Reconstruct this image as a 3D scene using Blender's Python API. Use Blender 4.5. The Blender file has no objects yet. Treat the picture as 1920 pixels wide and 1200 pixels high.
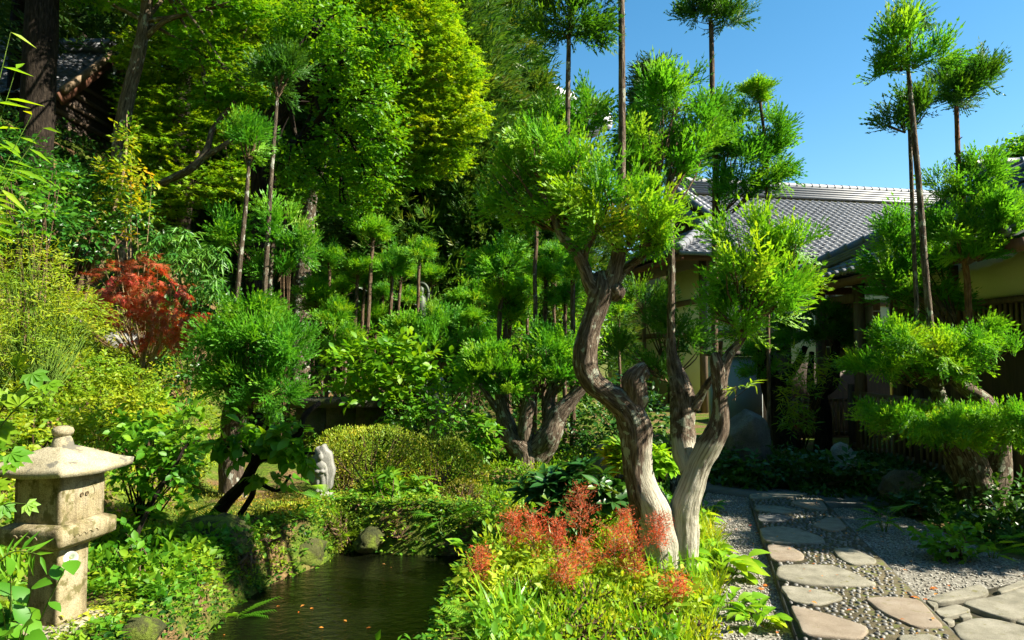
import bpy, math, random
import numpy as np
from mathutils import Vector, Matrix
R = math.radians
scn = bpy.context.scene
C = scn.collection

# ------------------------------------------------------------------ camera, sky, sun, exposure
EYE = 1.6
PITCH = R(2.9)
cam_d = bpy.data.cameras.new('camera')
cam = bpy.data.objects.new('camera', cam_d)
C.objects.link(cam)
cam.location = (0, 0, EYE)
cam.rotation_euler = (R(90) + PITCH, 0, 0)
cam_d.lens = 24
cam_d.sensor_width = 36
cam_d.sensor_fit = 'HORIZONTAL'
cam_d.clip_start = 0.05
cam_d.clip_end = 5000
scn.camera = cam

SUN_EL, SUN_AZ = R(40), R(-10)            # azimuth from +X towards +Y
sun_dir = Vector((math.cos(SUN_EL) * math.cos(SUN_AZ), math.cos(SUN_EL) * math.sin(SUN_AZ), math.sin(SUN_EL)))
world = bpy.data.worlds.new('World')
scn.world = world
world.use_nodes = True
wn = world.node_tree.nodes
wl = world.node_tree.links
bg = wn['Background']
sky = wn.new('ShaderNodeTexSky')
sky.sky_type = 'NISHITA'
sky.sun_disc = False
sky.sun_elevation = SUN_EL
sky.sun_rotation = math.pi / 2 - SUN_AZ
sky.altitude = 0
sky.air_density = 1.0
sky.dust_density = 0.3
sky.ozone_density = 1.0
hs = wn.new('ShaderNodeHueSaturation')
hs.inputs['Saturation'].default_value = 1.35
hs.inputs['Hue'].default_value = 0.488
wl.new(sky.outputs[0], hs.inputs['Color'])
wl.new(hs.outputs[0], bg.inputs['Color'])
bg.inputs['Strength'].default_value = 0.068
sun_l = bpy.data.lights.new('sun', 'SUN')
sun_l.energy = 4.8
sun_l.angle = R(0.53)
sun_l.color = (1.0, 0.93, 0.78)
sun = bpy.data.objects.new('sun', sun_l)
C.objects.link(sun)
sun.rotation_euler = sun_dir.to_track_quat('Z', 'Y').to_euler()
scn.view_settings.view_transform = 'Standard'
scn.view_settings.look = 'None'
scn.view_settings.exposure = 1.68
scn.view_settings.gamma = 1.0
scn.cycles.max_bounces = 5
scn.cycles.diffuse_bounces = 3
scn.cycles.use_adaptive_sampling = True
scn.cycles.adaptive_threshold = 0.02
scn.cycles.glossy_bounces = 3
scn.cycles.transmission_bounces = 4
scn.cycles.transparent_max_bounces = 4
scn.cycles.use_denoising = True
scn.cycles.sample_clamp_indirect = 6

# ------------------------------------------------------------------ helpers
F = 1280.0
def W(px, py, d):
    x = (px - 960) / F
    y = (600 - py) / F
    v = Vector((x, math.cos(PITCH) - y * math.sin(PITCH), math.sin(PITCH) + y * math.cos(PITCH)))
    k = d / v.y
    return Vector((v.x * k, d, EYE + v.z * k))

def sm(a, b, x):
    t = np.clip((x - a) / (b - a), 0, 1)
    return t * t * (3 - 2 * t)

def hash3(i, j, k, seed):
    n = (i.astype(np.int64) * 374761393 + j.astype(np.int64) * 668265263 + k.astype(np.int64) * 2147483647 + seed * 1274126177) & 0xffffffff
    n = ((n ^ (n >> 13)) * 1274126177) & 0xffffffff
    n = (n ^ (n >> 16)) & 0xffffff
    return n / float(0xffffff)

def vnoise(P, seed=0):
    P = np.asarray(P, float)
    I = np.floor(P).astype(np.int64)
    f = P - I
    f = f * f * (3 - 2 * f)
    r = 0
    for a in (0, 1):
        for b in (0, 1):
            for c in (0, 1):
                w = (f[:, 0] if a else 1 - f[:, 0]) * (f[:, 1] if b else 1 - f[:, 1]) * (f[:, 2] if c else 1 - f[:, 2])
                r = r + w * hash3(I[:, 0] + a, I[:, 1] + b, I[:, 2] + c, seed)
    return r

def fbm(P, seed=0, oc=4):
    P = np.asarray(P, float)
    s, a, t = 0, 0.5, 0
    for o in range(oc):
        s = s + a * vnoise(P * 2 ** o, seed + o)
        t += a
        a *= 0.5
    return s / t

POND = [(-1.68, 6.75), (-1.1, 6.6), (-0.44, 6.55), (-0.22, 6.0), (-0.36, 5.45), (-0.52, 4.6), (-0.55, 3.6), (-1.2, 3.2),
        (-2.0, 3.5), (-2.02, 4.5), (-2.12, 5.2), (-1.98, 5.8), (-1.72, 6.3)]
WATER_Z = -0.30

def poly_sd(x, y, poly):
    x = np.asarray(x, float); y = np.asarray(y, float)
    best = np.full(x.shape, 1e9)
    inside = np.zeros(x.shape, bool)
    n = len(poly)
    for i in range(n):
        ax, ay = poly[i]; bx, by = poly[(i + 1) % n]
        ex, ey = bx - ax, by - ay
        t = np.clip(((x - ax) * ex + (y - ay) * ey) / (ex * ex + ey * ey), 0, 1)
        d2 = (x - ax - t * ex) ** 2 + (y - ay - t * ey) ** 2
        best = np.minimum(best, d2)
        c = ((ay > y) != (by > y))
        with np.errstate(divide='ignore', invalid='ignore'):
            xi = ax + (y - ay) * ex / (ey if ey != 0 else 1e-9)
        inside ^= c & (x < xi)
    d = np.sqrt(best)
    return np.where(inside, -d, d)

def Hn(x, y):
    x = np.asarray(x, float); y = np.asarray(y, float)
    h = np.zeros(x.shape)
    start = -2.95 - 0.12 * (np.clip(y, 4, 11) - 5)
    s = np.maximum(0, start - x)
    near = sm(2.0, 5.0, y)
    hill = 0.85 * s * sm(0, 1.2, s) * (0.25 + 0.75 * near)
    hill = np.minimum(hill, 4.0 + 0.35 * s)
    hill = np.minimum(hill, 26)
    wl_ = 1 - sm(0.5, 3.5, x)
    back = (0.10 * np.clip(y - 8.5, 0, 5) + 0.36 * np.clip(y - 14.5, 0, 45)) * wl_
    h = h + np.maximum(hill, back) + 0.25 * np.minimum(hill, back)
    P = np.stack([x * 0.8, y * 0.8, 0 * x], -1).reshape(-1, 3)
    n = fbm(P, 5, 3).reshape(x.shape) - 0.5
    right = sm(0.9, 1.6, x - 0.11 * (y - 3.8) ) * (1 - sm(14, 18, y))
    h = h + n * 0.16 * (1 - right) * sm(0.2, 2, np.abs(x - 1.5) + 0.4)
    sd = poly_sd(x, y, POND)
    h = h + 0.10 * (1 - sm(0.15, 0.9, np.abs(sd - 0.25))) * (sd > -0.1) * (1 - right)
    return np.where(sd < 0.18, h * sm(-0.1, 0.18, sd) - 0.75 * (1 - sm(-0.22, 0.18, sd)), h)

def H(x, y):
    return float(Hn(np.array([x]), np.array([y]))[0])

_ds = np.concatenate([np.arange(1.5, 12, 0.02), np.arange(12, 60, 0.1)])
def onground(px, py):
    a = W(px, py, 1.0)
    X, Z = a.x * _ds, EYE + (a.z - EYE) * _ds
    k = np.where(Z <= Hn(X, _ds))[0]
    d = float(_ds[k[0]]) if len(k) else 60.0
    return W(px, py, d)

def flat(px, py, z=0.0):
    a = W(px, py, 1.0)
    k = (z - EYE) / (a.z - EYE)
    return Vector((a.x * k, k, z))

class Geo:
    def __init__(s):
        s.V, s.F, s.n, s.A = [], [], 0, {}
    def add(s, V, Fs, **attr):
        V = np.asarray(V, np.float32).reshape(-1, 3)
        if not isinstance(Fs, list):
            Fs = [Fs]
        for f in Fs:
            f = np.asarray(f, np.int64)
            if len(f):
                s.F.append(f + s.n)
        s.V.append(V)
        for k, v in attr.items():
            s.A.setdefault(k, []).append((s.n, np.asarray(v, np.float32)))
        s.n += len(V)
        return s
    def xf(s, M):
        M = np.array(M)
        s.V = [v @ M[:3, :3].T + M[:3, 3] for v in s.V]
        return s

def to_mesh(name, g, off=(0, 0, 0), smooth=False):
    me = bpy.data.meshes.new(name)
    if g.n == 0:
        return me
    V = np.concatenate(g.V) - np.asarray(off, np.float32)
    me.vertices.add(len(V))
    me.vertices.foreach_set('co', V.astype(np.float32).ravel())
    idx = np.concatenate([f.ravel() for f in g.F]).astype(np.int32)
    tot = np.concatenate([np.full(len(f), f.shape[1]) for f in g.F])
    st = np.concatenate([[0], np.cumsum(tot)[:-1]]).astype(np.int32)
    me.loops.add(len(idx))
    me.loops.foreach_set('vertex_index', idx)
    me.polygons.add(len(tot))
    me.polygons.foreach_set('loop_start', st)
    if smooth:
        me.polygons.foreach_set('use_smooth', np.ones(len(tot), bool))
    for k, lst in g.A.items():
        dim = lst[0][1].ndim
        if dim == 1:
            arr = np.zeros(len(V), np.float32)
        else:
            arr = np.zeros((len(V), 3), np.float32)
        for o, v in lst:
            arr[o:o + len(v)] = v
        at = me.attributes.new(k, 'FLOAT' if dim == 1 else 'FLOAT_VECTOR', 'POINT')
        at.data.foreach_set('value' if dim == 1 else 'vector', arr.ravel())
    me.update(calc_edges=True)
    return me

def tag(o, label=None, cat=None, group=None, kind=None):
    if label: o['label'] = label
    if cat: o['category'] = cat
    if group: o['group'] = group
    if kind: o['kind'] = kind
    return o

def thing(name, label, cat, loc=(0, 0, 0), group=None, rz=0):
    o = bpy.data.objects.new(name, None)
    o.empty_display_size = 0.1
    C.objects.link(o)
    o.location = loc
    o.rotation_euler = (0, 0, rz)
    return tag(o, label, cat, group)

def wloc(o):
    v = Vector((0, 0, 0))
    while o is not None:
        v = v + Vector(o.location)
        o = o.parent
    return v

def part(name, g, mat, parent=None, smooth=False, world=True, kind=None):
    """mesh object from geometry given in world coordinates (or local when world=False)"""
    off = wloc(parent) if (parent is not None and world) else (0, 0, 0)
    me = g if isinstance(g, bpy.types.Mesh) else to_mesh(name, g, off, smooth)
    if not me.materials:
        me.materials.append(mat)
    o = bpy.data.objects.new(name, me)
    C.objects.link(o)
    if parent is not None:
        o.parent = parent
    if kind:
        o['kind'] = kind
    return o

BOXF = np.array([(0, 3, 2, 1), (4, 5, 6, 7), (0, 1, 5, 4), (1, 2, 6, 5), (2, 3, 7, 6), (3, 0, 4, 7)])
def box(g, c, s, M=None):
    V = np.array([(-1, -1, -1), (1, -1, -1), (1, 1, -1), (-1, 1, -1), (-1, -1, 1), (1, -1, 1), (1, 1, 1), (-1, 1, 1)], float) * 0.5 * np.array(s)
    if M is not None:
        V = V @ np.array(M.to_3x3()).T
    return g.add(V + np.array(c), BOXF)

def bar(g, a, b, w, h, up=(0, 0, 1)):
    a = Vector(a); b = Vector(b)
    y = (b - a); L = y.length; y = y / L
    x = y.cross(Vector(up)).normalized()
    z = x.cross(y)
    V = []
    for t in (0, L):
        for sx, sz in ((-1, -1), (1, -1), (1, 1), (-1, 1)):
            V.append(a + y * t + x * sx * w / 2 + z * sz * h / 2)
    f = [(3, 2, 1, 0), (4, 5, 6, 7), (0, 1, 5, 4), (1, 2, 6, 5), (2, 3, 7, 6), (3, 0, 4, 7)]
    return g.add(np.array(V), np.array(f))

def smooth_path(pts, rad, n):
    P = np.array([list(p) for p in pts], float)
    r = np.array(rad, float)
    if len(P) == 2:
        t = np.linspace(0, 1, n)[:, None]
        return P[0] * (1 - t) + P[1] * t, r[0] * (1 - t[:, 0]) + r[1] * t[:, 0]
    Q = np.vstack([2 * P[0] - P[1], P, 2 * P[-1] - P[-2]])
    q = np.concatenate([[r[0]], r, [r[-1]]])
    seg = np.linalg.norm(np.diff(P, axis=0), axis=1)
    cum = np.concatenate([[0], np.cumsum(seg)])
    u = np.linspace(0, cum[-1], n)
    k = np.clip(np.searchsorted(cum, u, side='right') - 1, 0, len(P) - 2)
    t = ((u - cum[k]) / seg[k])
    def cr(a, b, c, d, t):
        return 0.5 * ((2 * b) + (c - a) * t + (2 * a - 5 * b + 4 * c - d) * t ** 2 + (3 * b - a - 3 * c + d) * t ** 3)
    out = cr(Q[k], Q[k + 1], Q[k + 2], Q[k + 3], t[:, None])
    rr = cr(q[k], q[k + 1], q[k + 2], q[k + 3], t)
    return out, np.maximum(rr, 0.001)

def tube(g, pts, rad, n=None, sides=10, rough=0.0, seed=1, cap=True, flute=0.0, freq=3.0):
    P = np.array([list(p) for p in pts], float)
    L = np.linalg.norm(np.diff(P, axis=0), axis=1).sum()
    if n is None:
        n = max(3, int(len(pts) * 3))
    C_, r = smooth_path(pts, rad, n)
    T = np.gradient(C_, axis=0)
    T /= np.linalg.norm(T, axis=1)[:, None] + 1e-9
    X = np.zeros_like(T)
    ref = np.array([1.0, 0.2, 0.1])
    x = ref - T[0] * ref.dot(T[0]); x /= np.linalg.norm(x)
    for i in range(n):
        x = x - T[i] * x.dot(T[i]); x /= np.linalg.norm(x) + 1e-9
        X[i] = x
    Y = np.cross(T, X)
    a = np.linspace(0, 2 * math.pi, sides, endpoint=False)
    ca, sa = np.cos(a), np.sin(a)
    v = np.concatenate([[0], np.cumsum(np.linalg.norm(np.diff(C_, axis=0), axis=1))])
    mr = float(np.mean(r))
    bark = np.stack([np.broadcast_to(ca * mr, (n, sides)), np.broadcast_to(sa * mr, (n, sides)), np.broadcast_to(v[:, None], (n, sides))], -1) + seed * 3.17
    rr = np.broadcast_to(r[:, None], (n, sides)).copy()
    if rough > 0:
        b = bark.reshape(-1, 3) / mr
        nz = fbm(b * np.array([1.0, 1.0, 0.5]) * freq * 0.5, seed, 4).reshape(n, sides) - 0.5
        nf = fbm(b * np.array([4.0, 4.0, 0.35]) * freq * 0.5, seed + 9, 3).reshape(n, sides) - 0.5
        rr = rr * (1 + rough * 2 * nz + flute * 2 * nf)
    V = C_[:, None, :] + rr[..., None] * (X[:, None, :] * ca[None, :, None] + Y[:, None, :] * sa[None, :, None])
    i = np.arange(n - 1)[:, None] * sides
    j = np.arange(sides)[None, :]
    jn = (j + 1) % sides
    Q = np.stack([i + j, i + jn, i + sides + jn, i + sides + j], -1).reshape(-1, 4)
    Vf = V.reshape(-1, 3)
    Bf = bark.reshape(-1, 3)
    fs = [Q]
    if cap:
        Vf = np.vstack([Vf, C_[-1] + T[-1] * r[-1] * 0.3, C_[0]])
        Bf = np.vstack([Bf, Bf[-1:], Bf[:1]])
        m = n * sides
        top = np.array([((n - 1) * sides + k, (n - 1) * sides + (k + 1) % sides, m) for k in range(sides)])
        bot = np.array([((k + 1) % sides, k, m + 1) for k in range(sides)])
        fs += [top, bot]
    g.add(Vf, fs, bark=Bf)
    return C_, r

def lathe(g, prof, sides=24, c=(0, 0, 0)):
    n = len(prof)
    a = np.linspace(0, 2 * math.pi, sides, endpoint=False)
    V = np.array([[(r * math.cos(t) + c[0], r * math.sin(t) + c[1], z + c[2]) for t in a] for r, z in prof]).reshape(-1, 3)
    i = np.arange(n - 1)[:, None] * sides
    j = np.arange(sides)[None, :]
    jn = (j + 1) % sides
    Q = np.stack([i + j, i + jn, i + sides + jn, i + sides + j], -1).reshape(-1, 4)
    return g.add(V, Q)

def ico(sub):
    import bmesh
    bm = bmesh.new()
    bmesh.ops.create_icosphere(bm, subdivisions=sub, radius=1)
    V = np.array([v.co[:] for v in bm.verts])
    f = np.array([[v.index for v in q.verts] for q in bm.faces])
    bm.free()
    return V, f
ICO = {k: ico(k) for k in (1, 2, 3, 4, 5)}

# ------------------------------------------------------------------ materials
def nodes(name):
    m = bpy.data.materials.new(name)
    m.use_nodes = True
    nt = m.node_tree
    return m, nt, nt.nodes['Principled BSDF'], nt.nodes['Material Output']

def ramp(nt, fac, stops):
    r = nt.nodes.new('ShaderNodeValToRGB')
    e = r.color_ramp.elements
    while len(e) < len(stops):
        e.new(0.5)
    for k, (p, c) in enumerate(stops):
        e[k].position = p
        e[k].color = (*c, 1)
    nt.links.new(fac, r.inputs[0])
    return r.outputs[0]

def noise(nt, vec, scale, detail=4, rough=0.55):
    n = nt.nodes.new('ShaderNodeTexNoise')
    n.inputs['Scale'].default_value = scale
    n.inputs['Detail'].default_value = detail
    n.inputs['Roughness'].default_value = rough
    if vec is not None:
        nt.links.new(vec, n.inputs['Vector'])
    return n.outputs['Fac']

def bump(nt, b, height, strength=0.5, dist=0.02):
    n = nt.nodes.new('ShaderNodeBump')
    n.inputs['Strength'].default_value = strength
    n.inputs['Distance'].default_value = dist
    nt.links.new(height, n.inputs['Height'])
    nt.links.new(n.outputs[0], b.inputs['Normal'])
    return n

def mixc(nt, fac, a, b, mode='MIX'):
    m = nt.nodes.new('ShaderNodeMix')
    m.data_type = 'RGBA'
    m.blend_type = mode
    for s, v in ((0, fac), (6, a), (7, b)):
        if hasattr(v, 'links'):
            nt.links.new(v, m.inputs[s])
        else:
            m.inputs[s].default_value = v if s == 0 else (*v, 1)
    return m.outputs[2]

def coords(nt, scale=(1, 1, 1), attr=None):
    if attr:
        t = nt.nodes.new('ShaderNodeAttribute')
        t.attribute_name = attr
        o = t.outputs['Vector']
    else:
        t = nt.nodes.new('ShaderNodeTexCoord')
        o = t.outputs['Object']
    mp = nt.nodes.new('ShaderNodeMapping')
    mp.inputs['Scale'].default_value = scale
    nt.links.new(o, mp.inputs['Vector'])
    return mp.outputs[0]

def leaf_mat(name, cols, trans=0.4, rough=0.5, spec=0.28, tcol=1.5, yel=1.15):
    """cols: 2-4 colours spread over the per-spray random value"""
    m, nt, b, out = nodes(name)
    at = nt.nodes.new('ShaderNodeAttribute')
    at.attribute_name = 'var'
    n = len(cols)
    cols = [(c[0] * 1.1, c[1] * 1.12, c[2] * 0.9) for c in cols]
    col = ramp(nt, at.outputs['Fac'], [(k / max(1, n - 1), c) for k, c in enumerate(cols)])
    nz = noise(nt, coords(nt), 2.3, 1, 0.5)
    dr = ramp(nt, nz, [(0.34, (0.72, 0.86, 1.05)), (0.5, (1, 1, 1)), (0.66, (1.32, 1.04, 0.95))])
    col = mixc(nt, 1.0, col, dr, 'MULTIPLY')
    nt.links.new(col, b.inputs['Base Color'])
    b.inputs['Roughness'].default_value = rough
    b.inputs['Specular IOR Level'].default_value = spec
    tr = nt.nodes.new('ShaderNodeBsdfTranslucent')
    tc = mixc(nt, 1.0, col, (tcol * yel, tcol, tcol * 0.5), 'MULTIPLY')
    nt.links.new(tc, tr.inputs['Color'])
    mx = nt.nodes.new('ShaderNodeMixShader')
    mx.inputs[0].default_value = trans
    nt.links.new(b.outputs[0], mx.inputs[1])
    nt.links.new(tr.outputs[0], mx.inputs[2])
    nt.links.new(mx.outputs[0], out.inputs['Surface'])
    return m

def bark_mat(name, dark, mid, light, lichen=None, lich_amt=0.55, sc=1.0, bleach=False, strength=0.9):
    m, nt, b, out = nodes(name)
    v1 = coords(nt, (28 * sc, 28 * sc, 5 * sc), 'bark')
    v2 = coords(nt, (7 * sc, 7 * sc, 5 * sc), 'bark')
    n1 = noise(nt, v1, 1.0, 6, 0.65)
    col = ramp(nt, n1, [(0.32, dark), (0.5, mid), (0.68, light)])
    v4 = coords(nt, (75 * sc, 75 * sc, 7 * sc), 'bark')
    nf = noise(nt, v4, 1.0, 4, 0.7)
    col = mixc(nt, 1.0, col, ramp(nt, nf, [(0.36, (0.35, 0.32, 0.30)), (0.52, (1, 1, 1)), (0.7, (1.25, 1.2, 1.15))]), 'MULTIPLY')
    hm = nt.nodes.new('ShaderNodeMath'); hm.operation = 'MULTIPLY_ADD'
    nt.links.new(nf, hm.inputs[0]); hm.inputs[1].default_value = 0.5; nt.links.new(n1, hm.inputs[2])
    if lichen:
        n2 = noise(nt, v2, 1.3, 5, 0.6)
        f = ramp(nt, n2, [(lich_amt, (0, 0, 0)), (lich_amt + 0.05, (1, 1, 1))])
        col = mixc(nt, f, col, lichen)
    if bleach:
        at = nt.nodes.new('ShaderNodeAttribute')
        at.attribute_name = 'bleach'
        v3 = coords(nt, (60, 60, 3.0), 'bark')
        n3 = noise(nt, v3, 1.0, 5, 0.6)
        wood = ramp(nt, n3, [(0.3, (0.10, 0.075, 0.05)), (0.45, (0.40, 0.37, 0.28)), (0.7, (0.62, 0.58, 0.47))])
        n4 = nt.nodes.new('ShaderNodeMath'); n4.operation = 'MULTIPLY_ADD'
        nt.links.new(n1, n4.inputs[0]); n4.inputs[1].default_value = 0.6
        nt.links.new(at.outputs['Fac'], n4.inputs[2])
        f = ramp(nt, n4.outputs[0], [(0.72, (0, 0, 0)), (0.84, (1, 1, 1))])
        col = mixc(nt, f, col, wood)
    nt.links.new(col, b.inputs['Base Color'])
    b.inputs['Roughness'].default_value = 0.9
    b.inputs['Specular IOR Level'].default_value = 0.15
    bump(nt, b, hm.outputs[0], strength, 0.035)
    return m

def stone_mat(name, cols, sc=1.0, speck=0.35, moss=None, rough=0.85, bstr=0.5, bd=0.01, streak=0.0):
    cols = [tuple(q * 0.74 for q in c) for c in cols]
    m, nt, b, out = nodes(name)
    v = coords(nt)
    n1 = noise(nt, v, 3.0 * sc, 5, 0.6)
    col = ramp(nt, n1, [(0.3, cols[0]), (0.5, cols[1]), (0.7, cols[2])])
    n2 = noise(nt, v, 90 * sc, 2, 0.7)
    sp = ramp(nt, n2, [(0.35, (1 - speck,) * 3), (0.6, (1, 1, 1))])
    col = mixc(nt, 1.0, col, sp, 'MULTIPLY')
    if moss:
        n3 = noise(nt, v, 4.5 * sc, 6, 0.65)
        f = ramp(nt, n3, [(moss[1], (0, 0, 0)), (moss[1] + 0.07, (1, 1, 1))])
        col = mixc(nt, f, col, moss[0])
    if streak > 0:
        n6 = noise(nt, coords(nt, (14, 14, 1.3)), 1.0, 5, 0.65)
        col = mixc(nt, 1.0, col, ramp(nt, n6, [(0.36, (1 - streak, 1 - streak * 1.05, 1 - streak * 1.1)), (0.55, (1, 1, 1))]), 'MULTIPLY')
    nt.links.new(col, b.inputs['Base Color'])
    b.inputs['Roughness'].default_value = rough
    b.inputs['Specular IOR Level'].default_value = 0.25
    n5 = noise(nt, v, 45 * sc, 6, 0.7)
    bump(nt, b, n5, bstr, bd)
    return m

def wood_mat(name, a, c, sc=1.0):
    m, nt, b, out = nodes(name)
    v = coords(nt, (30 * sc, 30 * sc, 3 * sc))
    n1 = noise(nt, v, 1.0, 5, 0.6)
    nt.links.new(ramp(nt, n1, [(0.3, a), (0.7, c)]), b.inputs['Base Color'])
    b.inputs['Roughness'].default_value = 0.75
    bump(nt, b, n1, 0.3, 0.005)
    return m

M = {}
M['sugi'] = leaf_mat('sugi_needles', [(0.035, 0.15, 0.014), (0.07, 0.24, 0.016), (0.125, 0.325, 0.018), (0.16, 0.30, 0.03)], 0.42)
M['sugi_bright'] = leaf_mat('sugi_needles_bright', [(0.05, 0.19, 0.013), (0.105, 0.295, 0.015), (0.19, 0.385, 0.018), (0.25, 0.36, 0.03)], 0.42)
M['sugi_deep'] = leaf_mat('sugi_needles_deep', [(0.026, 0.095, 0.010), (0.05, 0.155, 0.012), (0.09, 0.22, 0.013)], 0.35)  # darker needle copy, its colour carries the shade of backlit and shaded crowns
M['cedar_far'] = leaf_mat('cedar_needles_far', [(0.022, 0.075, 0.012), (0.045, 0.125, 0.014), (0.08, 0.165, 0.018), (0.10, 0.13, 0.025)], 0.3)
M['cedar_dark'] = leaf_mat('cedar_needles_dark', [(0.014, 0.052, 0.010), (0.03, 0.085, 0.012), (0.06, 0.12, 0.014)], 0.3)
M['maple'] = leaf_mat('maple_leaf', [(0.11, 0.25, 0.008), (0.19, 0.34, 0.01), (0.30, 0.42, 0.012)], 0.5)
M['maple_mid'] = leaf_mat('maple_leaf_green', [(0.05, 0.19, 0.008), (0.10, 0.27, 0.009), (0.16, 0.32, 0.01)], 0.48)
M['tree_green'] = leaf_mat('broad_leaf_green', [(0.045, 0.155, 0.007), (0.085, 0.235, 0.008), (0.15, 0.31, 0.01)], 0.42, 0.45, 0.3)
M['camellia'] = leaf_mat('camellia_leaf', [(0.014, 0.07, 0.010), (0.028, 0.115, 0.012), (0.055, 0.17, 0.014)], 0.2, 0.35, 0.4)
M['shrub'] = leaf_mat('shrub_leaf', [(0.04, 0.16, 0.012), (0.085, 0.24, 0.014), (0.15, 0.31, 0.018)], 0.4, 0.45, 0.3)
M['yellowgreen'] = leaf_mat('yellow_green_leaf', [(0.13, 0.24, 0.015), (0.22, 0.32, 0.018), (0.34, 0.40, 0.03)], 0.45)
M['azalea'] = leaf_mat('azalea_leaf', [(0.10, 0.19, 0.012), (0.20, 0.29, 0.016), (0.32, 0.37, 0.03), (0.28, 0.26, 0.05)], 0.3, 0.5)
M['azalea_brown'] = leaf_mat('azalea_leaf_brown', [(0.10, 0.12, 0.015), (0.20, 0.20, 0.02), (0.26, 0.20, 0.04)], 0.3, 0.5)
M['moss'] = leaf_mat('moss_leaf', [(0.05, 0.11, 0.010), (0.11, 0.19, 0.014), (0.20, 0.25, 0.02)], 0.25, 0.6, 0.2)
M['cover'] = leaf_mat('ground_leaf', [(0.05, 0.18, 0.012), (0.12, 0.27, 0.014), (0.22, 0.34, 0.02)], 0.42)
M['cover_yellow'] = leaf_mat('ground_leaf_yellow', [(0.14, 0.27, 0.012), (0.24, 0.35, 0.018), (0.34, 0.41, 0.03)], 0.42)
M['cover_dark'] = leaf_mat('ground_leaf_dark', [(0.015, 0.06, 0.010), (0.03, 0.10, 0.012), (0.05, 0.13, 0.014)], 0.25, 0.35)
M['hosta'] = leaf_mat('broad_ground_leaf', [(0.12, 0.30, 0.012), (0.20, 0.38, 0.018), (0.28, 0.42, 0.03)], 0.4, 0.35)
M['rhodo'] = leaf_mat('rhododendron_leaf', [(0.018, 0.075, 0.016), (0.035, 0.12, 0.018), (0.12, 0.20, 0.03)], 0.2, 0.38, 0.4)
M['nandina'] = leaf_mat('nandina_leaf', [(0.03, 0.13, 0.02), (0.06, 0.19, 0.025), (0.11, 0.26, 0.03)], 0.3, 0.42, 0.35)
M['redmaple'] = leaf_mat('red_maple_leaf', [(0.24, 0.085, 0.035), (0.30, 0.09, 0.04), (0.34, 0.07, 0.045), (0.42, 0.045, 0.05)], 0.35, yel=1.5)
M['plume'] = leaf_mat('astilbe_plume', [(0.46, 0.075, 0.045), (0.52, 0.11, 0.065), (0.50, 0.16, 0.085)], 0.3, 0.8, 0.1, yel=1.4)
M['autumn'] = leaf_mat('autumn_tip_leaf', [(0.08, 0.22, 0.01), (0.16, 0.29, 0.012), (0.28, 0.33, 0.015), (0.42, 0.26, 0.02)], 0.45)
M['dead'] = leaf_mat('fallen_leaf', [(0.45, 0.10, 0.02), (0.5, 0.2, 0.03), (0.3, 0.12, 0.04)], 0.2, 0.7)
M['fern'] = leaf_mat('fern_leaf', [(0.06, 0.20, 0.012), (0.11, 0.28, 0.014), (0.2, 0.36, 0.02)], 0.4)
M['petal'] = leaf_mat('white_petal', [(0.8, 0.8, 0.82), (0.85, 0.85, 0.86)], 0.3, tcol=1.0, yel=1.0)
M['bark_main'] = bark_mat('old_cedar_bark', (0.04, 0.028, 0.02), (0.15, 0.11, 0.078), (0.33, 0.275, 0.205), (0.36, 0.37, 0.28), 0.565, 1.6, True, 1.0)
M['bark_pole'] = bark_mat('pole_bark', (0.06, 0.036, 0.022), (0.14, 0.09, 0.055), (0.24, 0.18, 0.12), (0.30, 0.30, 0.22), 0.62, 1.6)
M['bark_red'] = bark_mat('red_pole_bark', (0.09, 0.04, 0.02), (0.24, 0.11, 0.055), (0.40, 0.24, 0.14), None, 0.6, 1.6)
M['bark_dark'] = bark_mat('dark_bark', (0.008, 0.006, 0.004), (0.022, 0.016, 0.011), (0.05, 0.038, 0.027), None, 0.6, 1.2)
M['bark_lichen'] = bark_mat('lichen_bark', (0.035, 0.028, 0.02), (0.10, 0.075, 0.05), (0.22, 0.18, 0.13), (0.36, 0.37, 0.30), 0.56, 1.6)
M['bark_maple'] = bark_mat('maple_bark', (0.04, 0.03, 0.02), (0.12, 0.09, 0.06), (0.22, 0.18, 0.12), (0.25, 0.25, 0.18), 0.6, 1.0)
M['twig'] = bark_mat('twig_bark', (0.07, 0.045, 0.025), (0.14, 0.09, 0.05), (0.25, 0.17, 0.1), None, 0.6, 2.0)
M['stem_pale'] = bark_mat('pale_stem_bark', (0.2, 0.14, 0.07), (0.34, 0.25, 0.13), (0.48, 0.38, 0.22), None, 0.6, 2.0)
M['stem_green'] = bark_mat('green_stem', (0.08, 0.16, 0.02), (0.13, 0.24, 0.03), (0.2, 0.3, 0.05), None, 0.6, 2.0)
M['granite'] = stone_mat('yellow_granite', [(0.33, 0.265, 0.13), (0.48, 0.40, 0.23), (0.60, 0.53, 0.36)], 2.2, 0.5, ((0.13, 0.115, 0.045), 0.53), 0.9, 0.6, 0.008, 0.55)
M['granite_roof'] = stone_mat('stained_granite', [(0.42, 0.35, 0.19), (0.54, 0.47, 0.30), (0.64, 0.57, 0.40)], 1.8, 0.5, ((0.14, 0.13, 0.10), 0.54), 0.9, 0.6, 0.008)
M['hole'] = stone_mat('hole_shade_stone', [(0.16, 0.12, 0.06), (0.2, 0.15, 0.08), (0.24, 0.18, 0.1)], 1.5, 0.3)
M['statue'] = stone_mat('grey_carved_stone', [(0.22, 0.22, 0.19), (0.34, 0.335, 0.295), (0.45, 0.44, 0.39)], 4.0, 0.3, ((0.16, 0.18, 0.1), 0.62))
M['rock'] = stone_mat('garden_rock', [(0.09, 0.085, 0.07), (0.19, 0.18, 0.15), (0.36, 0.34, 0.29)], 0.9, 0.35, ((0.06, 0.09, 0.02), 0.58), 0.9, 0.9, 0.03)
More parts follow.
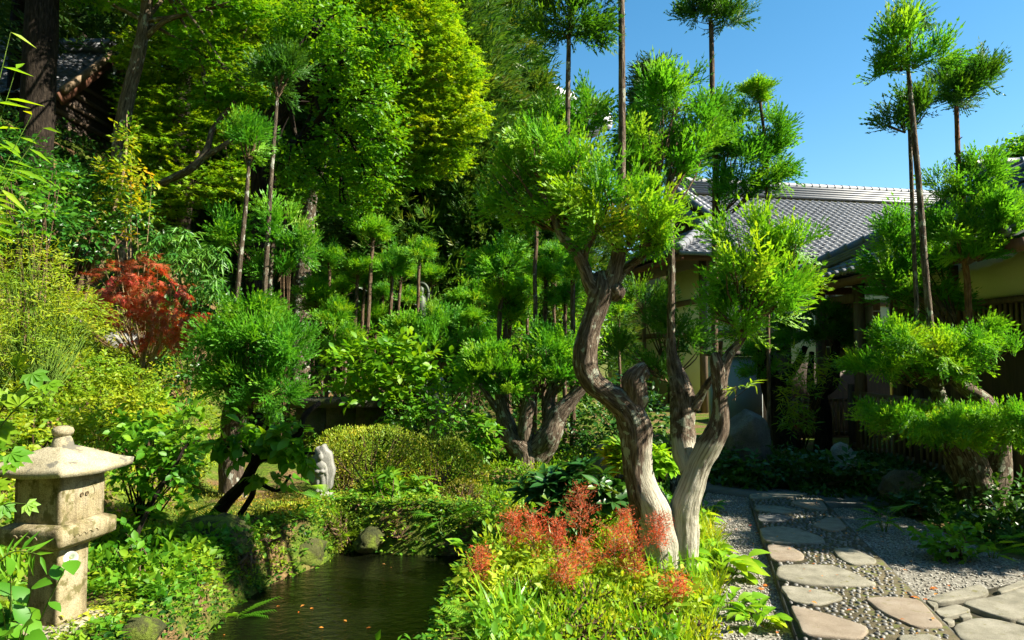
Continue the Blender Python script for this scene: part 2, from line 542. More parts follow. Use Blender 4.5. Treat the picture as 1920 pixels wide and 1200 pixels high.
M['rock_pale'] = stone_mat('pale_rock', [(0.25, 0.25, 0.23), (0.42, 0.41, 0.38), (0.6, 0.58, 0.54)], 0.9, 0.3, ((0.1, 0.12, 0.05), 0.66), 0.9, 0.8, 0.02)
M['rock_moss'] = stone_mat('mossy_rock', [(0.05, 0.06, 0.025), (0.10, 0.11, 0.03), (0.18, 0.17, 0.07)], 1.2, 0.4, ((0.12, 0.16, 0.02), 0.48), 0.95, 0.9, 0.03)
M['wall_stone'] = stone_mat('old_wall_stone', [(0.06, 0.06, 0.045), (0.11, 0.11, 0.08), (0.18, 0.17, 0.13)], 1.2, 0.4, ((0.06, 0.09, 0.02), 0.55), 0.95, 0.8, 0.02)
M['flag_grey'] = stone_mat('grey_flagstone', [(0.22, 0.205, 0.15), (0.33, 0.305, 0.225), (0.43, 0.40, 0.31)], 3.0, 0.4, ((0.14, 0.13, 0.055), 0.60), 0.85, 0.5, 0.008)
M['flag_pink'] = stone_mat('pink_flagstone', [(0.28, 0.22, 0.155), (0.36, 0.29, 0.21), (0.41, 0.345, 0.265)], 3.0, 0.35, ((0.16, 0.14, 0.07), 0.60), 0.85, 0.5, 0.008)
M['flag_dark'] = stone_mat('slate_flagstone', [(0.14, 0.14, 0.13), (0.2, 0.2, 0.185), (0.27, 0.26, 0.24)], 1.2, 0.3, None, 0.85, 0.5, 0.008)
M['mortar'] = stone_mat('pebble_mortar', [(0.09, 0.08, 0.045), (0.15, 0.125, 0.07), (0.22, 0.18, 0.10)], 4, 0.5, ((0.09, 0.10, 0.025), 0.53), 0.95, 0.8, 0.01)
M['edge_shade'] = stone_mat('edge_shade_dark', [(0.09, 0.09, 0.075), (0.14, 0.135, 0.11), (0.2, 0.19, 0.16)], 4, 0.4, ((0.08, 0.1, 0.03), 0.6))
M['plaster'] = stone_mat('yellow_plaster', [(1.14, 1.06, 0.56), (1.18, 1.1, 0.6), (1.22, 1.14, 0.64)], 0.7, 0.06, None, 0.9, 0.15, 0.003)
M['white_plaster'] = stone_mat('white_plaster', [(0.50, 0.56, 0.52), (0.55, 0.61, 0.57), (0.6, 0.66, 0.62)], 0.7, 0.05, None, 0.9, 0.15, 0.003)
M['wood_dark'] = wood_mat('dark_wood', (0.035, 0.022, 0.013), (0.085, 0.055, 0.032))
M['wood_mid'] = wood_mat('weathered_wood', (0.09, 0.06, 0.035), (0.19, 0.13, 0.08))
M['wood_red'] = wood_mat('red_brown_wood', (0.12, 0.045, 0.022), (0.2, 0.085, 0.045))
M['wood_grey'] = wood_mat('grey_weathered_wood', (0.16, 0.17, 0.16), (0.28, 0.29, 0.27))
M['slat'] = wood_mat('slat_wood', (0.16, 0.11, 0.06), (0.3, 0.21, 0.12))

def tile_mat(name, c0, c1, rough):
    m, nt, b, out = nodes(name)
    oi = nt.nodes.new('ShaderNodeObjectInfo')
    v = coords(nt)
    n1 = noise(nt, v, 6, 4, 0.6)
    ad = nt.nodes.new('ShaderNodeMath'); ad.operation = 'MULTIPLY_ADD'
    nt.links.new(oi.outputs['Random'], ad.inputs[0]); ad.inputs[1].default_value = 0.45
    nt.links.new(n1, ad.inputs[2])
    nt.links.new(ramp(nt, ad.outputs[0], [(0.35, c0), (0.95, c1)]), b.inputs['Base Color'])
    b.inputs['Roughness'].default_value = rough
    b.inputs['Specular IOR Level'].default_value = 0.5
    bump(nt, b, noise(nt, v, 60, 4, 0.6), 0.15, 0.003)
    return m
M['tile'] = tile_mat('roof_tile', (0.085, 0.09, 0.10), (0.185, 0.19, 0.20), 0.42)
M['ridge'] = tile_mat('ridge_tile', (0.11, 0.113, 0.12), (0.20, 0.20, 0.205), 0.5)

# water
m, nt, b, out = nodes('pond_water')
b.inputs['Base Color'].default_value = (0.004, 0.005, 0.002, 1)
b.inputs['Roughness'].default_value = 0.04
b.inputs['IOR'].default_value = 1.33
b.inputs['Specular IOR Level'].default_value = 0.6
v = coords(nt, (1, 1.6, 1))
n1 = noise(nt, v, 10, 4, 0.6)
bump(nt, b, n1, 0.45, 0.03)
M['water'] = m

# soil, moss and leaf litter
m, nt, b, out = nodes('garden_soil')
v = coords(nt)
n1 = noise(nt, v, 1.6, 6, 0.6)
n2 = noise(nt, v, 26, 5, 0.7)
soil = ramp(nt, n2, [(0.3, (0.05, 0.035, 0.018)), (0.5, (0.14, 0.09, 0.04)), (0.7, (0.26, 0.17, 0.08))])
moss = ramp(nt, n2, [(0.3, (0.03, 0.055, 0.01)), (0.6, (0.10, 0.15, 0.015)), (0.8, (0.18, 0.21, 0.03))])
f = ramp(nt, n1, [(0.42, (0, 0, 0)), (0.52, (1, 1, 1))])
nt.links.new(mixc(nt, f, soil, moss), b.inputs['Base Color'])
b.inputs['Roughness'].default_value = 0.95
b.inputs['Specular IOR Level'].default_value = 0.1
bump(nt, b, n2, 0.8, 0.03)
M['soil'] = m

# gravel bed
m, nt, b, out = nodes('gravel_bed')
v = coords(nt)
vo = nt.nodes.new('ShaderNodeTexVoronoi')
vo.inputs['Scale'].default_value = 70
nt.links.new(v, vo.inputs['Vector'])
c1 = ramp(nt, vo.outputs['Color'], [(0.1, (0.13, 0.12, 0.095)), (0.5, (0.24, 0.225, 0.18)), (0.9, (0.36, 0.34, 0.29))])
c2 = ramp(nt, vo.outputs['Distance'], [(0.3, (1, 1, 1)), (0.75, (0.3, 0.28, 0.25))])
nt.links.new(mixc(nt, 1.0, c1, c2, 'MULTIPLY'), b.inputs['Base Color'])
b.inputs['Roughness'].default_value = 0.9
bump(nt, b, vo.outputs['Distance'], -0.9, 0.012)
M['gravel_bed'] = m

def pebble_mat(name, stops):
    m, nt, b, out = nodes(name)
    ge = nt.nodes.new('ShaderNodeNewGeometry')
    oi = nt.nodes.new('ShaderNodeObjectInfo')
    ad = nt.nodes.new('ShaderNodeMath'); ad.operation = 'ADD'
    nt.links.new(ge.outputs['Random Per Island'], ad.inputs[0])
    nt.links.new(oi.outputs['Random'], ad.inputs[1])
    fr = nt.nodes.new('ShaderNodeMath'); fr.operation = 'FRACT'
    nt.links.new(ad.outputs[0], fr.inputs[0])
    nt.links.new(ramp(nt, fr.outputs[0], stops), b.inputs['Base Color'])
    b.inputs['Roughness'].default_value = 0.55
    return m
M['pebble'] = pebble_mat('path_pebble', [(0.0, (0.07, 0.068, 0.06)), (0.5, (0.12, 0.115, 0.10)), (0.85, (0.20, 0.185, 0.15)), (1.0, (0.11, 0.095, 0.075))])
M['gravel'] = pebble_mat('gravel_chip', [(0.0, (0.17, 0.155, 0.12)), (0.4, (0.28, 0.26, 0.21)), (0.75, (0.38, 0.365, 0.32)), (1.0, (0.22, 0.18, 0.12))])
m, nt, b, out = nodes('cloud_white')
b.inputs['Base Color'].default_value = (0.9, 0.9, 0.92, 1)
b.inputs['Roughness'].default_value = 1.0
M['cloud'] = m
m, nt, b, out = nodes('bronze')
b.inputs['Base Color'].default_value = (0.07, 0.085, 0.06, 1)
b.inputs['Metallic'].default_value = 0.5
b.inputs['Roughness'].default_value = 0.6
bump(nt, b, noise(nt, coords(nt), 40, 4), 0.3, 0.004)
M['bronze'] = m
m, nt, b, out = nodes('wire')
b.inputs['Base Color'].default_value = (0.5, 0.5, 0.48, 1)
b.inputs['Roughness'].default_value = 0.5
M['wire'] = m

# ------------------------------------------------------------------ foliage builders
def nrm(v):
    return v / (np.linalg.norm(v, axis=-1, keepdims=True) + 1e-9)

def spray_template(rng, L=1.0, n=9, sl=0.5, nd=4, nl=0.085, w=0.02, planar=0.55):
    """one cedar spray, length about 1 along +Y, made of upcurved cord-like shoots set with needles"""
    V, T = [], []
    def tri(a, b, c):
        k = len(V)
        V.extend([a, b, c]); T.append((k, k + 1, k + 2))
    bend = rng.normal(0, 0.12, 2)
    def axis(s):
        return np.array([bend[0] * s * s, s * 0.72, bend[1] * s * s])
    a0, a1, a2 = axis(0), axis(0.5), axis(1.0)
    ww = np.array([0.016, 0, 0.006])
    tri(a0 - ww, a0 + ww, a1); tri(a1 - ww * 0.7, a1 + ww * 0.7, a2)
    for i in range(n):
        s = 0.18 + 0.82 * i / (n - 1)
        p0 = axis(s)
        side = 1 if i % 2 else -1
        ph = side * math.pi / 2 + rng.normal(0, planar)
        th = R(rng.uniform(28, 52)) * (0.25 if i == n - 1 else 1)
        d = np.array([math.sin(th) * math.sin(ph), math.cos(th), math.sin(th) * math.cos(ph)])
        l = sl * rng.uniform(0.75, 1.15) * (1.05 - 0.4 * s)
        up = np.array([0, 0.30, 0.10])
        def c(t):
            return p0 + d * l * t + up * l * t * t
        pr = np.cross(d, [0.3, 0.2, 1.0]); pr /= np.linalg.norm(pr)
        qr = np.cross(d, pr)
        if nd > 0:
            tri(p0 - pr * w, p0 + pr * w, c(1.0))
        if nd <= 1:
            m_ = c(0.55)
            k = nl * 0.62
            if nd == 0:
                tri(c(0.05), m_ + pr * k, c(1.08)); tri(c(0.05), m_ - qr * k, c(1.05))
                continue
            tri(c(0.1), m_ + pr * k, c(1.08)); tri(c(0.1), m_ - pr * k, c(1.08))
            tri(c(0.15), m_ + qr * k, c(1.05))
            continue
        a = rng.uniform(0, 6)
        for q in range(nd):
            t = (q + 0.35) / nd
            ct = c(t)
            tn = d + 2 * up * t; tn = tn / np.linalg.norm(tn)
            a += 2.4
            for sg in (1, -1):
                e = (pr * math.cos(a) + qr * math.sin(a)) * sg
                f_ = nl * rng.uniform(0.85, 1.2)
                tri(ct, ct + tn * f_ * 0.62, ct + e * f_ * 0.62 + tn * f_ * 0.95)
        tri(c(0.92) - pr * w * 1.6, c(0.92) + pr * w * 1.6, c(1.16))
    V = np.array(V)
    return V, np.array(T)

_r = np.random.default_rng(11)
SPRAY_NEAR = [spray_template(_r, n=9, nd=3, nl=0.095, w=0.026) for _ in range(6)]
SPRAY_MID = [spray_template(_r, n=8, nd=2, nl=0.12, w=0.034) for _ in range(5)]
SPRAY_FAR = [spray_template(_r, n=7, nd=1, nl=0.10) for _ in range(5)]
SPRAY_TINY = [spray_template(_r, n=5, nd=0, nl=0.13) for _ in range(5)]

# leaves: base at the origin, tip along +Y, upper side +Z, length 1
def poly_leaf(halfs, fold=0.12, droop=0.15):
    n = len(halfs)
    V = [(0, 0, 0)]
    for k, hw in enumerate(halfs):
        y = (k + 1) / (n + 1)
        z = -droop * y * y
        V += [(0, y, z), (-hw, y - 0.02, z + fold * hw * 2), (hw, y - 0.02, z + fold * hw * 2)]
    V.append((0, 1, -droop))
    T = [(0, 1, 2), (0, 3, 1)]
    for k in range(n - 1):
        a = 1 + 3 * k; b_ = a + 3
        T += [(a, b_, b_ + 1), (a, b_ + 1, a + 1), (a, a + 2, b_ + 2), (a, b_ + 2, b_)]
    a = 1 + 3 * (n - 1); t = len(V) - 1
    T += [(a, t, a + 1), (a, a + 2, t)]
    return np.array(V, float), np.array(T)

LEAF = {
    'diamond': (np.array([(0, 0, 0), (-0.24, 0.45, 0.06), (0, 1, -0.08), (0.24, 0.45, 0.06)], float), np.array([(0, 2, 1), (0, 3, 2)])),
    'oval2': poly_leaf([0.27], 0.15, 0.12),
    'oval3': poly_leaf([0.24, 0.27], 0.15, 0.15),
    'oval': poly_leaf([0.24, 0.33, 0.22], 0.12, 0.2),
    'lance': (np.array([(0, 0, 0), (-0.10, 0.35, 0.02), (0, 1, -0.15), (0.10, 0.35, 0.02)], float), np.array([(0, 2, 1), (0, 3, 2)])),
    'rhodo': poly_leaf([0.11, 0.16, 0.13], 0.2, 0.12),
    'hosta': poly_leaf([0.17, 0.26, 0.20], 0.25, 0.35),
}
def star(angles, lens, wid):
    V, T = [], []
    for a, l in zip(angles, lens):
        d = np.array([math.sin(a), math.cos(a), 0]); p = np.array([d[1], -d[0], 0])
        k = len(V)
        V += [np.zeros(3), d * l * 0.45 + p * wid * l + np.array([0, 0, 0.05]), d * l + np.array([0, 0, -0.1 * l]), d * l * 0.45 - p * wid * l + np.array([0, 0, 0.05])]
        T += [(k, k + 1, k + 2), (k, k + 2, k + 3)]
    return np.array(V), np.array(T)
def star3(angles, lens, wid):
    V, T = [], []
    for a, l in zip(angles, lens):
        d = np.array([math.sin(a), math.cos(a), 0]); p = np.array([d[1], -d[0], 0])
        k = len(V)
        V += [-p * wid * l - d * 0.06, p * wid * l - d * 0.06, d * l + np.array([0, 0, -0.12 * l])]
        T += [(k, k + 1, k + 2)]
    return np.array(V), np.array(T)
LEAF['maple3'] = star3([-0.85, 0, 0.85], [0.8, 1.0, 0.8], 0.24)
LEAF['maple5'] = star([-1.5, -0.75, 0, 0.75, 1.5], [0.65, 0.9, 1.0, 0.9, 0.65], 0.17)
LEAF['vine'] = star([-1.25, -0.62, 0, 0.62, 1.25], [0.72, 0.9, 1.0, 0.9, 0.72], 0.27)
LEAF['lace'] = star3([-1.1, -0.65, -0.25, 0.15, 0.55, 1.0], [0.75, 0.9, 1.0, 1.0, 0.9, 0.75], 0.055)
# fern frond
_V, _T = [], []
for k in range(15):
    y = 0.12 + 0.86 * k / 14
    l = 0.30 * math.sin(math.pi * min(1, 0.2 + 0.8 * (1 - k / 15)) ) ** 0.7 + 0.02
    z = -0.35 * y * y
    for s in (-1, 1):
        n_ = len(_V)
        _V += [(0, y - 0.014, z), (0, y + 0.014, z), (s * l, y + 0.08, z - 0.06)]
        _T.append((n_, n_ + 1, n_ + 2) if s < 0 else (n_ + 1, n_, n_ + 2))
n_ = len(_V)
_V += [(-0.008, 0, 0), (0.008, 0, 0), (0, 0.55, -0.1), (0, 1, -0.35)]
_T += [(n_, n_ + 1, n_ + 2), (n_, n_ + 2, n_ + 3)]
LEAF['fern'] = (np.array(_V, float), np.array(_T))
# arching grass blade
_V = []
for k, (y, z, w_) in enumerate([(0, 0, 0.022), (0.35, 0.02, 0.03), (0.7, -0.06, 0.022)]):
    _V += [(-w_, y, z), (w_, y, z)]
_V.append((0, 1, -0.2))
LEAF['blade'] = (np.array(_V, float), np.array([(0, 1, 3), (0, 3, 2), (2, 3, 5), (2, 5, 4), (4, 5, 6)]))
LEAF['bit'] = (np.array([(-0.12, 0, 0), (0.12, 0, 0), (0, 1, 0)], float), np.array([(0, 1, 2)]))

def place(g, tmpl, P, A, N, S, var):
    """tmpl: one template or a list; P positions, A axes, N up-sides, S lengths, var 0..1"""
    if isinstance(tmpl, list):
        k = np.arange(len(P)) % len(tmpl)
        for i, t in enumerate(tmpl):
            m_ = k == i
            if m_.any():
                place(g, t, P[m_], A[m_], N[m_], S[m_], var[m_])
        return
    V, T = tmpl
    A = nrm(A)
    X = nrm(np.cross(A, N))
    Z = np.cross(X, A)
    n, mv = len(P), len(V)
    out = P[:, None, :] + S[:, None, None] * (V[None, :, 0:1] * X[:, None, :] + V[None, :, 1:2] * A[:, None, :] + V[None, :, 2:3] * Z[:, None, :])
    f = (np.arange(n)[:, None, None] * mv + T[None]).reshape(-1, 3)
    g.add(out.reshape(-1, 3), f, var=np.repeat(np.clip(var, 0.01, 0.99), mv))

def ell_points(rng, n, lo=0.35, flat_bottom=0.0):
    """points in the unit ball, more of them near the skin; returns points and outward directions"""
    u = nrm(rng.normal(size=(n, 3)))
    if flat_bottom > 0:
        u[:, 2] = np.where(u[:, 2] < -flat_bottom, -flat_bottom * rng.uniform(0, 1, n), u[:, 2])
        u = nrm(u)
    r = lo + (1 - lo) * rng.uniform(0, 1, n) ** 0.6
    return u * r[:, None], u

def B(px, py, rx, ry, d, dep=None):
    c = W(px, py, d)
    k = d / F
    return np.array(c), np.array([rx * k, (dep if dep else 0.85 * (rx + ry) / 2 * k), ry * k])

def sugi(g, rng, blobs, dens=1.0, size=0.22, tm=SPRAY_NEAR, upb=0.65, lo=0.3, flat_bottom=0.55):
    """cedar foliage: brush-like tufts of sprays set over every blob, pointing out and up"""
    for c, r in blobs:
        area = 4 * math.pi * ((r[0] * r[1]) ** 1.6 / 3 + (r[0] * r[2]) ** 1.6 / 3 + (r[1] * r[2]) ** 1.6 / 3) ** (1 / 1.6)
        nt_ = max(4, int(dens * 0.80 * area / (size * size)))
        p, u = ell_points(rng, nt_, 0.55, flat_bottom)
        p = p * rng.uniform(0.72, 1.22, (nt_, 1))
        out = nrm(p / (r / r.max()))
        ax = nrm(out * 0.8 + np.array([0, 0, upb]) + rng.normal(0, 0.24, (nt_, 3)))
        tip = c + p * r
        tv = rng.normal(0.45, 0.2, nt_)
        per = 6
        for k in range(per):
            A = nrm(ax + rng.normal(0, 0.32, (nt_, 3)))
            s = size * rng.uniform(0.75, 1.3, nt_)
            P = tip - ax * (size * 0.75) + A * (size * rng.uniform(0.0, 0.30, (nt_, 1)))
            N = nrm(out + rng.normal(0, 0.8, (nt_, 3)))
            place(g, tm, P, A, N, s, np.clip(tv + rng.normal(0, 0.12, nt_), 0, 1))
        n = max(6, int(nt_ * 1.2))
        p, u = ell_points(rng, n, 0.1, 0.7)
        A = nrm(u * 0.7 + np.array([0, 0, upb]) + rng.normal(0, 0.35, (n, 3)))
        place(g, tm, c + p * r * 0.75 - A * size * 0.4, A, nrm(rng.normal(size=(n, 3))), size * rng.uniform(0.7, 1.2, n), np.clip(rng.normal(0.3, 0.2, n), 0, 1))

def twigs_to(g, rng, base, blobs, per=6, r0=0.012, sides=5):
    for c, r in blobs:
        p, u = ell_points(rng, per, 0.4, 0.5)
        for q in p:
            e = c + q * r * 0.85
            mid = (np.array(base) * 0.45 + e * 0.55) + rng.normal(0, 0.05, 3) * np.linalg.norm(e - np.array(base))
            tube(g, [base, mid, e], [r0, r0 * 0.7, r0 * 0.3], 6, sides, 0, 1, cap=False)

def leaves(g, rng, blobs, n_tw, per, size, leaf, tl=0.2, layered=0.0, lo=0.45, up=0.6, flat_bottom=0.9, droop=0.0, spread=0.5, var0=0.5):
    """leafy twigs through blobs. n_tw twigs per blob of mean radius 1 m (scaled by area)"""
    tm = LEAF[leaf] if isinstance(leaf, str) else leaf
    for c, r in blobs:
        n = max(6, int(n_tw * (r[0] * r[1] + r[0] * r[2] + r[1] * r[2]) / 3))
        p, u = ell_points(rng, n, lo, flat_bottom)
        p = p * (0.66 + 0.62 * fbm(u * 1.9 + c, 17, 3))[:, None]
        P = c + p * r
        if layered > 0:
            P[:, 2] = np.round(P[:, 2] / layered + fbm(P * 1.2, 3, 2)) * layered + rng.normal(0, layered * 0.14, n)
        out = nrm(p * r)
        T = nrm(out * (1, 1, 1 - 0.8 * (layered > 0)) + rng.normal(0, spread, (n, 3)) + np.array([0, 0, -droop]))
        if layered > 0:
            T[:, 2] *= 0.3
            T = nrm(T)
        cl = fbm(P / max(0.25, r.mean() * 0.4), int(rng.integers(1000)), 2)
        vb = np.clip(rng.normal(var0, 0.16, n) + (cl - 0.5) * 1.0, 0, 1)
        l = tl * rng.uniform(0.6, 1.2, n)
        for k in range(per):
            t = (k + 0.7) / per - 0.35
            Q = P + T * (l * t)[:, None]
            side = nrm(np.cross(T, np.array([0, 0, 1.0]) + rng.normal(0, 0.15, (n, 3)))) * (1 if k % 2 else -1)
            if k == per - 1:
                side = side * 0.1
            A = nrm(T * 0.65 + side * 0.85 + rng.normal(0, 0.22, (n, 3)) + np.array([0, 0, -droop * 0.7]))
            N = nrm(np.array([0, 0, up]) + out * 0.45 + rng.normal(0, 0.38, (n, 3)))
            place(g, tm, Q, A, N, size * rng.uniform(0.7, 1.2, n), np.clip(vb + rng.normal(0, 0.12, n), 0, 1))

def carpet(g, rng, pts, size, leaf, hmax, up=1.0, lean=0.6, mod=None):
    """leaves standing over ground points (n,2)"""
    tm = LEAF[leaf] if isinstance(leaf, str) else leaf
    n = len(pts)
    z = Hn(pts[:, 0], pts[:, 1])
    hh = hmax * rng.uniform(0, 1, n)
    if mod is not None:
        hh = hh * mod
    P = np.stack([pts[:, 0], pts[:, 1], z + hh], -1)
    A = nrm(np.stack([rng.normal(0, 1, n) * lean, rng.normal(0, 1, n) * lean, rng.uniform(0.0, up, n)], -1))
    N = nrm(np.array([0, 0, 1.0]) + rng.normal(0, 0.5, (n, 3)))
    cl = fbm(P * np.array([3.5, 3.5, 2]), 31, 3)
    var = np.clip(rng.normal(0.45, 0.18, n) + (cl - 0.5) * 1.5, 0, 1)
    place(g, tm, P, A, N, size * rng.uniform(0.6, 1.3, n), var)

def rpoly(rng, n, poly):
    poly = np.array(poly, float)
    lo, hi = poly.min(0), poly.max(0)
    out = []
    tot = 0
    while tot < n:
        p = rng.uniform(lo, hi, (n * 2, 2))
        m_ = poly_sd(p[:, 0], p[:, 1], [tuple(q) for q in poly]) < 0
        out.append(p[m_]); tot += m_.sum()
    return np.concatenate(out)[:n]

def rock_geo(g, c, s, seed=1, sub=3, rough=0.35, flat_=0.0, rz=0.0):
    V, f = ICO[sub]
    V = V.copy()
    n = fbm(V * 1.3 + seed * 7.1, seed, 4) - 0.5
    n2 = np.abs(fbm(V * 2.6 + seed * 3.3, seed + 5, 3) - 0.5)
    V = V * (1 + rough * 2 * n - rough * n2 * 1.2)[:, None]
    # a few planar cuts give the stone facets
    rg = np.random.default_rng(seed)
    for _ in range(9):
        d = nrm(rg.normal(size=3))
        h = rg.uniform(0.62, 0.9)
        k = V @ d
        V = np.where((k > h)[:, None], V - (k - h)[:, None] * d * 0.85, V)
    V = V * np.array(s)
    ca, sa = math.cos(rz), math.sin(rz)
    V = V @ np.array([[ca, sa, 0], [-sa, ca, 0], [0, 0, 1]])
    g.add(V + np.array(c), f)

def copy_part(src, name, parent, loc, scale, rz):
    o = bpy.data.objects.new(name, src)
    C.objects.link(o)
    o.parent = parent
    o.location = loc
    o.scale = scale
    o.rotation_euler = (0, 0, rz)
    return o

# ------------------------------------------------------------------ the setting
def ground_grid():
    def axis(lo, a0, a1, hi, st):
        v = list(np.arange(a0, a1 + st / 2, st))
        d = st
        while v[-1] < hi:
            d *= 1.11; v.append(v[-1] + d)
        d = st
        while v[0] > lo:
            d *= 1.11; v.insert(0, v[0] - d)
        return np.array(v)
    xs = axis(-260, -4.2, 2.2, 260, 0.085)
    ys = axis(-200, 3.0, 8.8, 420, 0.085)
    X, Y = np.meshgrid(xs, ys, indexing='ij')
    Z = Hn(X.ravel(), Y.ravel())
    V = np.stack([X.ravel(), Y.ravel(), Z], -1)
    n, m_ = X.shape
    i = np.arange(n - 1)[:, None] * m_
    j = np.arange(m_ - 1)[None, :]
    Q = np.stack([i + j, i + m_ + j, i + m_ + j + 1, i + j + 1], -1).reshape(-1, 4)
    return Geo().add(V, Q)
gr = part('ground', ground_grid(), M['soil'], smooth=True)
tag(gr, 'mossy brown garden soil and hillside beneath the planting', kind='structure')
pw = np.array(POND)
pc = pw.mean(0)
g = Geo()
V = np.array([(pc[0] + (x - pc[0]) * 1.25, pc[1] + (y - pc[1]) * 1.15, WATER_Z) for x, y in POND])
g.add(np.vstack([V, [(pc[0], pc[1], WATER_Z)]]), np.array([(k, len(V), (k + 1) % len(V))[::-1] for k in range(len(V))]))
wo = part('pond_water', g, M['water'])
tag(wo, 'dark still water of the small garden pond', kind='structure')

# stone path: pixels of the photograph's path traced on the flat ground
def fp(cx, cy, z=0.0):
    return flat(1300 + cx / 3.097, 860 + cy / 3.097, z)
rngp = np.random.default_rng(5)
PL = [fp(322, 240), fp(590, 1053)]
PR = [fp(770, 300), fp(1480, 1053)]
def ext(a, b, y):
    t = (y - a.y) / (b.y - a.y)
    return a + (b - a) * t
y_near, y_far = 2.4, 7.5
path_poly = [ext(PL[0], PL[1], y_far), ext(PL[0], PL[1], y_near), ext(PR[0], PR[1], y_near), ext(PR[0], PR[1], y_far)]
def sheet(poly, z, thick=0.0):
    g = Geo()
    n = len(poly)
    V = [(p[0], p[1], z) for p in poly]
    fs = [np.array([list(range(n))])]
    if thick > 0:
        V += [(p[0], p[1], z - thick) for p in poly]
        fs.append(np.array([(i, i + n, (i + 1) % n + n, (i + 1) % n) for i in range(n)]))
    g.add(np.array(V), fs)
    return g
def ccw(poly):
    a = sum(poly[i][0] * poly[(i + 1) % len(poly)][1] - poly[(i + 1) % len(poly)][0] * poly[i][1] for i in range(len(poly)))
    return poly if a > 0 else poly[::-1]
gravel_left = ccw([(0.45, 2.0), (1.28, 2.0), (1.62, 3.8), (2.62, 7.5), (3.2, 8.0), (2.3, 8.1), (1.85, 6.9), (1.45, 5.2), (0.98, 4.0)])
gravel_right = ccw([(1.75, 2.2), (4.6, 2.2), (4.6, 4.6), (3.9, 5.4), (3.85, 6.4), (3.9, 7.3), (3.2, 7.3), (2.6, 5.2)])
for nm, pl in (('gravel_strip', gravel_left), ('gravel_strip', gravel_right)):
    o = part(nm, sheet(pl, 0.012), M['gravel_bed'])
    tag(o, 'pale gravel bed beside the stone path', kind='structure')
pth = part('path', sheet(ccw([(p.x, p.y) for p in path_poly]), 0.072, 0.08), M['mortar'])
tag(pth, 'garden path of flat stones set among dark pebbles', kind='structure')
cross = ccw([(fp(60, 130).x, fp(60, 130).y), (fp(60, 205).x, fp(60, 205).y), (fp(322, 236).x, fp(322, 236).y), (fp(770, 296).x, fp(770, 296).y), (fp(1150, 290).x, fp(1150, 290).y), (fp(1150, 225).x, fp(1150, 225).y), (fp(600, 205).x, fp(600, 205).y)])
cp = part('cross_path', sheet(cross, 0.044, 0.05), M['flag_dark'])
tag(cp, 'dark slab path crossing at the end of the garden path', kind='structure')

def smooth_poly(pts, it=2):
    for _ in range(it):
        q = []
        for i in range(len(pts)):
            a, b_ = pts[i], pts[(i + 1) % len(pts)]
            q.append((a[0] * 0.85 + b_[0] * 0.15, a[1] * 0.85 + b_[1] * 0.15))
            q.append((a[0] * 0.15 + b_[0] * 0.85, a[1] * 0.15 + b_[1] * 0.85))
        pts = q
    return pts

def slab(poly, z, th, seed):
    """a flagstone: rounded rim, slightly uneven top"""
    poly = ccw(poly)
    rg = np.random.default_rng(seed)
    P = np.array(smooth_poly(poly, 2))
    P = P + rg.normal(0, 0.0022, P.shape)
    c = P.mean(0)
    n = len(P)
    rings = [(1.0, z - th), (1.0, z - 0.012), (0.985, z - 0.002), (0.93, z), (0.6, z), (0.25, z)]
    V, fs = [], []
    for k, (s, zz) in enumerate(rings):
        q = c + (P - c) * s
        nz = (fbm(np.stack([q[:, 0] * 7, q[:, 1] * 7, np.full(n, seed)], -1), 3, 3) - 0.5) * 0.012 * (k > 2)
        V.append(np.stack([q[:, 0], q[:, 1], zz + nz], -1))
    V.append(np.array([[c[0], c[1], z]]))
    for k in range(len(rings) - 1):
        i = np.arange(n)
        fs.append(np.stack([k * n + i, k * n + (i + 1) % n, (k + 1) * n + (i + 1) % n, (k + 1) * n + i], -1))
    k = len(rings) - 1
    i = np.arange(n)
    fs.append(np.stack([k * n + i, k * n + (i + 1) % n, np.full(n, (k + 1) * n)], -1))
    g = Geo()
    g.add(np.vstack(V), fs[:-1] + [fs[-1]])
    return g
FLAGS = [
    ('flag_grey', [(505, 690), (640, 685), (800, 690), (900, 725), (1060, 800), (900, 808), (640, 800), (500, 760)]),
    ('flag_grey', [(515, 815), (600, 820), (800, 850), (865, 885), (720, 925), (600, 910), (560, 890)]),
    ('flag_pink', [(575, 935), (700, 965), (850, 1010), (1010, 1066), (960, 1130), (650, 1110), (600, 1000)]),
    ('flag_pink', [(1005, 890), (1150, 885), (1310, 900), (1400, 1010), (1450, 1055), (1290, 1060), (1100, 970)]),
    ('flag_grey', [(395, 460), (520, 450), (640, 475), (740, 515), (755, 545), (600, 550), (430, 540), (405, 500)]),
    ('flag_pink', [(430, 560), (560, 570), (640, 620), (630, 650), (460, 655)]),
    ('flag_grey', [(815, 590), (920, 580), (1060, 650), (1050, 670), (930, 680), (860, 650)]),
    ('flag_grey', [(375, 320), (500, 325), (640, 360), (480, 365), (360, 345)]),
    ('flag_pink', [(560, 300), (640, 283), (745, 290), (780, 345), (660, 335)]),
    ('flag_pink', [(690, 440), (760, 400), (840, 395), (890, 460), (800, 475)]),
    ('flag_grey', [(335, 250), (480, 242), (660, 250), (560, 268), (340, 278)]),
    ('flag_dark', [(380, 380), (520, 378), (570, 400), (480, 418), (385, 415)]),
    ('flag_grey', [(1180, 1120), (1400, 1110), (1560, 1260), (1330, 1270)]),
]
slabs = []
for k, (mt, pl) in enumerate(FLAGS):
    q = [(fp(a, b_).x, fp(a, b_).y) for a, b_ in pl]
    cx_, cy_ = sum(v[0] for v in q) / len(q), sum(v[1] for v in q) / len(q)
    q = [(cx_ + (v[0] - cx_) * 1.08, cy_ + (v[1] - cy_) * 1.08) for v in q]
    slabs.append(q)
    o = part('flagstone', slab(q, 0.086, 0.05, k + 1), M[mt], pth, smooth=False)
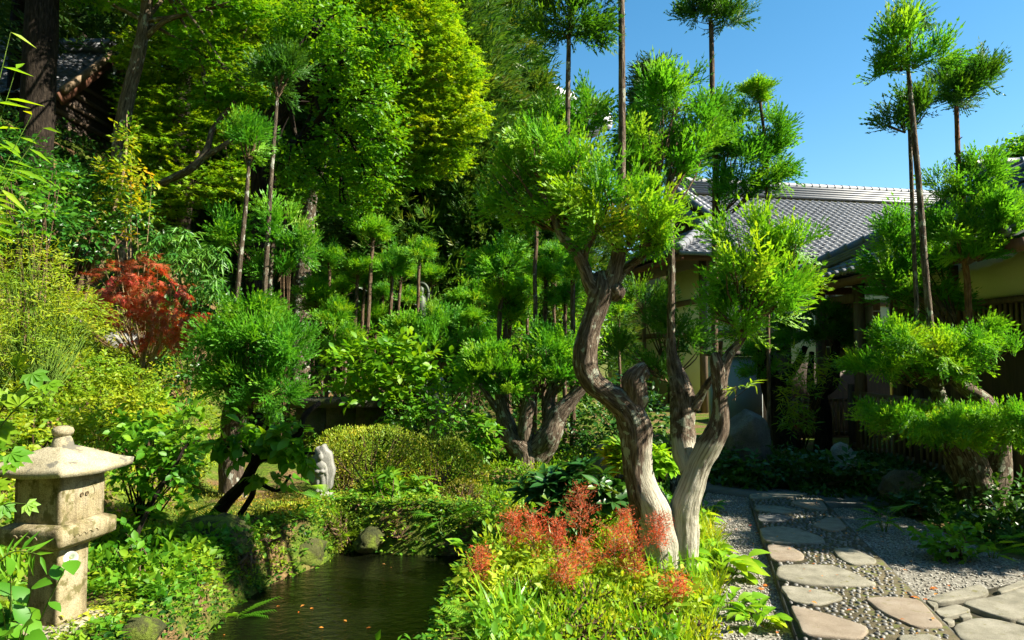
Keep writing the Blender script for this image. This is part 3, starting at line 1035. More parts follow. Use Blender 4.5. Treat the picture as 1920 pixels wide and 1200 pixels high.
PAVE = [
    [(1340, 885), (1660, 790), (1720, 830), (1690, 860), (1440, 905)],
    [(1545, 905), (1780, 860), (1990, 790), (2010, 990), (1830, 1005), (1700, 965)],
    [(1400, 945), (1530, 915), (1625, 950), (1440, 995)],
    [(1450, 1005), (1490, 995), (1525, 1020), (1480, 1030)],
    [(1500, 1053), (1620, 1000), (1730, 1000), (1980, 1060), (1980, 1150), (1560, 1150)],
    [(1545, 985), (1610, 970), (1625, 990), (1560, 1000)],
    [(1345, 893), (1430, 912), (1400, 940)],
    [(1860, 1018), (1990, 1002), (2050, 1040), (1960, 1050)],
    [(1760, 830), (1900, 770), (2000, 760), (2000, 780), (1790, 850)],
]
pv_poly = ccw([(fp(a, b_).x, fp(a, b_).y) for a, b_ in [(1335, 888), (1900, 755), (2080, 750), (2080, 1180), (1560, 1180)]])
pv = part('pavement', sheet(pv_poly, 0.046, 0.05), M['mortar'])
tag(pv, 'paving of irregular grey slabs joining the path', kind='structure')
for k, pl in enumerate(PAVE):
    part('paving_slab', slab([(fp(a, b_).x, fp(a, b_).y) for a, b_ in pl], 0.075, 0.05, 40 + k), M['flag_grey'], pv)
# kerb: thin dark strips in place of the shadow line along the raised path
for a, b_, seg in ((PL[0], PL[1], 7), (PR[0], PR[1], 7)):
    p0, p1 = ext(a, b_, y_near), ext(a, b_, 7.35)
    for k in range(seg):
        q0 = p0 + (p1 - p0) * (k / seg + 0.003)
        q1 = p0 + (p1 - p0) * ((k + 1) / seg - 0.003)
        g = Geo()
        bar(g, (q0.x, q0.y, 0.033), (q1.x, q1.y, 0.033), 0.022, 0.07)
        part('edge_shade_strip', g, M['edge_shade'], pth)

# pebbles of the path, set on edge in the mortar
V0 = np.array([(math.cos(a) * r, math.sin(a) * r, z) for r, z in ((1.0, -0.1), (0.85, 0.5), (0.45, 0.85)) for a in np.linspace(0, 2 * math.pi, 7, endpoint=False)] + [(0, 0, 0.95)])
T0 = []
for k in range(2):
    for i in range(7):
        a, b_ = k * 7 + i, k * 7 + (i + 1) % 7
        T0 += [(a, b_, b_ + 7), (a, b_ + 7, a + 7)]
T0 += [(14 + i, 14 + (i + 1) % 7, 21) for i in range(7)]
T0 = np.array(T0)
def jitter_grid(poly, step, rng):
    P = np.array(poly)
    lo, hi = P.min(0), P.max(0)
    xs = np.arange(lo[0], hi[0], step); ys = np.arange(lo[1], hi[1], step)
    X, Y = np.meshgrid(xs, ys)
    q = np.stack([X.ravel() + (np.round(Y.ravel() / step) % 2) * step * 0.5, Y.ravel()], -1) + rng.uniform(-0.32, 0.32, (X.size, 2)) * step
    return q[poly_sd(q[:, 0], q[:, 1], [tuple(v) for v in poly]) < -0.02]
pp = [(p.x, p.y) for p in path_poly]
pts = jitter_grid(ccw(pp), 0.047, rngp)
for q in slabs:
    pts = pts[poly_sd(pts[:, 0], pts[:, 1], ccw(q)) > 0.008]
pts = pts[np.argsort(pts[:, 1])]
vis = pts[:, 1] > 3.72
order = np.concatenate([np.where(vis)[0], np.where(~vis)[0]])
pts = pts[order]
peb_me = to_mesh('pebble', Geo().add(V0 * np.array([1, 0.72, 0.7]), T0), smooth=True)
peb_me.materials.append(M['pebble'])
for k in range(min(300, len(pts))):
    s = rngp.uniform(0.013, 0.023)
    copy_part(peb_me, 'pebble', pth, (pts[k, 0], pts[k, 1], 0.072), (s, s * rngp.uniform(0.8, 1.1), s * 0.8), rngp.uniform(0, 6.28))
g = Geo()
for k in range(300, len(pts)):
    s = rngp.uniform(0.013, 0.023); a = rngp.uniform(0, 6.28)
    V = V0 * np.array([s, s * 0.72, s * 0.62])
    V = V @ np.array([[math.cos(a), math.sin(a), 0], [-math.sin(a), math.cos(a), 0], [0, 0, 1]])
    g.add(V + np.array([pts[k, 0], pts[k, 1], 0.072]), T0)
part('pebble_bed', g, M['pebble'], pth, smooth=True, kind='stuff')

# loose gravel
OV = np.array([(1, 0, 0), (-1, 0, 0), (0, 1, 0), (0, -1, 0), (0, 0, 1), (0, 0, -1)], float)
OT = np.array([(0, 2, 4), (2, 1, 4), (1, 3, 4), (3, 0, 4), (2, 0, 5), (1, 2, 5), (3, 1, 5), (0, 3, 5)])
g = Geo()
for poly, n in ((gravel_left, 6500), (gravel_right, 6500)):
    q = rpoly(rngp, n, poly)
    keep = (poly_sd(q[:, 0], q[:, 1], ccw(pp)) > 0.03) & (poly_sd(q[:, 0], q[:, 1], pv_poly) > 0.01) & (q[:, 1] > 3.0)
    q = q[keep]
    n = len(q)
    s = rngp.uniform(0.006, 0.013, n)
    P = np.stack([q[:, 0], q[:, 1], 0.012 + s * 0.4], -1)
    place(g, (OV * np.array([1, 0.8, 0.65]), OT), P, nrm(rngp.normal(size=(n, 3)) * np.array([1, 1, 0.3])), nrm(np.array([0, 0, 1.0]) + rngp.normal(0, 0.3, (n, 3))), s, rngp.uniform(0, 1, n))
gv = part('gravel', g, M['gravel'])
tag(gv, 'loose pale gravel chips along both sides of the path', 'gravel', kind='stuff')
# ------------------------------------------------------------------ buildings
def mat4(o, x, y, z):
    return Matrix(((x[0], y[0], z[0], o[0]), (x[1], y[1], z[1], o[1]), (x[2], y[2], z[2], o[2]), (0, 0, 0, 1)))

def tile_mesh(w, l):
    """one pantile: wavy section along X, length along Y (up the slope), thick lower edge"""
    xs = np.array([0, 0.10, 0.28, 0.46, 0.60, 0.72, 0.84, 0.94, 1.0]) * w * 1.02
    zs = np.array([0.10, 0.02, -0.02, 0.0, 0.06, 0.16, 0.20, 0.15, 0.09]) * w
    n = len(xs)
    lift = 0.036
    V = [(x, 0, z + lift) for x, z in zip(xs, zs)] + [(x, l * 1.12, z + 0.004) for x, z in zip(xs, zs)] + [(x, 0.004, z + lift - 0.026) for x, z in zip(xs, zs)]
    i = np.arange(n - 1)
    f = [np.stack([i, i + 1, n + i + 1, n + i], -1), np.stack([2 * n + i, 2 * n + i + 1, i + 1, i], -1)]
    return Geo().add(np.array(V), f)

trg = random.Random(8)
def tile_slope(roof, o, eu, es, ncol, nrow, w, l, keep, single, nmax):
    """lays tiles on a slope: o lower corner, eu along the eave, es up the slope"""
    eu = Vector(eu).normalized(); es = Vector(es).normalized()
    en = eu.cross(es)
    base = tile_mesh(w, l)
    me = to_mesh('tile', base)
    me.materials.append(M['tile'])
    rest = Geo()
    cnt = 0
    off = wloc(roof)
    for r in range(nrow):
        for c in range(ncol):
            p = Vector(o) + eu * (c * w) + es * (r * l)
            if not keep(c * w + w / 2, r * l + l / 2):
                continue
            Mx = mat4(p + en * trg.uniform(-0.004, 0.005), eu, es, en) @ Matrix.Rotation(trg.uniform(-0.012, 0.012), 4, 'Z')
            if cnt < nmax and single(p):
                ob = bpy.data.objects.new('tile', me)
                C.objects.link(ob)
                ob.parent = roof
                ob.matrix_basis = Matrix.Translation(-off) @ Mx
                cnt += 1
            else:
                A = np.array(Mx)
                rest.add(base.V[0] @ A[:3, :3].T + A[:3, 3], [f for f in base.F])
    if rest.n:
        part('tile_field', rest, M['tile'], roof, kind='stuff')

def inpx(p, x0, x1):
    k = 960 + p.x / p.y * F
    return x0 < k < x1

def ridge_roll(g, a, b_, r, seg=12):
    """a row of overlapping half-round cap tiles from a to b_"""
    a = Vector(a); b_ = Vector(b_)
    y = (b_ - a); L = y.length; y /= L
    x = y.cross(Vector((0, 0, 1))).normalized(); z = x.cross(y)
    n = max(2, int(L / 0.30))
    for k in range(n):
        t0, t1 = k / n * L, (k + 1.06) / n * L
        V = []
        for t, rr in ((t0, r * 1.08), (t0 + 0.05, r * 1.08), (t0 + 0.052, r), (t1, r * 0.98)):
            for q in range(seg):
                an = math.pi * 2 * q / seg
                V.append(a + y * t + x * math.cos(an) * rr + z * math.sin(an) * rr)
        i = np.arange(seg)
        f = [np.stack([m_ * seg + i, m_ * seg + (i + 1) % seg, (m_ + 1) * seg + (i + 1) % seg, (m_ + 1) * seg + i], -1) for m_ in range(3)]
        f.append(np.array([list(range(seg))[::-1]]))
        g.add(np.array(V), f)

# --- main hall: hip-and-gable tiled roof, ridge running to the right and back
hG = Vector((5.62, 23.0, 0))
hx = Vector((0.981, 0.192, 0)); hy = Vector((-0.192, 0.981, 0))
ZR, ZE, RUN = 7.05, 4.25, 5.0
def hl(u, v, z):
    return hG + hx * u + hy * v + Vector((0, 0, z))
hall = thing('temple_hall', 'large hall with grey tiled hip-and-gable roof and yellow plaster walls behind the cedars', 'building', hG)
g = Geo()
LEN = 13.5
sl = (ZR - ZE) / RUN
zs_ = ZE + 2.3 * 0.56
g.add(np.array([hl(0, 0, ZR - .03), hl(LEN, 0, ZR - .03), hl(LEN + 1, -RUN, ZE), hl(-0.0, -RUN, ZE), hl(0, RUN, ZE), hl(LEN + 1, RUN, ZE),
                hl(-2.3, -RUN, ZE), hl(-2.3, RUN, ZE), hl(0, -2.65, ZR - 2.65 * sl - .03), hl(0, 2.65, ZR - 2.65 * sl - .03)]),
      [np.array([(0, 3, 2, 1), (0, 1, 5, 4), (6, 3, 8, 8), (7, 9, 4, 4), (6, 8, 9, 7)])[:2], np.array([(6, 3, 8), (7, 9, 4)]), np.array([(6, 8, 9, 7)])])
roof = part('roof', g, M['tile'], hall)
es = (hl(0, 0, ZR) - hl(0, -RUN, ZE)).normalized()
n_up = hx.cross(es)
sl_len = (hl(0, 0, ZR) - hl(0, -RUN, ZE)).length
tile_slope(roof, hl(0, -RUN - 0.05, ZE) + n_up * 0.005, hx, es, int(LEN / 0.25), int(sl_len / 0.275), 0.25, 0.275,
           lambda a, b_: a < LEN, lambda p: inpx(p, 1420, 1725), 300)
# skirt roof on the left end: front part rises to the gable foot, left part faces left
for k, (o, eu, kp) in enumerate(((hl(-2.3, -RUN - 0.05, ZE), hx, lambda a, b_: b_ < a * 1.25 and b_ < 2.9 and a < 2.3),)):
    tile_slope(roof, o + n_up * 0.005, eu, es, 10, 12, 0.25, 0.275, kp, lambda p: False, 0)
lup = (hl(0, 0, zs_ + .02) - hl(-2.3, 0, ZE)).normalized()
tile_slope(roof, hl(-2.36, RUN, ZE + 0.02), -hy, lup, 40, 9, 0.25, 0.275, lambda a, b_: b_ < 2.5 and b_ < a * 1.1 and b_ < (10 - a) * 1.1, lambda p: False, 0)
rd = Geo()
for k in range(5):
    bar(rd, hl(-0.35, 0, ZR + 0.06 + k * 0.085), hl(LEN, 0, ZR + 0.06 + k * 0.085), 0.46 - 0.03 * k + (0.06 if k == 0 else 0), 0.075)
part('ridge', rd, M['ridge'], hall)
rr = Geo(); ridge_roll(rr, hl(-0.35, 0, ZR + 0.5), hl(LEN, 0, ZR + 0.5), 0.11)
part('ridge_cap', rr, M['ridge'], hall)
rr = Geo(); ridge_roll(rr, hl(-0.12, -0.1, ZR + 0.16), hl(-0.12, -2.9, ZR + 0.16 - 2.8 * sl), 0.12)
ridge_roll(rr, hl(0.14, -0.1, ZR + 0.13), hl(0.14, -2.9, ZR + 0.13 - 2.8 * sl), 0.10)
part('descending_ridge', rr, M['tile'], hall)
rr = Geo(); ridge_roll(rr, hl(-2.3, -RUN, ZE + 0.12), hl(-0.05, -2.7, ZR - 2.6 * sl + 0.12), 0.13)
part('hip_ridge', rr, M['ridge'], hall)
g = Geo(); bar(g, hl(-0.3, 0.0, ZR - 0.25), hl(-0.3, -2.75, ZR - 0.25 - 2.75 * sl), 0.07, 0.42)
part('barge_board', g, M['wood_grey'], hall)
g = Geo(); bar(g, hl(-0.3, 0.0, ZR - 0.25), hl(-0.3, 2.75, ZR - 0.25 - 2.75 * sl), 0.07, 0.42)
part('barge_board', g, M['wood_grey'], hall)
g = Geo()
g.add(np.array([hl(0.1, -2.5, zs_), hl(0.1, 2.5, zs_), hl(0.1, 0, ZR - 0.2)]), np.array([(0, 1, 2)]))
part('gable_wall', g, M['wood_dark'], hall)
for k in range(14):
    v = -2.3 + k * 0.34
    g = Geo(); bar(g, hl(0.03, v, zs_), hl(0.03, v, zs_ + (2.5 - abs(v)) * 0.52 + 0.05), 0.06, 0.06, up=hx)
    part('gable_slat', g, M['wood_mid'], hall)
# eaves board and walls
WU, WV = -1.1, -3.9
g = Geo(); bar(g, hl(-2.25, -RUN + 0.05, ZE - 0.1), hl(LEN, -RUN + 0.05, ZE - 0.1), 0.08, 0.16)
part('eaves_board', g, M['wood_red'], hall)
g = Geo(); bar(g, hl(-2.2, -RUN, ZE - 0.1), hl(-2.2, RUN, ZE - 0.1), 0.08, 0.16)
part('eaves_board', g, M['wood_red'], hall)
g = Geo(); bar(g, hl(-2.3, -RUN - 0.12, ZE - 0.02), hl(LEN, -RUN - 0.12, ZE - 0.02), 0.10, 0.09)
part('gutter', g, M['wood_grey'], hall)
g = Geo()
g.add(np.array([hl(-2.15, -RUN + 0.1, ZE - 0.05), hl(LEN, -RUN + 0.1, ZE - 0.05), hl(LEN, RUN, ZE - 0.05), hl(-2.15, RUN, ZE - 0.05)]), np.array([(0, 1, 2, 3)]))
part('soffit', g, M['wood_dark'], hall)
g = Geo()
bar(g, hl(WU, WV, 2.05), hl(LEN, WV, 2.05), 0.12, 4.0)
part('front_wall', g, M['plaster'], hall)
g = Geo()
bar(g, hl(WU, WV + 0.07, 2.05), hl(WU, 3.9, 2.05), 0.12, 4.0)
part('side_wall', g, M['plaster'], hall)
for u in (-1.1, 0.9, 2.9, 4.9, 6.9, 8.9):
    g = Geo(); box(g, hl(u, WV - 0.06, 2.1), (0.17, 0.17, 4.2)); part('post', g, M['wood_mid'], hall)
for v in (-1.9, 0.1, 2.1):
    g = Geo(); box(g, hl(WU - 0.06, v, 2.1), (0.17, 0.17, 4.2)); part('post', g, M['wood_mid'], hall)
for z in (3.1, 2.2):
    g = Geo(); bar(g, hl(WU, WV - 0.07, z), hl(LEN, WV - 0.07, z), 0.09, 0.16); part('beam', g, M['wood_mid'], hall)
    g = Geo(); bar(g, hl(WU - 0.075, WV, z), hl(WU - 0.075, 3.9, z), 0.09, 0.16); part('beam', g, M['wood_mid'], hall)

# --- side wing: long low building on the right, hip at its far end
wing = thing('side_wing', 'low wing with yellow plaster, lattice windows and tiled eaves along the right', 'building', (6, 9, 0))
EX, WX, Y0, Y1, EZ, SL = 5.2, 6.0, 6.95, 12.3, 2.83, 0.52
RX = 9.4
RZ = EZ + (RX - EX) * SL
g = Geo()
g.add(np.array([(EX, Y0, EZ), (EX, Y1, EZ), (RX, Y1 - (RX - EX), RZ), (RX, Y0, RZ), (2 * RX - EX, Y0, EZ), (2 * RX - EX, Y1, EZ)]),
      [np.array([(0, 3, 2, 1), (3, 4, 5, 2)]), np.array([(1, 2, 5)])])
wr = part('roof', g, M['tile'], wing)
es = Vector((1, 0, SL)).normalized()
nn = Vector((0, -1, 0)).cross(es)
tile_slope(wr, Vector((EX - 0.05, Y1, EZ)) + nn * 0.006, Vector((0, -1, 0)), es, int((Y1 - Y0) / 0.25), 18, 0.25, 0.26,
           lambda a, b_: b_ * 0.887 < a and b_ < 4.6, lambda p: inpx(p, 1500, 1960) and p.y > 6.4, 220)
es2 = Vector((0, -1, SL)).normalized()
tile_slope(wr, Vector((2 * RX - EX, Y1 + 0.05, EZ)), Vector((-1, 0, 0)), es2, 33, 18, 0.25, 0.26,
           lambda a, b_: b_ * 0.887 < a and b_ * 0.887 < 8.4 - a, lambda p: False, 0)
# hip ridge with stacked tiles and round caps
hp0 = Vector((EX - 0.02, Y1 + 0.02, EZ + 0.10)); hp1 = Vector((RX, Y1 - (RX - EX), RZ + 0.10))
g = Geo()
for k in range(3):
    bar(g, hp0 + Vector((0, 0, 0.05 * k)), hp1 + Vector((0, 0, 0.05 * k)), 0.24 - 0.03 * k, 0.045)
part('hip_ridge', g, M['ridge'], wing)
g = Geo(); ridge_roll(g, hp0 + Vector((0, 0, 0.2)), hp1 + Vector((0, 0, 0.2)), 0.075)
part('hip_ridge_cap', g, M['tile'], wing)
g = Geo(); ridge_roll(g, Vector((RX, Y1 - (RX - EX), RZ + 0.15)), Vector((RX, Y0, RZ + 0.15)), 0.14)
part('ridge_cap', g, M['ridge'], wing)
# round eave-end tiles
ed = Geo(); lathe(ed, [(0.0, 0.0), (0.05, 0.0), (0.055, 0.012), (0.055, 0.05)], 10)
ed_me = to_mesh('eave_end', ed.xf(Matrix.Rotation(R(90), 4, 'Y')))
ed_me.materials.append(M['ridge'])
for k in range(int((Y1 - Y0) / 0.25)):
    o = bpy.data.objects.new('eave_end_tile', ed_me); C.objects.link(o); o.parent = wr
    o.location = Vector((EX - 0.062, Y1 - 0.25 * (k + 0.84), EZ + 0.058)) - wloc(wr)
g = Geo(); bar(g, (EX + 0.06, Y0, EZ - 0.09), (EX + 0.06, Y1 - 0.06, EZ - 0.09), 0.06, 0.13)
part('eaves_board', g, M['wood_red'], wing)
g = Geo(); bar(g, (EX + 0.06, Y1 - 0.06, EZ - 0.09), (12, Y1 - 0.06, EZ - 0.09), 0.06, 0.13)
part('eaves_board', g, M['wood_red'], wing)
g = Geo()
g.add(np.array([(EX + 0.1, Y0, EZ - 0.02), (EX + 0.1, Y1 - 0.1, EZ - 0.02), (WX + 3.2, Y1 - 0.1, EZ + 0.02), (WX + 3.2, Y0, EZ + 0.02)]), np.array([(0, 1, 2, 3)]))
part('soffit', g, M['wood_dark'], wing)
for k in range(10):
    y = Y0 + 0.3 + k * 0.56
    g = Geo(); bar(g, (EX + 0.1, y, EZ - 0.05), (WX, y, EZ + 0.02), 0.06, 0.07); part('rafter', g, M['wood_dark'], wing)
WY1 = 10.6
g = Geo(); box(g, (WX + 0.06, (Y0 + WY1) / 2, 2.56), (0.12, WY1 - Y0, 0.56)); part('plaster_wall', g, M['plaster'], wing)
g = Geo(); box(g, (WX + 0.02, (Y0 + WY1) / 2, 2.26), (0.16, WY1 - Y0, 0.07)); part('lintel', g, M['wood_mid'], wing)
g = Geo(); box(g, (WX + 0.02, (Y0 + WY1) / 2, 1.80), (0.16, WY1 - Y0, 0.06)); part('sill', g, M['wood_mid'], wing)
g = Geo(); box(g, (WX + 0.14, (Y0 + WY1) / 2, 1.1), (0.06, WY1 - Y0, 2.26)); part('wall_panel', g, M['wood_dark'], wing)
g = Geo(); box(g, (WX + 1.6, WY1 + 0.03, 1.42), (3.2, 0.1, 2.8)); part('end_wall', g, M['plaster'], wing)
for k in range(36):
    y = 7.1 + k * 0.094
    g = Geo(); box(g, (WX + 0.03, y, 2.03), (0.03, 0.032, 0.40)); part('lattice_slat', g, M['slat'], wing)
for y in (WY1, 9.2, 7.6):
    g = Geo(); box(g, (WX + 0.0, y, 1.4), (0.14, 0.14, 2.8)); part('post', g, M['wood_mid'], wing)
for x, y in ((5.45, 12.05), (5.5, 10.8)):
    g = Geo(); box(g, (x, y, 1.4), (0.13, 0.13, 2.7)); part('porch_post', g, M['wood_mid'], wing)
g = Geo(); bar(g, (5.45, 10.8, 2.5), (5.45, 12.05, 2.5), 0.1, 0.14); part('porch_beam', g, M['wood_mid'], wing)
# porch back wall with boards, plaster below
for k in range(6):
    g = Geo(); box(g, (6.0, 12.0, 1.42 + k * 0.21), (0.95, 0.05, 0.2)); part('porch_board', g, M['wood_mid'], wing)
g = Geo(); box(g, (6.25, 11.95, 2.28), (0.16, 0.02, 0.34)); part('notice_paper', g, M['white_plaster'], wing)
# slatted fence panels below the eaves
fence = thing('slatted_fence', 'low dark wooden slatted fence in shade beneath the wing eaves', 'fence', (5.5, 9.2, 0))
for k in range(26):
    y = 7.6 + k * 0.13
    g = Geo(); box(g, (5.45, y, 0.55), (0.025, 0.035, 0.85)); part('slat', g, M['slat'], fence)
for z in (0.16, 0.98):
    g = Geo(); box(g, (5.48, 9.25, z), (0.05, 3.6, 0.07)); part('rail', g, M['wood_mid'], fence)
for y in (7.45, 9.25, 11.05):
    g = Geo(); box(g, (5.48, y, 0.55), (0.09, 0.09, 1.15)); part('post', g, M['wood_dark'], fence)
fence2 = thing('slatted_fence', 'short slatted fence panel behind the dark trunks by the porch', 'fence', (5.0, 11.6, 0))
for k in range(14):
    g = Geo(); box(g, (4.75 + k * 0.085, 11.6, 0.55), (0.03, 0.025, 0.6)); part('slat', g, M['slat'], fence2)
for z in (0.27, 0.83):
    g = Geo(); box(g, (5.3, 11.63, z), (1.25, 0.04, 0.06)); part('rail', g, M['wood_mid'], fence2)
for x in (4.72, 5.9):
    g = Geo(); box(g, (x, 11.63, 0.45), (0.07, 0.07, 0.9)); part('post', g, M['wood_dark'], fence2)
# garden wall, white plaster seen between the trunks
a, b_ = W(1352, 700, 13.2), W(1424, 700, 13.2)
gw = thing('garden_wall', 'white plaster wall glimpsed between cedar trunks beside the big rock', 'wall', (4.4, 13.2, 0))
g = Geo(); box(g, ((a.x + b_.x) / 2 - 0.1, 13.2, 0.78), (b_.x - a.x + 0.25, 0.16, 1.56)); part('plaster_panel', g, M['white_plaster'], gw)
g = Geo(); box(g, ((a.x + b_.x) / 2 - 0.1, 13.2, 1.62), (b_.x - a.x + 0.35, 0.30, 0.10)); part('coping', g, M['wood_dark'], gw)
g = Geo(); box(g, (b_.x + 1.3, 13.35, 0.72), (2.5, 0.16, 1.44)); part('board_panel', g, M['wood_dark'], gw)
g = Geo(); box(g, (b_.x + 0.10, 12.55, 1.0), (0.06, 1.1, 2.0)); part('shade_panel', g, M['wood_dark'], gw)  # panel added to keep the sun off the plaster wall

# --- taller roof at the right edge, behind the wing
rb = thing('rear_building', 'tiled ridge of a rear building rising above the wing at the right edge', 'building', (11.3, 15.5, 0))
A0, B0 = W(1848, 342, 15.5), W(2400, 318, 13.5)
ry = (B0 - A0).normalized()
rn = Vector((ry.y, -ry.x, 0)).normalized()
if rn.y > 0: rn = -rn
g = Geo()
e0, e1 = A0 + rn * 3.2 + Vector((0, 0, -1.7)), B0 + rn * 3.2 + Vector((0, 0, -1.7))
f0, f1 = A0 - rn * 3.2 + Vector((0, 0, -1.7)), B0 - rn * 3.2 + Vector((0, 0, -1.7))
g.add(np.array([A0, B0, e1, e0, f1, f0]), np.array([(0, 3, 2, 1), (0, 1, 4, 5)]))
rbr = part('roof', g, M['tile'], rb)
esr = (A0 - e0).normalized()
eux = ry if ry.cross(esr).z > 0 else -ry
tile_slope(rbr, (e0 if eux == ry else e1) + eux.cross(esr) * 0.006, eux, esr, int((B0 - A0).length / 0.26), 13, 0.26, 0.27, lambda a, b_: True, lambda p: inpx(p, 1780, 1960), 40)
g = Geo()
for k in range(4):
    bar(g, A0 + Vector((0, 0, 0.06 + 0.08 * k)) - ry * 0.2, B0 + Vector((0, 0, 0.06 + 0.08 * k)), 0.42 - 0.03 * k, 0.07)
part('ridge', g, M['ridge'], rb)
g = Geo(); ridge_roll(g, A0 + Vector((0, 0, 0.42)) - ry * 0.25, B0 + Vector((0, 0, 0.42)), 0.12)
part('ridge_cap', g, M['tile'], rb)
g = Geo()
c = (e0 + e1 + f0 + f1) / 4
for p, q in ((e0, e1), (e1, f1), (f1, f0), (f0, e0)):
    a = Vector(c) + (p - c) * 0.85; b_ = Vector(c) + (q - c) * 0.85
    bar(g, (a.x, a.y, a.z / 2), (b_.x, b_.y, b_.z / 2), 0.15, a.z)
part('wall', g, M['plaster'], rb)

# --- temple gable high on the left slope
tb = thing('hillside_temple', 'dark wooden temple gable with pale bargeboard high among the trees', 'building', (-14.5, 20.0, H(-14.5, 20)))
AX = -12.0
ap = Vector((AX, 20.0, 10.6))
def tb_slope(sg):
    e = ap + Vector((0, sg * 2.3, -2.1))
    return e
g = Geo()
fE, bE = tb_slope(-1), tb_slope(1)
far = Vector((-7, 0, 0))
g.add(np.array([ap, ap + far, fE + far, fE, bE + far, bE]), np.array([(0, 1, 2, 3), (0, 5, 4, 1)]))
tr_ = part('roof', g, M['tile'], tb)
esl = (ap - fE).normalized()
tile_slope(tr_, fE + far, Vector((1, 0, 0)), esl, 27, 11, 0.26, 0.28, lambda a, b_: True, lambda p: False, 0)
g = Geo(); ridge_roll(g, ap + Vector((0.1, 0, 0.32)), ap + far + Vector((0, 0, 0.32)), 0.13)
for k in range(3):
    bar(g, ap + Vector((0.05, 0, 0.04 + 0.09 * k)), ap + far + Vector((0, 0, 0.04 + 0.09 * k)), 0.4 - 0.04 * k, 0.08)
part('ridge', g, M['tile'], tb)
for sg in (-1, 1):
    e = tb_slope(sg)
    g = Geo(); bar(g, ap + Vector((0.06, 0, -0.16)), e + Vector((0.06, 0, -0.16)), 0.07, 0.34); part('barge_board', g, M['wood_red'], tb)
    g = Geo(); bar(g, ap + Vector((0.14, 0, 0.06)), e + Vector((0.14, 0, 0.06)), 0.14, 0.16); part('verge_board', g, M['slat'], tb)
g = Geo()
lathe(g, [(0.0, -0.34), (0.05, -0.32), (0.03, -0.2), (0.13, -0.1), (0.05, 0.02), (0.10, 0.16), (0.0, 0.2)], 8)
g.xf(Matrix.Translation((AX + 0.12, 20.0, 10.0)) @ Matrix.Diagonal((0.4, 1.2, 1.0, 1)))
part('gable_pendant', g, M['white_plaster'], tb)
g = Geo()
hb = H(-13, 20)
g.add(np.array([(AX - 0.5, 18.2, hb - 1), (AX - 0.5, 21.8, hb - 1), (AX - 0.5, 21.8, 8.9), (AX - 0.5, 20, 10.3), (AX - 0.5, 18.2, 8.9),
                (AX - 6.5, 18.2, hb - 1), (AX - 6.5, 18.2, 8.9)]), [np.array([(0, 1, 2, 3, 4)]), np.array([(0, 4, 6, 5)])])
part('wall', g, M['wood_dark'], tb)
for k in range(7):
    z = 7.2 + k * 0.36
    hw = 1.75 if z < 8.8 else max(0.2, (10.3 - z) * 1.1)
    g = Geo(); bar(g, (AX - 0.46, 20 - hw, z), (AX - 0.46, 20 + hw, z), 0.05, 0.13); part('gable_board', g, M['wood_mid'], tb)

# ------------------------------------------------------------------ stone lantern
lan_p = Vector((-2.60, 3.98, 0))
lan_p.z = min(0.0, H(lan_p.x, lan_p.y))
lan = thing('stone_lantern', 'square granite garden lantern with wide pyramid cap on the pond bank', 'lantern', lan_p)
lan_rz = R(-12)
LS = 0.95
def lp(g):
    return g.xf(Matrix.Translation(lan_p) @ Matrix.Rotation(lan_rz, 4, 'Z') @ Matrix.Diagonal((LS, LS, 1.0, 1)))
def sq_loft(prof, n=7, seed=0, jit=0.003, rnd=0.05):
    """square sections with softened corners: prof = (half width, z)"""
    g = Geo()
    ring = []
    for hw, z in prof:
        pts = []
        for s in range(4):
            a0 = s * math.pi / 2
            for k in range(n * 2):
                t = -1 + 2 * k / (n * 2)
                x, y = 1.0, t
                q = (abs(x) ** 40 + abs(y) ** 40) ** (1 / 40)
                x, y = x / q, y / q
                c_, s_ = math.cos(a0), math.sin(a0)
                pts.append(((x * c_ - y * s_) * hw, (x * s_ + y * c_) * hw, z))
        ring.append(pts)
    V = np.array(ring).reshape(-1, 3)
    m_ = len(ring[0])
    nz = (fbm(V * 22 + seed, seed, 3) - 0.5) * jit * 2
    V = V + nz[:, None] * nrm(V * np.array([1, 1, 0.2]))
    i = np.arange(len(prof) - 1)[:, None] * m_
    j = np.arange(m_)[None, :]
    Q = np.stack([i + j, i + (j + 1) % m_, i + m_ + (j + 1) % m_, i + m_ + j], -1).reshape(-1, 4)
    top = np.array([list(range((len(prof) - 1) * m_, len(prof) * m_))])
    bot = np.array([list(range(m_))[::-1]])
    return g.add(V, [Q, top, bot])
# plinth with carved petals
part('plinth', lp(sq_loft([(0.30, -0.15), (0.31, -0.02), (0.30, 0.02), (0.27, 0.045), (0.20, 0.085), (0.165, 0.095)], 8, 1, 0.006)), M['granite_roof'], lan)
for s in range(4):
    for k in range(5):
        g = Geo()
        V, f = ICO[1]
        g.add(V * np.array([0.05, 0.026, 0.022]) + np.array([0.245, -0.2 + 0.1 * k, 0.05]), f)
        g.xf(Matrix.Rotation(s * math.pi / 2, 4, 'Z'))
        part('carved_petal', lp(g), M['granite_roof'], lan, smooth=True)
part('shaft', lp(sq_loft([(0.110, 0.09), (0.110, 0.11)] + [(0.108, 0.15 + 0.06 * k) for k in range(6)] + [(0.110, 0.50), (0.110, 0.515)], 8, 2, 0.003)), M['granite'], lan)
plat = part('platform', lp(sq_loft([(0.12, 0.51), (0.195, 0.545), (0.213, 0.56), (0.215, 0.635), (0.21, 0.645), (0.175, 0.66), (0.16, 0.665)], 9, 3, 0.003)), M['granite'], lan)
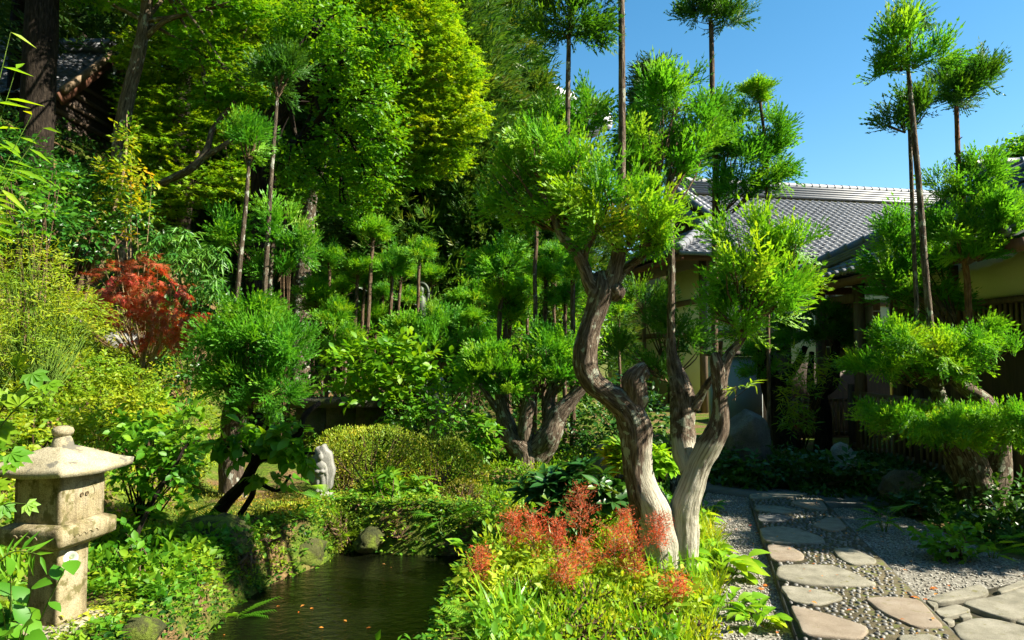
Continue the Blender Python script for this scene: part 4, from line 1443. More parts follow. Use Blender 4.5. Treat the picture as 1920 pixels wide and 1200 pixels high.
for s in range(4):
    for k in range(4):
        g = Geo()
        pts = [(0.215, -0.09 + 0.045 * k + 0.020 * math.cos(t), 0.585 + 0.022 * math.sin(t)) for t in np.linspace(0.2, 2.9, 7)]
        tube(g, pts, [0.005] * 7, 9, 5, 0, 1)
        g.xf(Matrix.Rotation(s * math.pi / 2, 4, 'Z'))
        part('carved_scallop', lp(g), M['granite'], plat)
boxp = part('fire_box', lp(sq_loft([(0.160, 0.66), (0.163, 0.67)] + [(0.163, 0.70 + 0.04 * k) for k in range(5)] + [(0.162, 0.90), (0.15, 0.93), (0.15, 0.945)], 9, 4, 0.003)), M['granite'], lan)
for s in (0, 2):
    g = Geo()
    pts = [(0.1625, 0.082 * math.cos(t), 0.80 + 0.082 * math.sin(t)) for t in np.linspace(-0.5, 2.3, 25)]
    tube(g, pts, [0.0045] * 25, 26, 6, 0, 1)
    g.xf(Matrix.Rotation(s * math.pi / 2, 4, 'Z'))
    part('window_ring', lp(g), M['granite'], boxp)
    for y in (-0.018, 0.02):
        g = Geo(); lathe(g, [(0.0, 0.0), (0.011, 0.0), (0.012, 0.004)], 12)
        g.xf(Matrix.Rotation(s * math.pi / 2, 4, 'Z') @ Matrix.Translation((0.1665, y, 0.805)) @ Matrix.Rotation(R(90), 4, 'Y'))
        part('peep_hole', lp(g), M['hole'], boxp)  # dark disc, its colour carries the shade inside the opening
# cap: concave pyramid with a raised rim
cap = Geo()
n = 22
u = np.linspace(-1, 1, n)
X, Y = np.meshgrid(u, u, indexing='ij')
rr_ = np.maximum(np.abs(X), np.abs(Y))
Zt = 0.962 + 0.125 * (1 - rr_ ** 1.35) + 0.018 * (np.abs(X * Y)) ** 1.5 * rr_ ** 3
Zb = 0.925 + 0.018 * (np.abs(X * Y)) ** 1.5 + 0.012 * (1 - rr_)
hw = 0.272
Vt = np.stack([X * hw, Y * hw, Zt], -1).reshape(-1, 3)
Vt = Vt + ((fbm(Vt * 20, 7, 3) - 0.5) * 0.012)[:, None] * np.array([0.3, 0.3, 1])
Vb = np.stack([X * hw * 0.985, Y * hw * 0.985, Zb], -1).reshape(-1, 3)
i = np.arange(n - 1)[:, None] * n; j = np.arange(n - 1)[None, :]
Q = np.stack([i + j, i + n + j, i + n + j + 1, i + j + 1], -1).reshape(-1, 4)
rim = [k for k in range(n)] + [k * n + n - 1 for k in range(1, n)] + [(n - 1) * n + k for k in range(n - 2, -1, -1)] + [k * n for k in range(n - 2, 0, -1)]
N2 = n * n
cap.add(np.vstack([Vt, Vb]), [Q, Q[:, ::-1] + N2, np.array([(rim[k], rim[(k + 1) % len(rim)], rim[(k + 1) % len(rim)] + N2, rim[k] + N2) for k in range(len(rim))])])
part('cap', lp(cap), M['granite_roof'], lan)
g = Geo()
lathe(g, [(0.062, 1.06), (0.060, 1.085), (0.050, 1.115), (0.042, 1.128), (0.042, 1.135), (0.054, 1.141), (0.060, 1.158), (0.053, 1.176), (0.028, 1.187), (0.0, 1.19)], 24)
part('jewel', lp(g), M['granite_roof'], lan, smooth=True)

# ------------------------------------------------------------------ carved statue
sp = W(603, 928, 7.15)
st = thing('stone_statue', 'small grey stone statue carved in relief against a scalloped halo slab', 'statue', sp)
k_ = sp.y / F
hgt = 90 * k_; wid = 46 * k_
out = []
for t in np.linspace(-math.pi * 0.5, math.pi * 1.5, 56, endpoint=False):
    x = math.cos(t); z = math.sin(t)
    rr_ = 1 + 0.05 * math.cos(t * 9)
    out.append((x * wid * 0.5 * rr_ * (1 - 0.12 * max(0, z)), max(-0.02 * hgt, hgt * 0.5 + z * hgt * 0.52 * rr_)))
g = Geo()
n = len(out)
V = []
for s_, y in ((0.93, -0.045), (1.0, -0.03), (1.0, 0.05)):
    V += [(x * s_, y, hgt * 0.5 + (z - hgt * 0.5) * s_) for x, z in out]
i = np.arange(n)
g.add(np.array(V) + np.array(sp), [np.stack([k * n + (i + 1) % n, k * n + i, (k + 1) * n + i, (k + 1) * n + (i + 1) % n], -1) for k in range(2)] + [np.array([list(range(n))]), np.array([list(range(2 * n, 3 * n))[::-1]])])
part('halo_slab', g, M['statue'], st)
g = Geo()
V, f = ICO[3]
def eb(c, s):
    g.add(V * np.array(s) * hgt + np.array([c[0] * hgt, -0.05 + c[1] * hgt, c[2] * hgt]) + np.array(sp), f)
eb((0, -0.03, 0.79), (0.062, 0.06, 0.078))       # head
eb((0, -0.03, 0.87), (0.035, 0.035, 0.04))       # topknot
eb((0, -0.02, 0.70), (0.035, 0.035, 0.04))       # neck
eb((0, -0.01, 0.60), (0.125, 0.075, 0.11))       # shoulders
eb((0, -0.01, 0.46), (0.10, 0.075, 0.13))        # body
eb((-0.05, -0.0, 0.27), (0.062, 0.065, 0.17)); eb((0.05, -0.0, 0.27), (0.062, 0.065, 0.17))   # legs in robe
eb((-0.11, -0.02, 0.52), (0.04, 0.045, 0.10)); eb((0.11, -0.02, 0.52), (0.04, 0.045, 0.10))
eb((-0.05, -0.07, 0.50), (0.06, 0.035, 0.035)); eb((0.05, -0.07, 0.50), (0.06, 0.035, 0.035)) # hands
eb((-0.13, 0.0, 0.36), (0.03, 0.03, 0.16)); eb((0.13, 0.0, 0.36), (0.03, 0.03, 0.16))        # sleeves
eb((-0.04, -0.05, 0.11), (0.045, 0.07, 0.035)); eb((0.04, -0.05, 0.11), (0.045, 0.07, 0.035)) # feet
fo = part('figure', g, M['statue'], st, smooth=True)
mo = fo.modifiers.new('remesh', 'REMESH'); mo.mode = 'VOXEL'; mo.voxel_size = 0.008; mo.use_smooth_shade = True
g = Geo(); rock_geo(g, np.array(sp) + np.array([0, 0.02, -0.09]), (wid * 0.66, 0.15, 0.15), 8, 3, 0.12)
part('pedestal', g, M['statue'], st)

# bronze figure with a halo ring standing far among the poles
bp = W(790, 592, 14.0)
hb_ = H(bp.x, bp.y)
bs = thing('bronze_figure', 'distant bronze figure with ring-shaped halo standing among thin cedar poles', 'statue', (bp.x, bp.y, hb_))
k_ = 14.0 / F
g = Geo()
pts = [(bp.x + 13 * k_ * math.cos(t), 14.0, W(790, 550, 14).z + 19 * k_ * math.sin(t)) for t in np.linspace(0, 2 * math.pi, 25)]
tube(g, pts, [3 * k_] * 25, 40, 6, 0, 1)
part('halo', g, M['bronze'], bs)
g = Geo()
zt = W(790, 545, 14).z
lathe(g, [(0.0, hb_), (0.16, hb_), (0.15, hb_ + 0.3), (0.09, zt - 0.55), (0.11, zt - 0.35), (0.10, zt - 0.16), (0.04, zt - 0.10), (0.06, zt - 0.02), (0.055, zt + 0.05), (0.0, zt + 0.09)], 14, (bp.x, 13.95, 0))
part('body', g, M['bronze'], bs, smooth=True)
wa, wb = W(652, 533, 13.6), W(782, 572, 13.6)
g = Geo(); tube(g, [wa, (wa + wb) / 2 + Vector((0, 0, -0.02)), wb], [0.006] * 3, 12, 5, 0, 1)
tag(part('wire_line', g, M['wire']), 'thin pale wire strung between the far cedar poles', 'wire')

# ------------------------------------------------------------------ stones and low walls
def rock(label, px, py, rx, ry, d, mat, seed, dep=None, sub=4, name='rock', sink=0.3, group=None):
    c, s = B(px, py, rx, ry, d, dep)
    o = thing(name, label, 'rock', (c[0], c[1], c[2] - s[2]), group)
    g = Geo()
    zb = min(c[2] - s[2], H(c[0], c[1]) - 0.05)
    zt = c[2] + s[2]
    rock_geo(g, (c[0], c[1], (zb + zt) / 2), (s[0], s[1], (zt - zb) / 2), seed, sub, 0.30, 0, seed * 1.3)
    part('stone', g, M[mat], o)
    return o
rock('big dark upright rock with pale sunlit top beside the twin-trunk cedar', 1402, 830, 50, 66, 8.6, 'rock', 3, 0.3)
rock('flat tan stone catching a sunbeam in the dark porch garden', 1578, 842, 26, 14, 8.6, 'rock_pale', 12, 0.14)
rock('mossy pond edge boulder below the leaning shrub', 400, 1020, 75, 50, 5.7, 'rock_moss', 21, 0.35)
rock('dark overhanging pond edge stone under the mossy bank', 560, 1035, 52, 34, 6.3, 'rock_moss', 22, 0.22)
rock('low stone at the foot of the lantern plinth', 262, 1180, 42, 22, 3.95, 'rock_moss', 23, 0.16)
rock('wet dark stone at the pond corner nearest the lantern', 322, 1150, 44, 34, 4.6, 'rock_moss', 29, 0.2)
rock('pale boulder beneath the red maple on the slope', 232, 640, 40, 26, 9.6, 'rock_pale', 24, 0.3)
rock('small brown stone above the yellow-green bank', 130, 612, 22, 22, 9.2, 'rock', 25, 0.2)
rock('leaning pale slab standing behind the azalea mound', 822, 745, 26, 48, 10.4, 'rock_pale', 26, 0.18)
rock('short pale stone post behind the azalea mound', 763, 800, 12, 26, 9.8, 'rock_pale', 27, 0.12)
rock('grey shaded boulder behind the left stem of the twin cedar', 1145, 842, 34, 28, 8.0, 'rock', 28, 0.25)
rock('rock half hidden at the back of the pond', 700, 1015, 50, 26, 6.75, 'rock_moss', 30, 0.16)
rock('dark stone under the pond bank at the far right corner', 835, 1012, 40, 26, 6.75, 'rock_moss', 31, 0.18)
rock('mossy knee-high stone at the dark bed below the flat cedar', 1690, 905, 40, 26, 7.4, 'rock', 33, 0.2)
wl_p = W(640, 770, 10.6)
lw = thing('stone_wall', 'long low mossy stone ledge behind the azalea mound', 'wall', (wl_p.x, 10.6, H(wl_p.x, 10.6)))
x0, x1 = W(555, 770, 10.6).x, W(722, 770, 10.6).x
zt = W(640, 748, 10.6).z
zb = H(wl_p.x, 10.6) - 0.1
for k in range(3):
    xa, xb = x0 + (x1 - x0) * k / 3, x0 + (x1 - x0) * (k + 1) / 3
    g = Geo(); box(g, ((xa + xb) / 2, 10.75, (zb + zt - 0.14) / 2), (xb - xa - 0.02, 0.35, zt - 0.14 - zb)); part('block', g, M['wall_stone'], lw)
g = Geo(); box(g, ((x0 + x1) / 2, 10.72, zt - 0.06), (x1 - x0 + 0.12, 0.5, 0.14)); part('capstone', g, M['wall_stone'], lw)
# ------------------------------------------------------------------ the cedars
def pom_mesh(seed, near, mat, size):
    rg = np.random.default_rng(seed)
    g = Geo()
    tm = {2: SPRAY_NEAR, 1: SPRAY_MID, 0: SPRAY_FAR}[near]
    nb = 6
    for k in range(nb):                      # an uneven ball: several lobes round the stem
        a = k * 2.4 + rg.uniform(-0.4, 0.4)
        rr = rg.uniform(0.30, 0.48)
        z = rg.uniform(-0.35, 0.45)
        sugi(g, rg, [(np.array([math.cos(a) * rr, math.sin(a) * rr, z]), np.array([0.55, 0.55, 0.46]) * rg.uniform(0.8, 1.1))], 0.8, size, tm, 0.55)
    sugi(g, rg, [(np.array([0, 0, 0.45]), np.array([0.4, 0.4, 0.55]))], 0.7, size, tm, 0.9)
    b_ = Geo()
    for k in range(16):
        a = k * 2.4; z = -0.6 + 1.3 * k / 26
        e = np.array([math.cos(a), math.sin(a), 0]) * rg.uniform(0.45, 0.75)
        tube(b_, [(0, 0, z - 0.1), (e[0] * 0.5, e[1] * 0.5, z), (e[0], e[1], z + 0.22)], [0.016, 0.011, 0.005], 5, 4, 0, 1, cap=False)
    me = to_mesh('crown', g); me.materials.append(mat)
    mb = to_mesh('branches', b_); mb.materials.append(M['twig'])
    return me, mb
POM_NEAR = [pom_mesh(s, 2, M['sugi'], 0.55) for s in (1, 2, 3)]
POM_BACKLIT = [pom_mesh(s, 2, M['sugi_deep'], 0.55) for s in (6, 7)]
POM_MID = [pom_mesh(s, 1, M['sugi_bright'], 0.55) for s in (11, 12, 13)]
POM_DEEP = [pom_mesh(s, 1, M['sugi'], 0.55) for s in (14, 15)]
rt = np.random.default_rng(77)

def add_crown(root, px, py, r, d, src, squash=1.0, k=[0]):
    k[0] += 1
    me, mb = src[k[0] % len(src)]
    c = W(px, py, d) - wloc(root)
    s = r * d / F
    o = copy_part(me, 'crown', root, c, (s, s, s * squash), k[0] * 2.1)
    copy_part(mb, 'branches', o, (0, 0, 0), (1, 1, 1), 0)
    return o

def pole(label, pts, d, r0, r1, crowns, src=None, bark='bark_pole', group=None, foot=None, name='pole_cedar'):
    """pts: pixels of the trunk from low to high, at depth d; it is carried down to the ground"""
    P = [W(px, py, d) for px, py in pts]
    b = P[0] + (P[0] - P[1]).normalized() * 0.01
    z = H(P[0].x, d)
    base = Vector((P[0].x - (P[1].x - P[0].x) * 0.15, d, z - 0.05))
    if foot:
        q = W(*foot, d); base = Vector((q.x, d, H(q.x, d) - 0.05))
    root = thing(name, label, 'tree', base, group)
    g = Geo()
    k = d / F
    pp_ = [base] + P if P[0].z > z + 0.2 else P
    rgq = random.Random(int(pts[0][0]) + 7)
    qq = [pp_[0]]
    for i_ in range(1, len(pp_)):
        m_ = (pp_[i_ - 1] + pp_[i_]) / 2 + Vector((rgq.gauss(0, 1.6) * k, rgq.gauss(0, 1.6) * k, 0))
        qq += [m_, pp_[i_]]
    pp_ = qq
    for i_ in range(7):
        j_ = rgq.randrange(1, len(pp_))
        t_ = rgq.random(); a_ = rgq.uniform(0, 6.28); l_ = rgq.uniform(5, 16) * k
        p_ = pp_[j_ - 1] * (1 - t_) + pp_[j_] * t_
        tube(g, [p_, p_ + Vector((math.cos(a_), math.sin(a_), 0.5)) * l_], [r0 * k * 0.3, r0 * k * 0.12], 3, 4, 0, 1, False)
    tube(g, pp_, [r0 * k * 1.1] + list(np.linspace(r0, r1, len(pp_) - 1) * k), max(8, len(pp_) * 6), 10, 0.10, int(abs(pts[0][0])) % 97, True, 0.05)
    part('trunk', g, M[bark], root, smooth=True)
    for c in crowns:
        add_crown(root, c[0], c[1], c[2], d, src or POM_MID, c[3] if len(c) > 3 else 0.9)
    return root

# ---- the twin-trunk platform cedar in the middle of the picture
mb_ = onground(1255, 1080)
D0 = mb_.y
main = thing('platform_cedar', 'old twin-trunk platform cedar with bleached gnarled trunk beside the gravel path', 'tree', mb_)
def T_(lst):
    return [W(x, y, d) for x, y, r, d in lst], [0.9 * r * d / F for x, y, r, d in lst]
g = Geo()
stems = [
    [(1240, 1105, 50, D0), (1240, 1060, 40, D0), (1232, 1005, 41, D0), (1217, 950, 40, D0), (1198, 890, 29, D0), (1194, 830, 32, D0), (1190, 795, 34, D0), (1172, 762, 29, D0), (1140, 738, 24, D0), (1112, 716, 25, D0), (1098, 685, 26, D0), (1098, 650, 25, D0), (1108, 610, 23, D0), (1118, 580, 24, D0), (1128, 550, 26, D0), (1128, 528, 22, D0 + .03), (1126, 512, 14, D0 + .05)],
    [(1282, 1105, 40, D0), (1281, 1060, 31, D0), (1282, 1005, 29, D0), (1283, 955, 29, D0), (1298, 910, 26, D0), (1311, 872, 24, D0), (1328, 840, 25, D0 - .02), (1344, 808, 23, D0 - .04), (1350, 778, 18, D0 - .05), (1350, 748, 15, D0 - .05), (1347, 705, 14, D0 - .05), (1342, 676, 13, D0 - .05), (1340, 662, 8, D0 - .05)],
    [(1296, 885, 22, D0 + .08), (1285, 850, 24, D0 + .16), (1281, 810, 25, D0 + .2), (1282, 770, 25, D0 + .22), (1278, 735, 24, D0 + .25), (1268, 700, 18, D0 + .3), (1259, 660, 11, D0 + .35), (1258, 600, 8, D0 + .4), (1259, 480, 6.5, D0 + .42), (1258, 330, 4, D0 + .45)],
]
for k, s in enumerate(stems):
    P, r = T_(s)
    tube(g, P, r, 130 if k < 2 else 70, 36 if k < 2 else 28, 0.17, 40 + k, True, 0.11, 2.4)
limbs = [
    [(1124, 556, 22, D0), (1106, 530, 15, D0), (1096, 505, 13, D0), (1086, 482, 12, D0), (1070, 462, 11, D0), (1050, 436, 10, D0 + .05), (1036, 400, 7, D0 + .1), (1010, 350, 5, D0 + .15)],
    [(1092, 495, 10, D0), (1098, 470, 8, D0), (1108, 450, 7, D0), (1125, 420, 6, D0 - .05), (1140, 380, 4, D0 - .1)],
    [(1136, 548, 22, D0), (1148, 520, 18, D0), (1156, 492, 16, D0), (1161, 470, 14, D0), (1163, 464, 9, D0)],
    [(1140, 540, 16, D0 + .05), (1170, 508, 10, D0 + .08), (1200, 484, 8, D0 + .08), (1232, 455, 7, D0 + .05), (1250, 410, 4, D0)],
    [(1190, 770, 22, D0), (1190, 735, 25, D0 - .02), (1190, 712, 25, D0 - .03), (1199, 694, 15, D0 - .04), (1210, 684, 8, D0 - .04)],
    [(1352, 728, 12, D0 - .04), (1358, 692, 11, D0 - .03), (1368, 664, 10, D0 - .02), (1386, 642, 8, D0), (1402, 612, 7, D0), (1412, 560, 5, D0), (1420, 500, 3, D0)],
    [(1300, 765, 12, D0 + .18), (1314, 742, 9, D0 + .15), (1328, 718, 7, D0 + .1), (1346, 690, 5, D0 + .1), (1352, 640, 4, D0)],
    [(1152, 530, 10, D0 + .25), (1163, 420, 8, D0 + .3), (1166, 300, 8, D0 + .3), (1166, 120, 7.2, D0 + .3), (1165, -40, 6.5, D0 + .3), (1165, -330, 4, D0 + .3)],
    [(1060, 452, 7, D0 + .1), (1063, 360, 5.5, D0 + .25), (1064, 230, 5.5, D0 + .3), (1066, 110, 5, D0 + .3), (1068, 0, 3.5, D0 + .3)],
]
for k, s in enumerate(limbs):
    P, r = T_(s)
    tube(g, P, r, 60, 22 if k < 7 else 12, 0.13 if k < 7 else 0.06, 60 + k, True, 0.08, 2.4)
# knots and burls
for k, (x, y, r, d) in enumerate(((1190, 745, 27, D0), (1150, 545, 22, D0), (1344, 812, 20, D0), (1205, 700, 14, D0 - .02))):
    P, rr_ = T_([(x - 4, y + r * 0.8, r * 0.55, d), (x, y + r * 0.3, r * 0.95, d), (x + 2, y - r * 0.2, r, d), (x + 4, y - r * 0.7, r * 0.5, d)])
    tube(g, P, rr_, 26, 26, 0.24, 80 + k, True, 0.12, 2.6)
allV = np.concatenate(g.V)
bl = 1.3 * (1 - sm(0.55, 1.25, allV[:, 2])) * sm(W(1180, 1000, D0).x, W(1222, 1000, D0).x, allV[:, 0])
bl = bl * (0.55 + 0.8 * (fbm(allV * np.array([9, 9, 3]), 4, 3)))
up_ = (allV[:, 2] > 1.0) * 0.0
g.A['bleach'] = [(0, (bl + up_).astype(np.float32))]
part('trunk', g, M['bark_main'], main, smooth=True)

def crown_part(root, blobs, mat, name='crown', dens=1.0, size=0.235, tm=SPRAY_NEAR, seed=1, upb=0.6, tw=None, lo=0.25):
    rg = np.random.default_rng(seed)
    g = Geo()
    bl_ = [B(*b) for b in blobs]
    bl_ = [(c, np.maximum(r - size * 0.06, r * 0.7)) for c, r in bl_]
    sugi(g, rg, bl_, dens, size, tm, upb, lo)
    o = part(name, g, M[mat], root)
    b2 = Geo()
    for c, r in bl_:
        base = c - np.array([0, 0, r[2] * 0.8]) if tw is None else np.array(W(*tw))
        base = base * 0.7 + (c - np.array([0, 0, r[2] * 0.8])) * 0.3 if tw is not None else base
        twigs_to(b2, rg, base, [(c, r)], 5, 0.008 * (size / 0.2))
    part('branches', b2, M['twig'], o)
    return o
crown_part(main, [(1010, 265, 78, 48, 5.3), (965, 320, 66, 60, 5.4), (1075, 300, 76, 60, 5.1), (1000, 390, 62, 42, 5.45), (1060, 385, 70, 45, 5.15), (940, 380, 40, 40, 5.5)], 'sugi_bright', seed=21, tw=(1060, 440, 5.1))
crown_part(main, [(1140, 355, 75, 55, 4.95), (1215, 395, 72, 52, 4.95), (1245, 448, 42, 26, 4.95), (1180, 452, 50, 26, 5.0), (1120, 420, 55, 28, 4.9)], 'sugi_bright', seed=22, tw=(1160, 470, 4.95))
crown_part(main, [(1205, 250, 62, 56, 5.6), (1260, 300, 76, 72, 5.6), (1250, 180, 70, 52, 5.7), (1320, 210, 44, 50, 5.7), (1185, 300, 50, 50, 5.6), (1310, 260, 40, 50, 5.6)], 'sugi', seed=23, tw=(1200, 470, 5.3))
crown_part(main, [(1040, 215, 45, 35, 5.6), (1108, 190, 40, 36, 5.7), (1085, 235, 40, 28, 5.6)], 'sugi', seed=24, tw=(1070, 400, 5.4))
crown_part(main, [(1400, 440, 66, 40, 5.1), (1445, 485, 75, 48, 5.0), (1390, 505, 66, 48, 4.95), (1425, 560, 78, 46, 4.95), (1352, 565, 45, 38, 5.1), (1490, 450, 40, 28, 5.05), (1385, 605, 58, 30, 5.0), (1480, 530, 42, 36, 5.0)], 'sugi_bright', seed=25, tw=(1395, 620, 4.95))
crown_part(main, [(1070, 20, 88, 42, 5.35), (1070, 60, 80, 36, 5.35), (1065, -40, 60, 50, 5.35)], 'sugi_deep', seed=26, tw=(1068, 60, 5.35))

# ---- pole cedars around it
def P_(label, pts, d, r0, r1, crowns, src=None, bark='bark_pole', foot=None):
    return pole(label, pts, d, r0, r1, crowns, src, bark, None, foot)
pc1 = P_('slim cedar whose top tuft meets the sky left of the tiled roof ridge', [(1340, 640), (1340, 420), (1336, 200), (1333, 40)], 9.9, 6.5, 4.5, [(1332, 15, 62, 0.95)], POM_BACKLIT, foot=(1342, 800))
crown_part(pc1, [(1385, 215, 60, 34, 9.9), (1415, 290, 68, 60, 9.7), (1360, 270, 52, 60, 9.9), (1455, 330, 34, 30, 9.7), (1375, 350, 60, 34, 9.7)], 'sugi', seed=31, tw=(1338, 420, 9.9), size=0.32)
pc2 = P_('slim lichened cedar standing before the yellow hall wall', [(1262, 740), (1261, 600), (1260, 480), (1258, 330)], 8.0, 6.5, 5, [], bark='bark_lichen', foot=(1262, 860))
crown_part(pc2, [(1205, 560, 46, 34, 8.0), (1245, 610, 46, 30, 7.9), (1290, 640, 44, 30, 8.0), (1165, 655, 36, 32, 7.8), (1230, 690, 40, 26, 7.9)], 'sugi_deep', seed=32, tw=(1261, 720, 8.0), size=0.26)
pc3 = P_('small round cedar tuft on thin stem above the hall roof', [(1440, 600), (1441, 420), (1438, 300), (1425, 190)], 9.6, 3.6, 2.8, [(1418, 178, 44, 0.7)], POM_MID, foot=(1440, 800))
crown_part(pc3, [(1450, 250, 36, 44, 9.6)], 'sugi', seed=33, tw=(1440, 300, 9.6), size=0.3)

# ---- flat-tiered cedar at the right edge with tall poles
rp = onground(1840, 965)
rd_ = rp.y
rc = thing('tiered_cedar', 'flat-tiered cedar with thick shaded trunk and tall bare poles at the right', 'tree', rp)
g = Geo()
for k, s in enumerate(([(1842, 1000, 52, rd_), (1840, 960, 42, rd_), (1825, 900, 40, rd_), (1800, 840, 36, rd_), (1770, 800, 24, rd_), (1740, 770, 14, rd_)],
                       [(1850, 940, 30, rd_), (1865, 880, 30, rd_), (1870, 820, 22, rd_), (1850, 760, 18, rd_), (1800, 720, 14, rd_), (1745, 660, 10, rd_)],
                       [(1800, 830, 20, rd_ - .1), (1760, 740, 14, rd_), (1748, 640, 7.4, rd_), (1736, 520, 6.8, rd_), (1724, 360, 6.2, rd_), (1712, 230, 5.6, rd_), (1700, 100, 3.6, rd_)],
                       [(1830, 830, 16, rd_ + .2), (1728, 690, 6, rd_ + .25), (1718, 560, 4.6, rd_ + .25), (1712, 420, 4.2, rd_ + .25), (1707, 280, 4, rd_ + .25), (1706, 240, 4, rd_ + .25)])):
    P, r = T_(s)
    tube(g, P, r, 60, 24 if k < 2 else 12, 0.14 if k < 2 else 0.05, 140 + k, True, 0.09, 2.4)
part('trunk', g, M['bark_main'], rc, smooth=True)
crown_part(rc, [(1665, 778, 46, 14, rd_ - .3, .4), (1720, 788, 60, 16, rd_ - .4, .5), (1790, 790, 62, 18, rd_ - .45, .5), (1860, 782, 60, 18, rd_ - .45, .5), (1915, 782, 46, 20, rd_ - .4, .5), (1770, 815, 64, 12, rd_ - .2, .5), (1870, 812, 56, 12, rd_ - .2, .5)], 'sugi_bright', seed=41, tw=(1800, 830, rd_), upb=0.3, size=0.20)
crown_part(rc, [(1640, 685, 46, 22, rd_, .4), (1690, 638, 50, 24, rd_ - .1, .5), (1720, 672, 56, 24, rd_ - .2, .5), (1790, 648, 58, 26, rd_ - .2, .5), (1850, 648, 44, 16, rd_ - .2, .4), (1770, 688, 60, 16, rd_ - .2, .4), (1660, 622, 30, 16, rd_), (1840, 612, 34, 18, rd_ - .1)], 'sugi_bright', seed=42, tw=(1750, 740, rd_), upb=0.4, size=0.20)
crown_part(rc, [(1690, 75, 66, 44, rd_ - .1), (1735, 105, 50, 34, rd_ - .1), (1712, 35, 42, 30, rd_ - .1), (1665, 120, 40, 28, rd_)], 'sugi', seed=43, tw=(1702, 130, rd_), size=0.26, dens=0.75)
crown_part(rc, [(1675, 225, 40, 30, rd_ + .25), (1720, 205, 40, 30, rd_ + .25), (1695, 190, 36, 26, rd_ + .25)], 'sugi_deep', seed=44, tw=(1706, 250, rd_ + .25), size=0.26, dens=0.75)
pr = P_('cedar with reddish double stem and broad tuft right of the tall bare poles', [(1818, 620), (1813, 520), (1804, 400), (1797, 300), (1793, 200)], rd_ + .5, 6.5, 4, [(1806, 160, 66, 1.0)], POM_BACKLIT, 'bark_red', foot=(1830, 900))
crown_part(pr, [(1800, 350, 58, 54, rd_ + .4), (1855, 400, 70, 56, rd_ + .3), (1790, 430, 62, 48, rd_ + .3), (1895, 440, 46, 36, rd_ + .3), (1840, 320, 46, 44, rd_ + .4), (1830, 470, 50, 26, rd_ + .3)], 'sugi', seed=45, tw=(1806, 500, rd_ + .4), size=0.24)
crown_part(pr, [(1690, 440, 54, 66, rd_ + 1.3), (1700, 530, 70, 54, rd_ + 1.2), (1660, 490, 44, 44, rd_ + 1.3), (1760, 560, 50, 40, rd_ + 1.1), (1750, 480, 40, 44, rd_ + 1.2)], 'sugi', seed=46, tw=(1812, 640, rd_ + .6), size=0.26)

# ---- shaded cedars before the porch
def platform_tree(label, base, stems, pads, mat, seed, bark='bark_main', size=0.22, tm=SPRAY_MID, tw=None, name='platform_cedar'):
    b = onground(*base)
    root = thing(name, label, 'tree', b)
    g = Geo()
    for k, s in enumerate(stems):
        P, r = T_([(x, y, rr, b.y + dd) for x, y, rr, dd in s])
        P[0].z = min(P[0].z, b.z - 0.03) if k == 0 else P[0].z
        tube(g, P, r, 60, 26, 0.16, seed + k, True, 0.10, 2.4)
    part('trunk', g, M[bark], root, smooth=True)
    for k, pd in enumerate(pads):
        crown_part(root, [(x, y, rx, ry, b.y + dd) for x, y, rx, ry, dd in pd], mat, seed=seed + 10 + k, size=size, tm=tm, tw=(*tw, b.y) if tw else None)
    return root
platform_tree('shaded cedar with thick leaning trunk just right of the big rock', (1480, 842), [[(1482, 850, 30, 0), (1468, 800, 22, 0), (1450, 740, 21, 0), (1438, 690, 20, 0), (1430, 655, 14, 0)], [(1450, 730, 14, 0), (1490, 690, 8, 0), (1510, 650, 6, 0)]],
              [[(1420, 690, 40, 22, -.2), (1440, 650, 52, 24, -.1), (1500, 630, 44, 18, -.2), (1470, 610, 40, 22, 0)]], 'sugi', 150, 'bark_dark', tw=(1436, 670))
platform_tree('dark slender cedar in deep shade before the porch', (1540, 850), [[(1542, 860, 18, 0), (1545, 790, 16, 0), (1535, 740, 18, 0), (1560, 715, 14, 0), (1566, 660, 9, 0), (1572, 620, 6, 0)], [(1535, 745, 12, 0), (1520, 720, 8, 0), (1522, 660, 5, 0)]],
              [[(1560, 620, 52, 22, 0), (1545, 590, 44, 20, .1), (1600, 640, 34, 18, 0)]], 'sugi_deep', 160, 'bark_dark', tw=(1566, 660))

# ---- cedar left of the pond: lichened stump, ball of foliage, two tall poles
lb = onground(434, 930)
lc = thing('platform_cedar', 'cedar with pale lichened stump, ball-shaped foliage and two tall poles left of the pond', 'tree', lb)
g = Geo()
ld = lb.y
for k, s in enumerate(([(436, 945, 32, ld), (434, 910, 25, ld), (433, 870, 24, ld), (436, 830, 24, ld), (440, 780, 26, ld), (448, 740, 20, ld)],
                       [(448, 770, 16, ld), (470, 720, 12, ld), (478, 640, 8, ld), (490, 590, 6, ld)],
                       [(440, 780, 14, ld), (438, 700, 9, ld), (436, 640, 7, ld), (444, 560, 5.4, ld), (452, 470, 5, ld), (462, 370, 4.5, ld), (467, 300, 3.5, ld)],
                       [(470, 730, 9, ld + .15), (492, 600, 6, ld + .15), (500, 480, 5.2, ld + .15), (508, 340, 4.6, ld + .15), (517, 220, 4, ld + .15), (521, 160, 3, ld + .15)],
                       [(480, 700, 7, ld + .3), (502, 590, 5, ld + .3), (508, 500, 4.5, ld + .3), (512, 440, 4, ld + .3)])):
    P, r = T_(s)
    tube(g, P, r, 50, 30 if k == 0 else 12, 0.14 if k == 0 else 0.05, 170 + k, True, 0.1, 2.4)
part('trunk', g, M['bark_lichen'], lc, smooth=True)
crown_part(lc, [(420, 640, 52, 60, ld), (480, 620, 60, 62, ld - .1), (535, 650, 52, 62, ld - .05), (440, 700, 60, 44, ld - .1), (510, 720, 70, 44, ld - .15), (400, 690, 34, 30, ld), (470, 570, 40, 36, ld), (470, 755, 60, 30, ld - .1)], 'sugi', seed=51, size=0.26, tw=(455, 760, ld))
